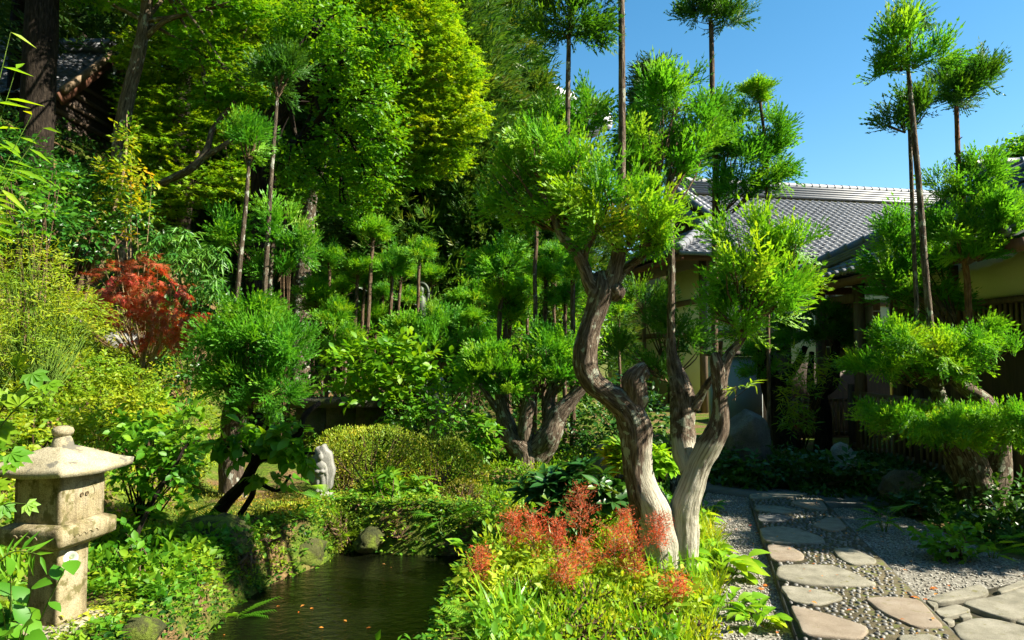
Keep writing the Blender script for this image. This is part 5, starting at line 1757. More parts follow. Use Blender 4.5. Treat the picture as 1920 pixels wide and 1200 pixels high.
crown_part(lc, [(520, 140, 54, 44, ld + .15), (530, 120, 42, 32, ld + .15)], 'sugi_deep', seed=52, size=0.26, tw=(520, 190, ld + .15))
crown_part(lc, [(466, 265, 46, 46, ld), (466, 240, 36, 34, ld)], 'sugi', seed=53, size=0.25, tw=(465, 320, ld))
crown_part(lc, [(520, 430, 44, 56, ld + .4), (560, 465, 42, 46, ld + .4), (500, 500, 46, 30, ld + .4), (430, 430, 34, 56, ld + .4)], 'sugi', seed=54, size=0.28, tw=(505, 540, ld + .4))

# ---- mid-distance platform cedars left of the twin trunk
platform_tree('gnarled platform cedar with pruned stumps behind the azalea mound', (985, 868),
              [[(985, 885, 40, 0), (985, 850, 34, 0), (960, 820, 24, 0), (944, 780, 16, 0), (936, 745, 9, 0), (925, 700, 6, 0)], [(985, 845, 22, 0), (985, 790, 15, -.1), (992, 755, 14, -.1), (996, 738, 8, -.1)], [(1005, 855, 30, 0), (1032, 815, 24, -.1), (1045, 780, 20, -.1), (1075, 745, 15, -.1), (1098, 715, 12, -.1), (1110, 680, 8, -.1)], [(1035, 800, 16, 0), (1028, 760, 13, 0), (1040, 720, 8, 0)], [(950, 790, 10, 0), (920, 750, 7, 0), (900, 720, 5, 0)]],
              [[(930, 690, 62, 34, 0), (890, 710, 44, 34, .1), (960, 730, 48, 28, -.1), (915, 660, 44, 22, .1)], [(1040, 650, 60, 34, .1), (1000, 690, 46, 30, 0), (1085, 680, 40, 34, .1), (1050, 700, 44, 22, -.1), (1020, 630, 36, 24, .2)]], 'sugi', 180, tw=(1000, 780), size=0.25)
platform_tree('rounded young cedar mound beneath the far poles', (820, 800), [[(820, 810, 14, 0), (822, 740, 10, 0), (820, 660, 8, 0), (815, 620, 5, 0)], [(820, 700, 7, 0), (860, 640, 5, 0)]],
              [[(780, 620, 58, 34, 0), (830, 600, 58, 34, .2), (870, 640, 50, 40, 0), (810, 650, 60, 34, -.2), (905, 620, 44, 34, .3)]], 'sugi', 200, tw=(820, 690), size=0.30)

# ---- the grove of thin poles: (trunk pixels low, high, depth, width, tuft radius, shape)
GROVE = [
    ('leftmost thin pole of the far cedar grove', 586, 640, 592, 560, 12.4, 3.4, 46),
    ('thin far pole with dark round tuft right of the lichened trunk', 613, 640, 616, 480, 12.6, 3.4, 40),
    ('pale far pole with tuft low between the first grove poles', 627, 690, 628, 585, 12.0, 3.2, 42),
    ('far pole standing close beside the tallest leaning grove pole', 664, 640, 672, 505, 12.2, 4.0, 38),
    ('tallest leaning pole of the far grove with a feathery top', 686, 650, 700, 440, 12.0, 4.2, 42),
    ('dark pole tucked behind the tallest leaning grove pole', 676, 640, 684, 520, 12.9, 3.4, 34),
    ('grove pole with broad dark tuft before the black forest gap', 732, 620, 735, 500, 12.4, 3.8, 44),
    ('thin twin of the broad-tufted grove pole, slightly lower', 743, 630, 752, 510, 13.0, 3.4, 34),
    ('bright-topped grove pole left of the bronze halo', 779, 640, 790, 468, 12.2, 3.6, 34),
    ('low bright tuft behind the bronze halo', 803, 640, 806, 520, 14.8, 3.2, 34),
    ('short far pole low in the grove with bright mounded tuft', 700, 690, 706, 600, 13.4, 3.0, 38),
    ('short pale cedar at the left foot of the grove', 646, 720, 648, 635, 11.6, 3.4, 44),
    ('dark triple-stemmed cedar in the middle of the garden, broad drooping tuft', 935, 660, 940, 500, 10.6, 5.0, 66),
    ('second stem beside the broad drooping cedar tuft', 946, 660, 950, 560, 10.8, 5.0, 52),
    ('thin right stem under the broad drooping cedar tuft', 955, 650, 958, 575, 11.0, 4.0, 46),
    ('tall dark pole rising into the twin cedar foliage from behind', 1002, 640, 1003, 380, 10.2, 4.6, 44),
    ('thin pole with bright tuft halfway up left of the twin trunk', 1021, 640, 1023, 520, 10.6, 4.6, 40),
    ('pale speckled pole touching the curve of the twin trunk', 1073, 650, 1074, 500, 10.2, 5.4, 40),
    ('dark pole with low tuft just left of the twin trunk curve', 1058, 650, 1060, 560, 10.6, 4.4, 40),
    ('slender pole with bright tuft between dark garden stems', 1040, 620, 1041, 475, 12.4, 3.4, 34),
    ('faint far pole with small tuft behind the broad drooping tuft', 895, 640, 898, 545, 13.0, 3.2, 44),
    ('small bright far tuft above the young cedar mound', 862, 660, 864, 565, 13.0, 3.0, 36),
    ('far low tuft at the back of the grove in shade', 975, 640, 976, 600, 13.0, 3.0, 40),
    ('slim stem between the first and second grove poles', 601, 660, 603, 520, 13.4, 2.8, 30),
    ('slim stem with pale tuft rising just right of the low bright tuft', 640, 650, 643, 540, 13.2, 2.8, 30),
    ('hair-thin stem between the tallest pole and the broad dark tuft', 716, 640, 718, 545, 13.6, 2.6, 26),
    ('hair-thin stem left of the bright-topped grove pole', 766, 640, 768, 555, 13.4, 2.6, 26),
    ('slim stem between the young cedar mound and the drooping cedar', 884, 660, 886, 600, 12.2, 3.0, 32),
    ('slim stem right of the drooping cedar tuft', 988, 650, 989, 545, 11.6, 3.4, 34),
    ('far tuft glimpsed through the twin cedar trunks', 1160, 640, 1160, 570, 11.5, 3.0, 34),
]
for lbl, xb, yb, xt, yt, d, w_, rt_ in GROVE:
    pole(lbl, [(xb, yb), ((xb + xt) / 2, (yb + yt) / 2), (xt, yt)], d, w_, w_ * 0.8, [(xt, yt, rt_, 0.85)], POM_MID if 'dark' not in lbl else POM_DEEP, 'bark_pole', 'thin pole cedars of the far grove')

# ------------------------------------------------------------------ tall trees behind
def big_tree(name, label, trunk, bark, blobs, leaf, size, mat, seed, n_tw, per=7, tl=0.3, layered=0, branch_to=3, r0=None, up=0.7, lo=0.4, smoothn=40, limbs_=(), var0=0.5):
    P = [W(x, y, d) for x, y, r, d in trunk]
    rad = [r * d / F for x, y, r, d in trunk]
    base = P[0].copy()
    zg = H(base.x, base.y)
    if base.z > zg:
        P = [Vector((base.x, base.y, zg - 0.1))] + P
        rad = [rad[0] * 1.15] + rad
    root = thing(name, label, 'tree', (P[0].x, P[0].y, zg))
    rg = np.random.default_rng(seed)
    g = Geo()
    tube(g, P, rad, smoothn, 18, 0.12, seed, True, 0.07)
    bl_ = [B(*b) for b in blobs]
    for lm in limbs_:
        Pl, rl = T_(lm)
        tube(g, Pl, rl, 24, 12, 0.1, seed + 3, True, 0.05)
    top = np.array(P[-1]); mid = np.array(P[-2])
    for c, r in bl_:
        s = top if rg.uniform() < 0.6 else mid
        rr = rad[-1] * 0.6
        m2 = s * 0.5 + c * 0.5 + rg.normal(0, 0.12, 3)
        tube(g, [s, m2, c], [rr, rr * 0.6, rr * 0.25], 10, 7, 0.05, seed, False)
        p, u = ell_points(rg, branch_to * 3, 0.5, 0.9)
        for q in p:
            e = c + q * r * 0.9
            tube(g, [c * 0.75 + s * 0.25, (c + e) / 2 + rg.normal(0, 0.06, 3), e], [rr * 0.35, rr * 0.25, rr * 0.08], 6, 5, 0, 1, False)
    part('trunk', g, M[bark], root, smooth=True)
    g2 = Geo()
    leaves(g2, rg, bl_, n_tw, per, size, leaf, tl, layered, lo, up, var0=var0)
    part('crown', g2, M[mat], root)
    return root

big_tree('maple_tree', 'sunlit yellow-green maple whose crown bulges against the dark cedars', [(562, 640, 20, 14.5), (570, 480, 17, 14.5), (590, 330, 13, 14.0), (660, 220, 9, 13.2), (720, 180, 6, 13)], 'bark_lichen',
         [(700, 40, 90, 80, 13.0), (790, 60, 85, 80, 12.8), (840, 140, 75, 75, 12.8), (860, 220, 58, 60, 12.7), (800, 250, 70, 60, 12.6), (740, 150, 80, 80, 12.6), (760, 320, 60, 44, 12.8), (700, 260, 70, 60, 12.9), (830, 300, 50, 44, 12.9), (690, 370, 60, 40, 12.8), (770, -30, 90, 50, 12.8)],
         'maple3', 0.070, 'maple', 301, 1350, 8, 0.32, 0.15, up=0.9, branch_to=2)
big_tree('broadleaf_tree', 'deep green broadleaf tree with dark trunk hanging over the grove', [(487, 560, 26, 11.5), (492, 420, 24, 11.5), (500, 270, 22, 11.4), (540, 190, 16, 11.2), (600, 140, 9, 11)], 'bark_dark',
         [(600, 40, 80, 55, 10.8), (540, 70, 60, 50, 11.2), (660, 100, 64, 56, 10.5), (690, 180, 60, 60, 10.5), (640, 180, 52, 50, 10.8), (650, 270, 70, 50, 10.8), (720, 260, 44, 50, 10.6), (600, 330, 60, 50, 11.2), (690, 330, 56, 36, 10.9), (740, 80, 44, 44, 10.6), (530, 300, 26, 40, 10.6), (650, 390, 46, 26, 11.2)],
         'oval2', 0.085, 'tree_green', 302, 900, 7, 0.30, 0, branch_to=2, limbs_=([(500, 330, 14, 11.4), (560, 270, 10, 11.1), (620, 200, 7, 10.8)], [(494, 280, 8, 11.3), (560, 265, 5, 11), (630, 250, 3, 10.8)]))
big_tree('maple_tree', 'maple behind the leaning trunk, its mid-green fans spread above the slope', [(330, 560, 14, 17), (345, 420, 12, 17), (370, 250, 9, 16.5), (390, 150, 6, 16)], 'bark_maple',
         [(300, 120, 80, 60, 16), (380, 60, 90, 60, 15.8), (430, 140, 70, 60, 15.6), (340, 220, 80, 50, 15.8), (300, 290, 80, 40, 15.5), (420, 250, 60, 50, 15.6), (360, 360, 90, 44, 15.4), (440, 350, 50, 40, 15.6), (470, 30, 70, 60, 15.8), (270, 210, 50, 60, 16), (300, 400, 60, 30, 15.5)],
         'maple3', 0.085, 'maple', 303, 760, 8, 0.4, 0.22, up=0.9, branch_to=2, var0=0.35)
big_tree('maple_tree', 'leaning grey-barked maple whose branch reaches over the slope beside the temple gable', [(232, 480, 15, 11.2), (224, 300, 14, 11.2), (236, 200, 13, 11.1), (258, 110, 12, 11.0), (272, 40, 11, 10.9), (282, -60, 8, 10.8)], 'bark_maple',
         [(330, -40, 110, 50, 10.8), (200, -40, 90, 44, 11), (420, 10, 80, 40, 10.6), (380, 100, 70, 34, 10.9), (450, 170, 60, 36, 10.8), (410, 200, 50, 30, 11), (260, -130, 160, 90, 12.7), (420, -140, 140, 80, 12.7), (140, -60, 120, 80, 12.7), (330, 10, 100, 60, 12.8)],  # the last, upper blobs are added to shade the giant trunk
         'maple3', 0.075, 'maple_mid', 304, 1000, 7, 0.32, 0.14, up=0.9, branch_to=2,
         limbs_=([(226, 380, 10, 11.2), (300, 345, 8, 11.0), (360, 315, 8, 10.8), (388, 280, 7, 10.8), (400, 240, 5, 10.8), (440, 190, 4, 10.8)], [(376, 300, 6, 10.8), (420, 272, 5, 10.7), (450, 250, 3, 10.7)], [(262, 80, 7, 11), (310, 40, 5, 10.8), (380, 20, 3, 10.7)]))
# giant cedar trunk in the dark corner
def conifer(name, label, base_px, d, h, r, mat, seed, nspr=2600, cone=True, z0=0.25, width=2.4, bark='bark_dark', size=0.75, tm=SPRAY_FAR, mesh=None, group=None):
    q = W(*base_px, d)
    zg = H(q.x, d)
    root = thing(name, label, 'tree', (q.x, d, zg), group)
    g = Geo()
    tube(g, [(q.x, d, zg - 0.3), (q.x + 0.05, d, zg + h * 0.5), (q.x, d, zg + h * 0.98)], [r * 1.15, r * 0.8, r * 0.1], 30, 16, 0.08, seed, True, 0.10)
    part('trunk', g, M[bark], root, smooth=True)
    if mesh is not None:
        me = mesh
    else:
        rg = np.random.default_rng(seed)
        g = Geo()
        # drooping boughs of cedar sprays in clumps
        nb = int(nspr / 14)
        t = rg.uniform(0, 1, nb) ** 0.85
        zz = z0 * h + (1 - z0) * h * t
        wmax = width * (1 - t) ** (0.75 if cone else 0.4) + 0.25
        a = rg.uniform(0, 2 * math.pi, nb)
        rad = wmax * rg.uniform(0.55, 1.0, nb)
        for k in range(14):
            s = size * rg.uniform(0.7, 1.2, nb)
            P = np.stack([np.cos(a) * rad, np.sin(a) * rad, zz - 0.18 * rad], -1) + rg.normal(0, 0.30, (nb, 3)) * (size / 0.7)
            A = nrm(np.stack([np.cos(a), np.sin(a), np.full(nb, 0.35)], -1) + rg.normal(0, 0.4, (nb, 3)))
            place(g, tm, P, A, nrm(rg.normal(size=(nb, 3)) + np.array([0, 0, 0.8])), s, np.clip(rg.normal(0.45, 0.2, nb) + (fbm(P * 0.9, seed, 2) - 0.5), 0, 1))
        for k in range(0, nb, 3):
            tube(g, [(0, 0, zz[k] - 0.1), (math.cos(a[k]) * rad[k] * 0.5, math.sin(a[k]) * rad[k] * 0.5, zz[k]), (math.cos(a[k]) * rad[k], math.sin(a[k]) * rad[k], zz[k] - 0.18 * rad[k])], [0.05, 0.03, 0.012], 5, 4, 0, 1, False)
        me = to_mesh('crown', g); me.materials.append(M[mat])
    o = bpy.data.objects.new('crown', me); C.objects.link(o); o.parent = root
    o.rotation_euler = (0, 0, seed * 1.7)
    return root, me
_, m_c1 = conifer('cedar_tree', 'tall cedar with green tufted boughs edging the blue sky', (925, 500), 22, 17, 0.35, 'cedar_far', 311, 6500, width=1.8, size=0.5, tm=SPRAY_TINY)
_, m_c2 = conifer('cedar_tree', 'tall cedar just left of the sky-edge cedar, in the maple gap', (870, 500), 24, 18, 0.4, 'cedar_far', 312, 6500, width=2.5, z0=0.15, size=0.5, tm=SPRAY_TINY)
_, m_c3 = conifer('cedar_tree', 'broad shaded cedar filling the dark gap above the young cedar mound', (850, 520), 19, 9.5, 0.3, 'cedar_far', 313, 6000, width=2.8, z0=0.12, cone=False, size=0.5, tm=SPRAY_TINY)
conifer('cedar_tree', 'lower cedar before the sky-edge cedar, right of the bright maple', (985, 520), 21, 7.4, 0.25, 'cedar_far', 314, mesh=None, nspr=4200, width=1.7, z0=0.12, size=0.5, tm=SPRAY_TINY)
k = 0
for px, d, h, src, lbl in ((60, 26, 20, m_c2, 'shadowed cedar behind the hillside temple'), (210, 28, 22, m_c1, 'distant cedar behind the leaning maple trunk'), (330, 27, 19, m_c2, 'distant cedar behind the mid-green maple fans'),
                      (440, 26, 20, m_c1, 'distant cedar between the two maples'), (540, 27, 20, m_c2, 'distant cedar hidden behind the deep green broadleaf tree'), (640, 26, 18, m_c1, 'distant cedar behind the sunlit maple, left side'),
                      (730, 24, 19, m_c2, 'distant cedar behind the sunlit maple, middle'), (810, 26, 20, m_c1, 'distant cedar behind the sunlit maple, right side'), (-40, 24, 18, m_c1, 'dark cedar at the left edge of the forest'),
                      (130, 23, 9, m_c3, 'low shadowed cedar below the temple gable'), (480, 21, 10, m_c3, 'low dark cedar behind the tall left poles'), (640, 20, 9, m_c3, 'low dark cedar behind the far grove, left part'), (740, 20.5, 9, m_c3, 'low dark cedar behind the far grove, right part'),
                      (800, 17.5, 9, m_c3, 'dark cedar behind the bronze figure')):
    k += 1
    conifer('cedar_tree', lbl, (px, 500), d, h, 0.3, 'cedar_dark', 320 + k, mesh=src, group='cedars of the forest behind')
m_c4 = None  # two cedars added so their crowns shade the temple corner
for px, d, h, lbl in ((20, 18.0, 15, 'tall straight cedar added left of the temple gable to shade it'), (330, 18, 16, 'tall straight cedar added behind the leaning maple for its shade')):
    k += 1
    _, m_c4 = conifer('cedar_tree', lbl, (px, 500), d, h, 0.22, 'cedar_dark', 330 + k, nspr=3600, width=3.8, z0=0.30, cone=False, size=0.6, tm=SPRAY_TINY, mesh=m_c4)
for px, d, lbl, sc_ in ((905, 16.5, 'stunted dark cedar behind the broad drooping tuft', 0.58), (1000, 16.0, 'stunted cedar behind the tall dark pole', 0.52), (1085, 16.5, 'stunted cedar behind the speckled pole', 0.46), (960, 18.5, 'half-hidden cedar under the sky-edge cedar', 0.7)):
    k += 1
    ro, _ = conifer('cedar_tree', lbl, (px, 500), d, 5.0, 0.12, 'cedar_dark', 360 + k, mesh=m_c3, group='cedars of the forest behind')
    for ch in ro.children:
        if ch.name.startswith('crown'):
            ch.scale = (sc_, sc_, sc_)
# forest stuff further up the hill so no sky shows low down
rg = np.random.default_rng(9)
g = Geo()
n = 6000
x = rg.uniform(-42, -0.8, n); y = rg.uniform(27, 44, n)
hz = Hn(x, y) + rg.uniform(0, 1, n) ** 1.5 * (7 - 0.0 * y)
keep = ~((x > -0.5) & (y < 30))
P = np.stack([x, y, hz], -1)[keep]
nn_ = len(P)
place(g, SPRAY_TINY, P, nrm(rg.normal(size=(nn_, 3)) + np.array([0, 0, 0.5])), nrm(rg.normal(size=(nn_, 3)) + np.array([0, -0.6, 0.6])), rg.uniform(0.9, 1.7, nn_), np.clip(rg.normal(0.4, 0.2, nn_), 0, 1))
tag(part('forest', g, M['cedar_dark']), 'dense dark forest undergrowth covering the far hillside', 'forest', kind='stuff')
# unseen ring of foliage added behind the viewpoint and at the right to block skylight
g = Geo()
n = 3600
a_ = rg.uniform(R(150), R(352), n)
ds_ = rg.uniform(13, 24, n)
hmax = np.where(a_ > R(318), 6.5, 17.0)
P = np.stack([np.cos(a_) * ds_ + 1, np.sin(a_) * ds_ + 1, rg.uniform(0, 1, n) * hmax], -1)
place(g, SPRAY_TINY, P, nrm(rg.normal(size=(n, 3)) + np.array([0, 0, 0.5])), nrm(np.stack([-np.cos(a_), -np.sin(a_), 0.5 + 0 * a_], -1) + rg.normal(0, 0.5, (n, 3))), rg.uniform(1.8, 3.4, n), np.clip(rg.normal(0.4, 0.2, n), 0, 1))
tag(part('forest', g, M['cedar_dark']), 'unseen cedar foliage added behind the viewpoint to cut the skylight', 'forest', kind='stuff')
conifer('cedar_tree', 'lone far dark cedar rising above the tiled hall, against the sky', (1228, 500), 46, 21.5, 0.5, 'cedar_dark', 340, 3400, width=2.4, z0=0.45, size=0.8, tm=SPRAY_TINY)
big_tree('round_tree', 'distant round-topped tree at the right edge above the tiled ridge', [(1905, 520, 10, 32), (1905, 400, 8, 32), (1905, 330, 6, 32)], 'bark_dark', [(1900, 300, 50, 30, 32), (1940, 285, 50, 32, 32), (1875, 320, 30, 22, 32), (1930, 330, 60, 30, 32)], 'oval2', 0.24, 'maple_mid', 345, 300, 6, 0.6, 0)
conifer('cedar_tree', 'cedar whose dark boughs hang from the top edge beside the giant trunk', (58, 480), 14.6, 15, 0.2, 'cedar_dark', 347, mesh=m_c4)
gc, _ = conifer('cedar_tree', 'giant cedar trunk in the dark upper left corner', (60, 480), 12.5, 19, 0.25, 'cedar_dark', 346, 4200, width=3.4, z0=0.40, cone=False, size=0.6, tm=SPRAY_TINY)
# cloud far beyond the trees
g = Geo()
V, f = ICO[3]
rg = np.random.default_rng(4)
for k in range(26):
    c = np.array(W(rg.uniform(980, 1125), 245 - 65 * rg.uniform(0, 1) * (1 if k % 2 else 0.5), 900))
    s = rg.uniform(9, 20)
    vv = V * (1 + 0.5 * (fbm(V * 2.2 + k * 3, k, 4) - 0.5))[:, None]
    g.add(vv * np.array([s * 1.2, s, s * 0.8]) + c, f)
tag(part('cloud', g, M['cloud'], smooth=True), 'small white cumulus cloud glimpsed low between the cedar tops', 'cloud', kind='stuff')
# ------------------------------------------------------------------ shrubs and low planting
def shrub(name, label, base, blobs, leaf, size, mat, seed, n_tw, per=6, tl=0.16, stem='twig', r0=0.012, lo=0.45, up=0.6, stems=4, layered=0, droop=0, cat='shrub', bark_pts=None, group=None, flat_bottom=0.9, var0=0.5, spread=0.5, fname='foliage'):
    rg = np.random.default_rng(seed)
    bl_ = [B(*b) for b in blobs]
    if base is None:
        c = np.mean([b[0] for b in bl_], 0)
        base = Vector((c[0], c[1], H(c[0], c[1])))
    elif len(base) == 2:
        base = onground(*base)
    else:
        q = W(*base[:3]); base = Vector((q.x, q.y, H(q.x, q.y) if len(base) == 3 else q.z))
    root = thing(name, label, cat, base, group)
    g = Geo()
    for c, r in bl_:
        for k in range(stems):
            p, u = ell_points(rg, 1, 0.3, 0.6)
            e = c + p[0] * r * 0.9
            b0 = np.array(base) + np.append(rg.normal(0, 0.04, 2), -0.02)
            mid = b0 * 0.5 + e * 0.5 + np.append(rg.normal(0, 0.05, 2), 0.05)
            tube(g, [b0, mid, e], [r0, r0 * 0.75, r0 * 0.3], 8, 6, 0.05, seed, False)
    if bark_pts:
        for s in bark_pts:
            P, r = T_(s)
            tube(g, P, r, 30, 10, 0.08, seed, True, 0.05)
    part('stems', g, M[stem], root, smooth=True)
    g2 = Geo()
    leaves(g2, rg, bl_, n_tw, per, size, leaf, tl, layered, lo, up, flat_bottom, droop, spread, var0)
    part(fname, g2, M[mat], root)
    return root

def mound(name, label, blobs, leaf, size, mat, seed, dens, cat='shrub', lo=0.80, group=None):
    """clipped dome of small leaves with a twiggy inside"""
    rg = np.random.default_rng(seed)
    bl_ = [B(*b) for b in blobs]
    c0 = np.mean([b[0] for b in bl_], 0)
    root = thing(name, label, cat, (c0[0], c0[1], H(c0[0], c0[1])), group)
    g = Geo(); s = Geo()
    for c, r in bl_:
        zg = H(c[0], c[1])
        area = 4 * math.pi * (r[0] * r[1] + r[0] * r[2] + r[1] * r[2]) / 3
        n = int(dens * area / (size * size))
        u = nrm(rg.normal(size=(n, 3)))
        rr = lo + (1.03 - lo) * rg.uniform(0, 1, n) ** 0.7
        nz = fbm(u * 2.5 + c, seed, 3)
        P = c + u * (rr * (0.86 + 0.28 * nz))[:, None] * r
        P[:, 2] = np.maximum(P[:, 2], Hn(P[:, 0], P[:, 1]) + 0.01)
        A = nrm(u / (r / r.max()) * 0.7 + np.array([0, 0, 0.4]) + rg.normal(0, 0.55, (n, 3)))
        N = nrm(u + rg.normal(0, 0.5, (n, 3)))
        cl = fbm(P * 5, seed + 3, 3)
        place(g, LEAF[leaf], P, A, N, size * rg.uniform(0.6, 1.25, n), np.clip(rg.normal(0.45, 0.2, n) + (cl - 0.5) * 1.3, 0, 1))
        for k in range(30):
            d_ = nrm(rg.normal(size=3)); d_[2] = abs(d_[2])
            e = c + d_ * r * 0.9
            b0 = np.array([c[0] + rg.normal(0, 0.06), c[1] + rg.normal(0, 0.06), zg - 0.02])
            tube(s, [b0, (b0 + e) / 2 + rg.normal(0, 0.03, 3), e], [0.012, 0.008, 0.003], 6, 5, 0, 1, False)
    part('stems', s, M['twig'], root)
    part('foliage', g, M[mat], root)
    return root

mound('azalea_mound', 'large clipped yellow-green azalea mound above the far pond bank', [(700, 872, 112, 72, 8.0), (820, 888, 100, 66, 7.9), (645, 845, 56, 44, 8.3)], 'diamond', 0.030, 'azalea', 401, 1.9)
mound('azalea_mound', 'small brownish clipped azalea dome at the pond end of the large mound', [(868, 930, 42, 30, 7.4)], 'diamond', 0.028, 'azalea_brown', 402, 2.0)
mound('azalea_mound', 'low dark clipped shrub hanging over the pond right corner', [(905, 975, 44, 30, 6.9)], 'diamond', 0.032, 'cover_dark', 403, 2.0)
mound('azalea_mound', 'spreading yellow-green bank shrub right of the small azalea dome', [(930, 935, 44, 22, 7.6), (990, 925, 44, 20, 7.9)], 'diamond', 0.034, 'yellowgreen', 404, 1.7)
mound('moss_mound', 'mossy mound of small-leaved cover on the left pond bank', [(545, 985, 82, 40, 6.7), (600, 965, 48, 34, 6.9)], 'diamond', 0.026, 'azalea', 405, 1.8, cat='plant')
mound('moss_mound', 'dark mossy hummock falling to the pond below the leaning shrub', [(470, 1010, 70, 44, 6.2), (440, 1060, 50, 40, 5.75)], 'diamond', 0.026, 'moss', 406, 1.8, cat='plant')
mound('moss_mound', 'mossy clump covering the bank beside the small pond boulder', [(640, 1000, 40, 44, 6.75), (670, 985, 34, 30, 6.95), (610, 1010, 34, 36, 6.6)], 'diamond', 0.028, 'moss', 416, 1.7, cat='plant')
mound('moss_mound', 'bright mossy tuft at the water edge of the left bank', [(450, 1085, 36, 30, 5.55), (500, 1050, 34, 30, 5.9)], 'diamond', 0.028, 'yellowgreen', 407, 1.6, cat='plant')
mound('azalea_mound', 'rounded sunlit foreground bush of fine yellow-green leaves right of the pond', [(1010, 1120, 92, 60, 4.25), (1080, 1130, 90, 50, 4.1), (1060, 1180, 120, 50, 3.8)], 'oval2', 0.030, 'cover_yellow', 408, 1.15, lo=0.6)
mound('azalea_mound', 'sprawling sunlit weeds in front of the twin trunk base', [(1180, 1150, 120, 42, 4.1), (1120, 1200, 160, 44, 3.75), (1260, 1190, 110, 36, 3.85)], 'oval2', 0.030, 'cover_yellow', 409, 1.0, lo=0.5)

# rhododendrons: whorls of long leaves
def whorl_bush(label, base, blobs, n, size, mat, seed):
    rg = np.random.default_rng(seed)
    bl_ = [B(*b) for b in blobs]
    b = onground(*base)
    root = thing('rhododendron', label, 'shrub', b)
    g = Geo(); s = Geo()
    for c, r in bl_:
        p, u = ell_points(rg, n, 0.45, 0.6)
        P = c + p * r
        T = nrm(u * 0.6 + np.array([0, 0, 0.9]) + rg.normal(0, 0.2, (n, 3)))
        v = np.clip(rg.normal(0.4, 0.25, n), 0, 1)
        for k in range(9):
            a = k * 2.4
            e1 = nrm(np.cross(T, np.array([0.3, 0.9, 0.1]))); e2 = np.cross(T, e1)
            o = e1 * math.cos(a) + e2 * math.sin(a)
            A = nrm(o + T * rg.uniform(-0.15, 0.75, (n, 1)))
            place(g, LEAF['rhodo'], P, A, T, size * rg.uniform(0.7, 1.15, n), np.clip(v + rg.normal(0, 0.15, n), 0, 1))
        for q in P[::4]:
            tube(s, [np.array(b) + np.append(rg.normal(0, 0.03, 2), -0.03), (np.array(b) + q) / 2 + rg.normal(0, 0.04, 3), q], [0.011, 0.008, 0.005], 7, 5, 0, 1, False)
    part('stems', s, M['twig'], root)
    part('foliage', g, M[mat], root)
whorl_bush('dark glossy rhododendron left of the twin cedar base', (1075, 1000), [(1030, 920, 56, 40, 5.9), (1100, 905, 60, 40, 5.8), (1140, 940, 40, 36, 5.7), (1060, 960, 50, 30, 5.7)], 26, 0.16, 'rhodo', 411)
whorl_bush('rhododendron with pale new shoots before the azalea mound', (745, 1000), [(740, 900, 46, 34, 7.2), (785, 925, 40, 32, 7.2), (705, 930, 36, 30, 7.2), (745, 950, 56, 28, 7.1), (710, 985, 46, 24, 6.95), (785, 980, 54, 28, 6.95)], 26, 0.11, 'cover', 412)
whorl_bush('upright shrub with pale leaf whorls behind the left stem of the twin cedar', (1160, 905), [(1155, 850, 26, 26, 6.4), (1165, 880, 26, 22, 6.3)], 18, 0.13, 'autumn', 413)
whorl_bush('low bright leafy plant between the two stems of the twin cedar', (1240, 905), [(1245, 875, 26, 22, 6.2), (1225, 860, 22, 24, 6.4)], 22, 0.13, 'hosta', 414)
whorl_bush('narrow-leaved bush below the gnarled platform cedar', (905, 860), [(905, 815, 30, 34, 8.9), (890, 845, 30, 20, 8.8)], 22, 0.14, 'shrub', 415)

# shrubs behind the pond and up the slope
shrub('broadleaf_shrub', 'bushy shrub of large fresh green leaves below the far grove', (715, 800), [(670, 690, 62, 44, 9.8), (740, 670, 66, 44, 9.8), (800, 690, 50, 36, 9.8), (700, 730, 64, 30, 9.7), (770, 720, 56, 28, 9.7)], 'oval3', 0.125, 'tree_green', 421, 420, 6, 0.28, r0=0.02, var0=0.75)
shrub('broadleaf_shrub', 'loose light-green shrub in front of the leaning pale slab', (780, 800), [(760, 770, 44, 30, 9.4), (810, 770, 40, 34, 9.4), (850, 780, 36, 30, 9.3)], 'oval2', 0.075, 'shrub', 422, 900, 6, 0.2)
shrub('leaning_shrub', 'leaning dark-stemmed shrub with big drooping leaves over the mossy bank', (405, 968), [(400, 825, 34, 18, 6.4), (445, 815, 36, 18, 6.4), (500, 815, 40, 22, 6.45), (545, 825, 34, 22, 6.45), (575, 850, 14, 20, 6.4), (480, 845, 40, 16, 6.4), (505, 900, 34, 14, 6.5)], 'oval', 0.13, 'tree_green', 423, 520, 6, 0.2, stem='bark_dark', r0=0.008, stems=0, droop=0.35,
      bark_pts=([(400, 975, 16, 6.75), (425, 940, 14, 6.7), (458, 905, 12, 6.6), (480, 865, 10, 6.5), (510, 835, 7, 6.45), (560, 815, 6, 6.4), (570, 780, 6, 6.4), (600, 755, 5, 6.5)], [(450, 965, 6, 6.65), (472, 930, 6, 6.6), (482, 905, 5, 6.6), (520, 920, 3.5, 6.5), (545, 890, 2.5, 6.5)], [(482, 870, 6, 6.5), (460, 845, 4, 6.45), (400, 830, 3, 6.4)], [(480, 865, 5, 6.5), (540, 850, 4, 6.45), (590, 850, 3, 6.4)]))
shrub('leafy_shrub', 'glossy leafy shrub just right of the lantern cap', (262, 985), [(290, 830, 60, 44, 5.6), (330, 860, 44, 44, 5.5), (260, 880, 44, 40, 5.6), (320, 910, 50, 34, 5.5), (250, 800, 40, 34, 5.8)], 'oval3', 0.075, 'shrub', 424, 1100, 6, 0.16, stem='bark_dark', r0=0.01, var0=0.55,
      bark_pts=([(240, 1045, 6, 5.3), (262, 990, 5, 5.35), (292, 930, 4.5, 5.4), (330, 870, 4, 5.45), (350, 835, 3.4, 5.5), (372, 828, 2.5, 5.6)],))
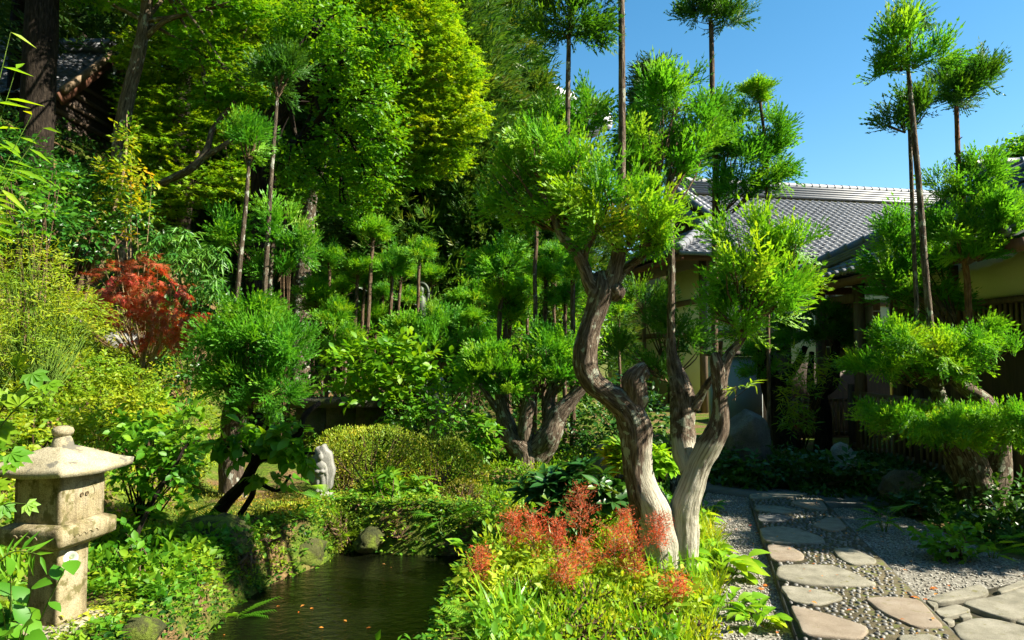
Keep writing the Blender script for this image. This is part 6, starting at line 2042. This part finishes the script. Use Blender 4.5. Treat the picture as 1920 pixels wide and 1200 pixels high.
shrub('leafy_shrub', 'low shaded leafy undergrowth between lantern and pond', (290, 1110), [(265, 1060, 44, 36, 4.9), (320, 1085, 54, 38, 4.9), (360, 1050, 44, 30, 5.2), (240, 1010, 30, 26, 5.3)], 'oval3', 0.085, 'cover', 425, 520, 6, 0.2, r0=0.006, var0=0.25)
shrub('leafy_shrub', 'dark camellia filling the shaded slope below the temple gable', None, [(60, 340, 90, 50, 9.0), (150, 345, 80, 44, 9.6), (190, 390, 60, 50, 9.6), (60, 420, 90, 50, 8.6), (150, 440, 70, 50, 9.2), (250, 390, 40, 40, 10.2), (10, 290, 60, 50, 9.0)], 'oval2', 0.085, 'camellia', 426, 780, 6, 0.24, r0=0.02, var0=0.5)
shrub('leafy_shrub', 'camellia branches with lit leaves at the left edge below the temple', None, [(30, 350, 60, 24, 6.6), (80, 400, 60, 24, 6.6), (20, 430, 60, 24, 6.4), (100, 340, 50, 22, 7.0)], 'oval2', 0.075, 'shrub', 427, 560, 6, 0.22, layered=0.12, r0=0.012)
shrub('yellow_shrub', 'twiggy yellow-green broom bush at the left edge of the slope', None, [(40, 500, 90, 60, 6.2), (60, 570, 110, 56, 6.1), (140, 600, 70, 50, 6.6), (20, 640, 80, 44, 5.8)], 'lance', 0.055, 'yellowgreen', 428, 1700, 7, 0.24, stem='stem_green', r0=0.006, stems=34, up=0.5, spread=0.7)
shrub('autumn_sapling', 'slender sapling with yellow and orange tipped leaves above the red maple', (250, 640, 9.6), [(215, 330, 40, 30, 9.5), (235, 260, 22, 40, 9.5), (250, 330, 44, 24, 9.4), (180, 380, 36, 20, 9.5), (250, 395, 34, 20, 9.4), (210, 430, 30, 18, 9.4)], 'oval2', 0.08, 'autumn', 429, 700, 6, 0.22, stem='stem_pale', r0=0.012, stems=1, cat='tree', fname='crown',
      bark_pts=([(135, 640, 6, 9.6), (165, 530, 5, 9.6), (195, 440, 5, 9.5), (218, 380, 4, 9.5), (235, 300, 2.5, 9.5), (238, 215, 1.5, 9.5)],))
shrub('red_maple', 'dome-shaped red laceleaf maple on the slope', (275, 695), [(210, 520, 48, 30, 8.8), (260, 505, 56, 28, 8.7), (300, 550, 56, 40, 8.7), (240, 570, 56, 34, 8.7), (330, 590, 48, 40, 8.6), (290, 620, 54, 36, 8.6), (350, 620, 30, 30, 8.6), (185, 560, 26, 24, 8.8)], 'lace', 0.10, 'redmaple', 430, 420, 7, 0.24, stem='stem_pale', r0=0.010, stems=5, droop=0.5, layered=0.0, up=0.9, cat='tree', fname='crown',
      bark_pts=([(265, 705, 5, 8.75), (270, 660, 5, 8.75), (285, 610, 4, 8.75), (280, 560, 3, 8.75)], [(272, 705, 4, 8.7), (295, 650, 4, 8.7), (310, 600, 3, 8.7)]))
shrub('nandina', 'nandina with hanging blue-green leaflets right of the red maple', (360, 620), [(300, 460, 44, 26, 9.6), (350, 490, 50, 30, 9.5), (390, 530, 40, 34, 9.5), (330, 440, 40, 20, 9.7), (400, 470, 30, 24, 9.6)], 'lance', 0.14, 'nandina', 431, 700, 7, 0.26, r0=0.01, droop=0.6, var0=0.55)
shrub('leafy_shrub', 'pale green mounded shrub on the slope below the red maple', None, [(150, 700, 80, 44, 7.2), (240, 720, 64, 34, 7.4), (80, 720, 70, 44, 6.8), (180, 760, 90, 34, 6.8), (270, 760, 40, 34, 7.0)], 'oval2', 0.045, 'yellowgreen', 432, 2400, 7, 0.14, r0=0.006, var0=0.4)
shrub('leafy_shrub', 'fresh green shrub at the left edge behind the lantern', None, [(40, 770, 70, 50, 5.9), (110, 800, 60, 40, 6.0), (30, 830, 60, 50, 5.4), (180, 810, 50, 34, 6.2)], 'oval2', 0.055, 'yellowgreen', 433, 1700, 7, 0.15, r0=0.006, var0=0.3)
shrub('leafy_shrub', 'broad-leaved plants spilling beside the iris clump', None, [(340, 790, 40, 26, 7.2), (300, 770, 36, 26, 7.2), (260, 790, 40, 26, 6.9)], 'oval3', 0.09, 'cover', 434, 900, 6, 0.16, r0=0.006)
shrub('dark_shrub', 'dark undergrowth shrub in the shade left of the cedar ball', None, [(330, 700, 60, 50, 9.4), (320, 620, 60, 50, 10.4), (400, 580, 50, 40, 10.4)], 'oval2', 0.08, 'camellia', 435, 700, 6, 0.2, r0=0.01, var0=0.3)
shrub('leafy_shrub', 'ivy-like leaves climbing the dark trunk behind the tall left poles', None, [(535, 310, 26, 36, 10.6), (545, 360, 24, 30, 10.6)], 'oval2', 0.085, 'tree_green', 436, 900, 6, 0.2, r0=0.006, var0=0.7)
shrub('small_camellia', 'small sunlit glossy bush in the dark bed right of the path', (1785, 1052), [(1760, 1008, 44, 24, 5.4), (1800, 1005, 44, 24, 5.4), (1785, 1030, 56, 18, 5.35)], 'oval3', 0.068, 'shrub', 437, 900, 6, 0.14, r0=0.007, var0=0.6)
shrub('leafy_shrub', 'sunlit yellow-green bush between the shaded porch cedars', (1505, 840), [(1505, 690, 34, 30, 9.6), (1500, 740, 34, 40, 9.6), (1560, 700, 24, 26, 9.8), (1495, 790, 30, 26, 9.5)], 'lance', 0.12, 'yellowgreen', 438, 700, 6, 0.22, r0=0.008, var0=0.3)
shrub('leafy_shrub', 'thin shoots sprouting beside the right stem of the twin cedar', (1362, 745, 4.93, 0), [(1380, 725, 22, 12, 4.95)], 'lance', 0.09, 'yellowgreen', 439, 900, 5, 0.14, r0=0.003, stems=3)
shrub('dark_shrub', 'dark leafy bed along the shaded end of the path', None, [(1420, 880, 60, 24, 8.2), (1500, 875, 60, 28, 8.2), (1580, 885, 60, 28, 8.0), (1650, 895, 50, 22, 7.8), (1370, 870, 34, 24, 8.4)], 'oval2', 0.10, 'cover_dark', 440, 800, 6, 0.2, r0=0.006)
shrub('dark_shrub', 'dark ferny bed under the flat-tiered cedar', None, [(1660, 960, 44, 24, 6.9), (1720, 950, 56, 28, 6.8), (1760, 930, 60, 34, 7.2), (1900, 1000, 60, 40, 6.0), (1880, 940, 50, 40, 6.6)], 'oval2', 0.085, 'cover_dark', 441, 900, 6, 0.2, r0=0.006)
shrub('dark_shrub', 'understory shrub among the far grove stems', None, [(640, 640, 60, 40, 12.5), (740, 640, 60, 36, 13.0), (600, 690, 40, 40, 11.5), (900, 700, 60, 40, 11), (1100, 620, 60, 60, 12.5), (960, 650, 60, 50, 12.5)], 'oval2', 0.09, 'maple_mid', 442, 420, 6, 0.26, r0=0.012)
shrub('dark_shrub', 'shaded understory in the black gap behind the grove', None, [(800, 470, 90, 70, 16), (900, 450, 80, 80, 16), (700, 450, 80, 60, 16.5), (960, 400, 70, 70, 16.5)], 'oval2', 0.10, 'cedar_dark', 443, 260, 6, 0.3, r0=0.02)
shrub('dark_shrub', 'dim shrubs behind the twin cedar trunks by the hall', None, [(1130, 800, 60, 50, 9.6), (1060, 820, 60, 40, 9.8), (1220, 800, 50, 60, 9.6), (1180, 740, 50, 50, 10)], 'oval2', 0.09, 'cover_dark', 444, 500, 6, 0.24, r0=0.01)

# plants with broad basal leaves
def rosette(label, px, py, n, size, mat, seed, leaf='hosta', name='broadleaf_plant', up=0.8, spread=0.05, cat='plant'):
    rg = np.random.default_rng(seed)
    b = onground(px, py)
    root = thing(name, label, cat, b)
    g = Geo(); s = Geo()
    a = rg.uniform(0, 6.28, n)
    rr = spread * rg.uniform(0, 1, n)
    st_ = size * rg.uniform(0.2, 0.7, n)
    tp = np.stack([b.x + np.cos(a) * (rr + st_ * 0.35), b.y + np.sin(a) * (rr + st_ * 0.35), b.z + st_], -1)
    A = nrm(np.stack([np.cos(a), np.sin(a), rg.uniform(0.0, up, n)], -1))
    place(g, LEAF[leaf], tp, A, nrm(np.array([0, 0, 1.0]) + rg.normal(0, 0.2, (n, 3))), size * rg.uniform(0.7, 1.15, n), np.clip(rg.normal(0.5, 0.25, n), 0, 1))
    for k in range(n):
        tube(s, [(b.x + math.cos(a[k]) * rr[k] * 0.5, b.y + math.sin(a[k]) * rr[k] * 0.5, b.z - 0.02), tuple(tp[k])], [0.004, 0.003], 4, 4, 0, 1, False)
    part('leaf_stalks', s, M['stem_green'], root)
    part('leaves', g, M[mat], root)
rosette('bright broad-leaved clump on the gravel edge right of the twin trunk', 1352, 1082, 34, 0.20, 'hosta', 501, spread=0.14)
rosette('second broad-leaved clump nearer the twin trunk foot', 1318, 1052, 22, 0.16, 'hosta', 502, spread=0.10)
rosette('small broad-leaved clump on the gravel edge further back', 1312, 985, 20, 0.15, 'hosta', 503, spread=0.10)
rosette('broad-leaved tuft at the back corner of the gravel edge', 1322, 960, 18, 0.13, 'cover', 504, spread=0.1)
rosette('pale heart-leaved plant leaning over the pond right corner', 895, 1040, 22, 0.15, 'hosta', 505, 'oval', spread=0.12)
rosette('leafy lily tuft at the pond edge in the bottom centre', 800, 1195, 16, 0.20, 'fern', 506, 'rhodo', spread=0.06)
rosette('low sprout by the pond at the bottom edge', 690, 1215, 9, 0.11, 'fern', 507, 'rhodo', spread=0.04)
rosette('upright iris clump on the slope below the red maple', 350, 800, 30, 0.42, 'cover', 508, 'blade', 'iris_clump', up=2.6, spread=0.08)
rosette('grassy tuft low on the gravel edge in front', 1420, 1175, 26, 0.14, 'hosta', 509, 'hosta', spread=0.12)
rosette('sprouting plant near the gravel edge between grass tufts', 1370, 1150, 18, 0.13, 'hosta', 510, 'hosta', spread=0.1)
for k, (lbl, px, py, n, s) in enumerate((('fern by the lantern shaft', 330, 1010, 12, 0.34), ('fern low on the bank right of the lantern plinth', 420, 1190, 9, 0.32), ('fern drooping at the far pond edge', 830, 1000, 10, 0.28), ('fern at the water under the mossy bank', 640, 1030, 9, 0.28),
                          ('dim fern at the shaded edge of the right gravel', 1660, 1000, 12, 0.24), ('dim fern behind the small sunlit bush', 1860, 1050, 12, 0.24), ('fern on the slope behind the lantern jewel', 180, 870, 10, 0.40), ('small fern at the pond bottom edge', 905, 1185, 8, 0.15), ('fern in front of the statue pedestal', 615, 965, 8, 0.26))):
    rosette(lbl, px, py, n, s, 'fern', 520 + k, 'fern', 'fern', up=1.0, spread=0.05)

# astilbe: stems, leaflets and red seed plumes
def astilbe(label, px, py, h, w_, d, seed):
    rg = np.random.default_rng(seed)
    top = W(px, py, d)
    b = Vector((top.x + rg.normal(0, 0.04), d + rg.normal(0, 0.04), 0)); b.z = H(b.x, b.y)
    root = thing('astilbe', label, 'plant', b, 'astilbe plants with red seed plumes')
    k = d / F
    g = Geo(); s = Geo()
    tz = top.z + h * k; bz = top.z - h * k
    tube(s, [b, ((b.x + top.x) / 2 + 0.02, b.y, (b.z + bz) / 2), (top.x, d, bz), (top.x, d, tz)], [0.004, 0.0035, 0.003, 0.0015], 16, 5, 0, 1)
    nbr = 30
    for i in range(nbr):
        t = i / nbr
        a = i * 2.4
        l = w_ * k * (1 - 0.35 * t) * rg.uniform(0.35, 1.2)
        p0 = np.array([top.x, d, bz + (tz - bz) * t])
        dr = np.array([math.cos(a), math.sin(a), 0.35 + rg.uniform(-0.3, 0.5)])
        e = p0 + dr * l
        tube(s, [p0, p0 + dr * l * 0.5 + np.array([0, 0, 0.01]), e], [0.0018, 0.0015, 0.001], 4, 4, 0, 1, False)
        n = 42
        u = rg.uniform(0.15, 1, n)
        P = p0 + dr * l * u[:, None] + rg.normal(0, 0.016, (n, 3))
        place(g, LEAF['bit'], P, nrm(rg.normal(size=(n, 3)) + dr), nrm(rg.normal(size=(n, 3))), rg.uniform(0.010, 0.024, n), rg.uniform(0, 1, n))
    part('stem', s, M['stem_pale'], root)
    part('plume', g, M['plume'], root)
    g2 = Geo()
    leaves(g2, rg, [(np.array([b.x, b.y, b.z + 0.14]), np.array([0.16, 0.16, 0.12]))], 1400, 5, 0.06, 'oval2', 0.14)
    part('foliage', g2, M['cover_yellow'], root)
for k, (lbl, px, py, h, w_, d) in enumerate((('tall red astilbe plume against the dark rhododendron', 1088, 955, 40, 40, 4.7), ('red astilbe plume at the pond edge, left of the tall one', 1000, 1000, 36, 44, 4.6), ('leftmost upper red astilbe plume over the pond', 962, 995, 34, 36, 4.7),
                                   ('broad red astilbe plume before the left trunk', 1152, 1030, 42, 50, 4.5), ('red astilbe plume crossing the bleached trunk', 1236, 995, 30, 34, 4.4), ('red astilbe plume low in the middle of the foreground', 1095, 1045, 30, 48, 4.4),
                                   ('small lone red astilbe plume out over the pond', 903, 1060, 30, 34, 4.3), ('red astilbe plume at the trunk foot, left side', 1190, 1050, 34, 40, 4.4), ('upper right red astilbe plume before the trunk', 1170, 990, 34, 30, 4.6), ('faint low red astilbe plume in front of the fine-leaved bush', 1060, 1075, 24, 40, 4.1), ('faint reddish astilbe plume right of the trunk foot', 1270, 1105, 22, 40, 4.1), ('drooping red astilbe plume between the pond pair and the tall plume', 1045, 1010, 28, 36, 4.6))):
    astilbe(lbl, px, py, h, w_, d, 540 + k)

# foreground plants at the lower left
def stem_plant(label, base, tips, leaf, size, mat, seed, n=7, flower=None, name='leafy_plant', d0=2.7, r=0.004, droop=0.2):
    rg = np.random.default_rng(seed)
    b = W(*base)
    root = thing(name, label, 'plant', (b.x, b.y, b.z))
    g = Geo(); s = Geo()
    for tx, ty, td in tips:
        e = np.array(W(tx, ty, td)); b0 = np.array(b)
        mid = (b0 + e) / 2 + np.array([0, 0, 0.06])
        Cc, _ = tube(s, [b0, mid, e], [r, r * 0.8, r * 0.5], 14, 5, 0, 1, False)
        T = nrm(np.gradient(Cc, axis=0))
        for k in range(n):
            i = int((0.25 + 0.75 * k / max(1, n - 1)) * 13)
            side = nrm(np.cross(T[i], [0.1, -0.9, 0.4])) * (1 if k % 2 else -1)
            A = nrm(T[i] * 0.5 + side * (0.9 if k < n - 1 else 0.1) + rg.normal(0, 0.2, 3) + np.array([0, 0, -droop]))
            place(g, LEAF[leaf], Cc[i][None], A[None], nrm(np.array([0.2, -0.6, 0.8]) + rg.normal(0, 0.25, 3))[None], np.array([size * rg.uniform(0.75, 1.15)]), np.array([np.clip(rg.normal(0.5, 0.25), 0, 1)]))
    part('stems', s, M['stem_green'], root)
    part('leaves', g, M[mat], root)
    if flower:
        c = np.array(W(*flower))
        f_ = Geo(); lathe(f_, [(0.003, -0.045), (0.005, -0.02), (0.012, -0.004), (0.024, 0.003), (0.026, 0.004)], 16)
        f_.A['var'] = [(0, np.full(f_.n, 0.5, np.float32))]
        q = (Vector((0, 0, EYE)) - Vector(c) + Vector((0.6, 0, 0.3))).to_track_quat('Z', 'Y').to_matrix().to_4x4()
        f_.xf(Matrix.Translation(c) @ q)
        part('flower', f_, M['petal'], root, smooth=True)
    return root
gz = lambda px, py, d: (px, py, d)
stem_plant('broad-leaved plant with a white trumpet flower in the lower left corner', (20, 1330, 2.9), [(20, 1080, 2.75), (60, 1100, 2.7), (130, 1050, 2.75), (5, 1140, 2.7), (60, 1150, 2.65), (40, 1180, 2.6), (10, 1190, 2.6)], 'oval', 0.088, 'shrub', 601, 6, (133, 1046, 2.78))
stem_plant('vine with lobed pale leaves reaching in from the left edge above the lantern', (-60, 900, 2.7), [(60, 700, 2.7), (30, 690, 2.8), (20, 850, 2.7), (90, 720, 2.65)], 'vine', 0.082, 'cover', 602, 4, None, 'vine', droop=0.3)
stem_plant('short vine sprig with lobed leaves dangling before the lantern box', (-40, 1000, 3.2), [(50, 945, 3.2), (20, 870, 3.1)], 'vine', 0.075, 'cover', 603, 3, None, 'vine', droop=0.5)
stem_plant('arching fern frond before the lantern platform', (-30, 1080, 3.2), [(75, 1040, 3.2)], 'lance', 0.10, 'fern', 604, 24, None, 'fern', droop=0.5)
stem_plant('bright leaf spray entering at the left edge beside the dark camellia', (-80, 520, 4.0), [(60, 215, 4.2), (80, 240, 4.2), (30, 130, 4.2), (40, 290, 4.2), (20, 60, 4.2)], 'lance', 0.20, 'maple', 605, 9, None, 'overhanging_branch', droop=0.5)

# ------------------------------------------------------------------ ground cover: one mass per bed
rc_ = np.random.default_rng(70)
def bed(label, poly, n, leaf, size, hmax, mat, up=1.0, excl_pond=True, name='ground_cover'):
    q = rpoly(rc_, n, poly)
    q = q[np.hypot(q[:, 0] + 2.55, q[:, 1] - 3.85) > 0.52]
    if excl_pond:
        q = q[poly_sd(q[:, 0], q[:, 1], POND) > 0.02]
    m_ = fbm(np.stack([q[:, 0] * 2.2, q[:, 1] * 2.2, q[:, 0] * 0], -1), 12, 3)
    q = q[m_ > 0.30]
    m_ = m_[m_ > 0.30]
    g = Geo()
    carpet(g, rc_, q, size, leaf, hmax, up, mod=np.clip((m_ - 0.25) * 2.6, 0.1, 1.3))
    tag(part(name, g, M[mat]), label, 'ground cover', kind='stuff')
right_bed = [(-0.15, 3.0), (0.6, 3.0), (1.02, 4.0), (1.45, 5.2), (1.85, 6.9), (1.4, 7.2), (0.4, 6.6), (-0.1, 6.2), (-0.15, 5.5), (-0.25, 4.6)]
bed('fresh low weeds covering the bed right of the pond', right_bed, 19000, 'oval2', 0.042, 0.16, 'cover_yellow')
bed('thin grass and stalks rising through the foreground bed', right_bed, 2600, 'blade', 0.22, 0.06, 'hosta', 2.6, name='grass')
bed('mixed darker weeds among the foreground bed', right_bed, 7000, 'oval3', 0.055, 0.26, 'cover')
bed('grass blades edging the right gravel strip', [(0.5, 3.0), (0.75, 3.0), (1.15, 4.0), (1.6, 5.2), (1.9, 6.6), (1.6, 6.6), (1.2, 5.2), (0.85, 4.0)], 3200, 'blade', 0.16, 0.02, 'cover_yellow', 2.2, name='grass')
bed('low leafy carpet between pond and far grove', [(-2.4, 9.0), (-0.4, 7.6), (-0.1, 6.6), (1.4, 7.0), (2.0, 8.4), (1.6, 11), (-3.4, 11)], 15000, 'diamond', 0.06, 0.14, 'cover')
bed('mossy carpet on the sunny terrace left of the pond', [(-3.6, 6.0), (-2.2, 5.9), (-1.8, 6.7), (-1.8, 8.2), (-3.8, 8.2)], 6000, 'diamond', 0.028, 0.05, 'azalea_brown')
bed('mixed weeds covering the left slope', [(-8.5, 5.0), (-4.6, 4.6), (-3.1, 5.2), (-3.6, 8.0), (-4.2, 10.5), (-9.0, 10.5)], 26000, 'diamond', 0.06, 0.22, 'yellowgreen', excl_pond=False)
bed('leafy undergrowth round the lantern foot', [(-4.6, 3.2), (-2.1, 3.2), (-2.15, 5.2), (-2.3, 6.2), (-3.4, 6.2), (-4.6, 5.0)], 8000, 'oval2', 0.07, 0.16, 'cover')
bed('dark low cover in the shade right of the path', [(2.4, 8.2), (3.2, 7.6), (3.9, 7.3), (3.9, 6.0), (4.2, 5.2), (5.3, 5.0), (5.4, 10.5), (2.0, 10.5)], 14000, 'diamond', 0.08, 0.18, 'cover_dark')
bed('undergrowth on the forest floor behind the grove', [(-14, 10.5), (2.0, 10.5), (2.4, 20), (-16, 20)], 16000, 'diamond', 0.14, 0.5, 'cover_dark', excl_pond=False)

# plants clinging to the pond banks down to the water
q = rc_.uniform((-3.2, 3.0), (0.6, 7.6), (60000, 2))
sd = poly_sd(q[:, 0], q[:, 1], POND)
for lbl, lo_, hi_, n, leaf, size, hh, mat in (('small ferny leaves hanging over the pond bank', -0.06, 0.25, 4500, 'oval2', 0.05, 0.12, 'cover'), ('moss and tiny leaves lining the pond edge', -0.08, 0.6, 12000, 'diamond', 0.03, 0.03, 'moss'), ('dark small leaves on the steep face of the pond bank', -0.06, 0.2, 6500, 'diamond', 0.042, 0.03, 'cover_dark'), ('yellowish creeping leaves on the upper pond bank', 0.05, 0.5, 6000, 'diamond', 0.035, 0.06, 'azalea')):
    s_ = q[(sd > lo_) & (sd < hi_)][:n]
    rc_.shuffle(q); sd = poly_sd(q[:, 0], q[:, 1], POND)
    g = Geo()
    carpet(g, rc_, s_, size, leaf, hh, 0.5, 0.9)
    V_ = np.concatenate(g.V)
    tag(part('ground_cover', g, M[mat]), lbl, 'ground cover', kind='stuff')
# tree just outside the picture whose shade falls across the path
sh = thing('broadleaf_tree', 'leafy tree just beyond the right edge shading the path', 'tree', (6.3, 5.0, 0))
g = Geo()
tube(g, [(6.3, 5.0, -0.05), (6.25, 5.0, 0.9), (6.3, 5.05, 1.7), (6.2, 5.0, 2.4)], [0.09, 0.075, 0.06, 0.03], 20, 10, 0.1, 3)
rg = np.random.default_rng(451)
bs_ = [(np.array([6.3, 5.15, 2.5]), np.array([0.9, 0.5, 0.6])), (np.array([5.6, 5.6, 1.8]), np.array([0.7, 0.35, 0.5])), (np.array([7.0, 5.2, 2.3]), np.array([0.8, 0.5, 0.7])), (np.array([6.7, 5.2, 3.2]), np.array([0.9, 0.5, 0.5]))]
for c, r in bs_:
    tube(g, [(6.3, 5.05, 1.5), tuple((c + np.array([6.3, 5.05, 1.5])) / 2), tuple(c)], [0.04, 0.03, 0.01], 8, 6, 0, 1, False)
part('trunk', g, M['bark_maple'], sh, smooth=True)
g = Geo(); leaves(g, rg, bs_, 1500, 7, 0.11, 'oval2', 0.25)
part('crown', g, M['tree_green'], sh)
# dry leaf litter blown over stone, gravel and water
g = Geo()
q = rc_.uniform((-2.2, 3.4), (4.4, 8.0), (900, 2))
zz = Hn(q[:, 0], q[:, 1]) + 0.03
zz = np.where(poly_sd(q[:, 0], q[:, 1], POND) < -0.05, WATER_Z + 0.004, zz)
zz = np.where(poly_sd(q[:, 0], q[:, 1], ccw(pp)) < 0, 0.095, zz)
keep = (rc_.uniform(0, 1, 900) < np.where(poly_sd(q[:, 0], q[:, 1], POND) < -0.05, 0.22, 0.45)) & (poly_sd(q[:, 0], q[:, 1], pv_poly) > 0)
q, zz = q[keep], zz[keep]
n = len(q)
place(g, LEAF['oval2'], np.stack([q[:, 0], q[:, 1], zz], -1), nrm(rc_.normal(size=(n, 3)) * np.array([1, 1, 0.08])), nrm(np.array([0, 0, 1.0]) + rc_.normal(0, 0.12, (n, 3))), rc_.uniform(0.018, 0.04, n), rc_.uniform(0, 1, n))
tag(part('leaf_litter', g, M['dead']), 'scattered dry brown leaves on the path, gravel and pond', 'leaf litter', kind='stuff')
# fallen leaves on stone and gravel
fl = Geo()
LV, LT = LEAF['maple5']
fl.add(LV, LT, var=np.full(len(LV), 0.2))
fl_me = to_mesh('fallen_leaf', fl); fl_me.materials.append(M['dead'])
for k, (px, py, lbl) in enumerate(((1438, 1099, 'orange fallen leaf on the left gravel strip'), (1722, 1140, 'orange fallen leaf at the path edge beside the paving'), (1606, 1008, 'brown fallen leaf in the shaded right gravel'), (1746, 1102, 'red fallen leaf on the sunlit right gravel'), (1425, 1105, 'small red fallen leaf beside the orange one on gravel'))):
    p = flat(px, py, 0.02)
    o = bpy.data.objects.new('fallen_leaf', fl_me); C.objects.link(o)
    o.location = p; o.rotation_euler = (0.15, 0.1, k * 1.3); o.scale = (0.045,) * 3
    if k == 1: o.location.z = 0.085
    tag(o, lbl, 'leaf', 'fallen leaves on the path')
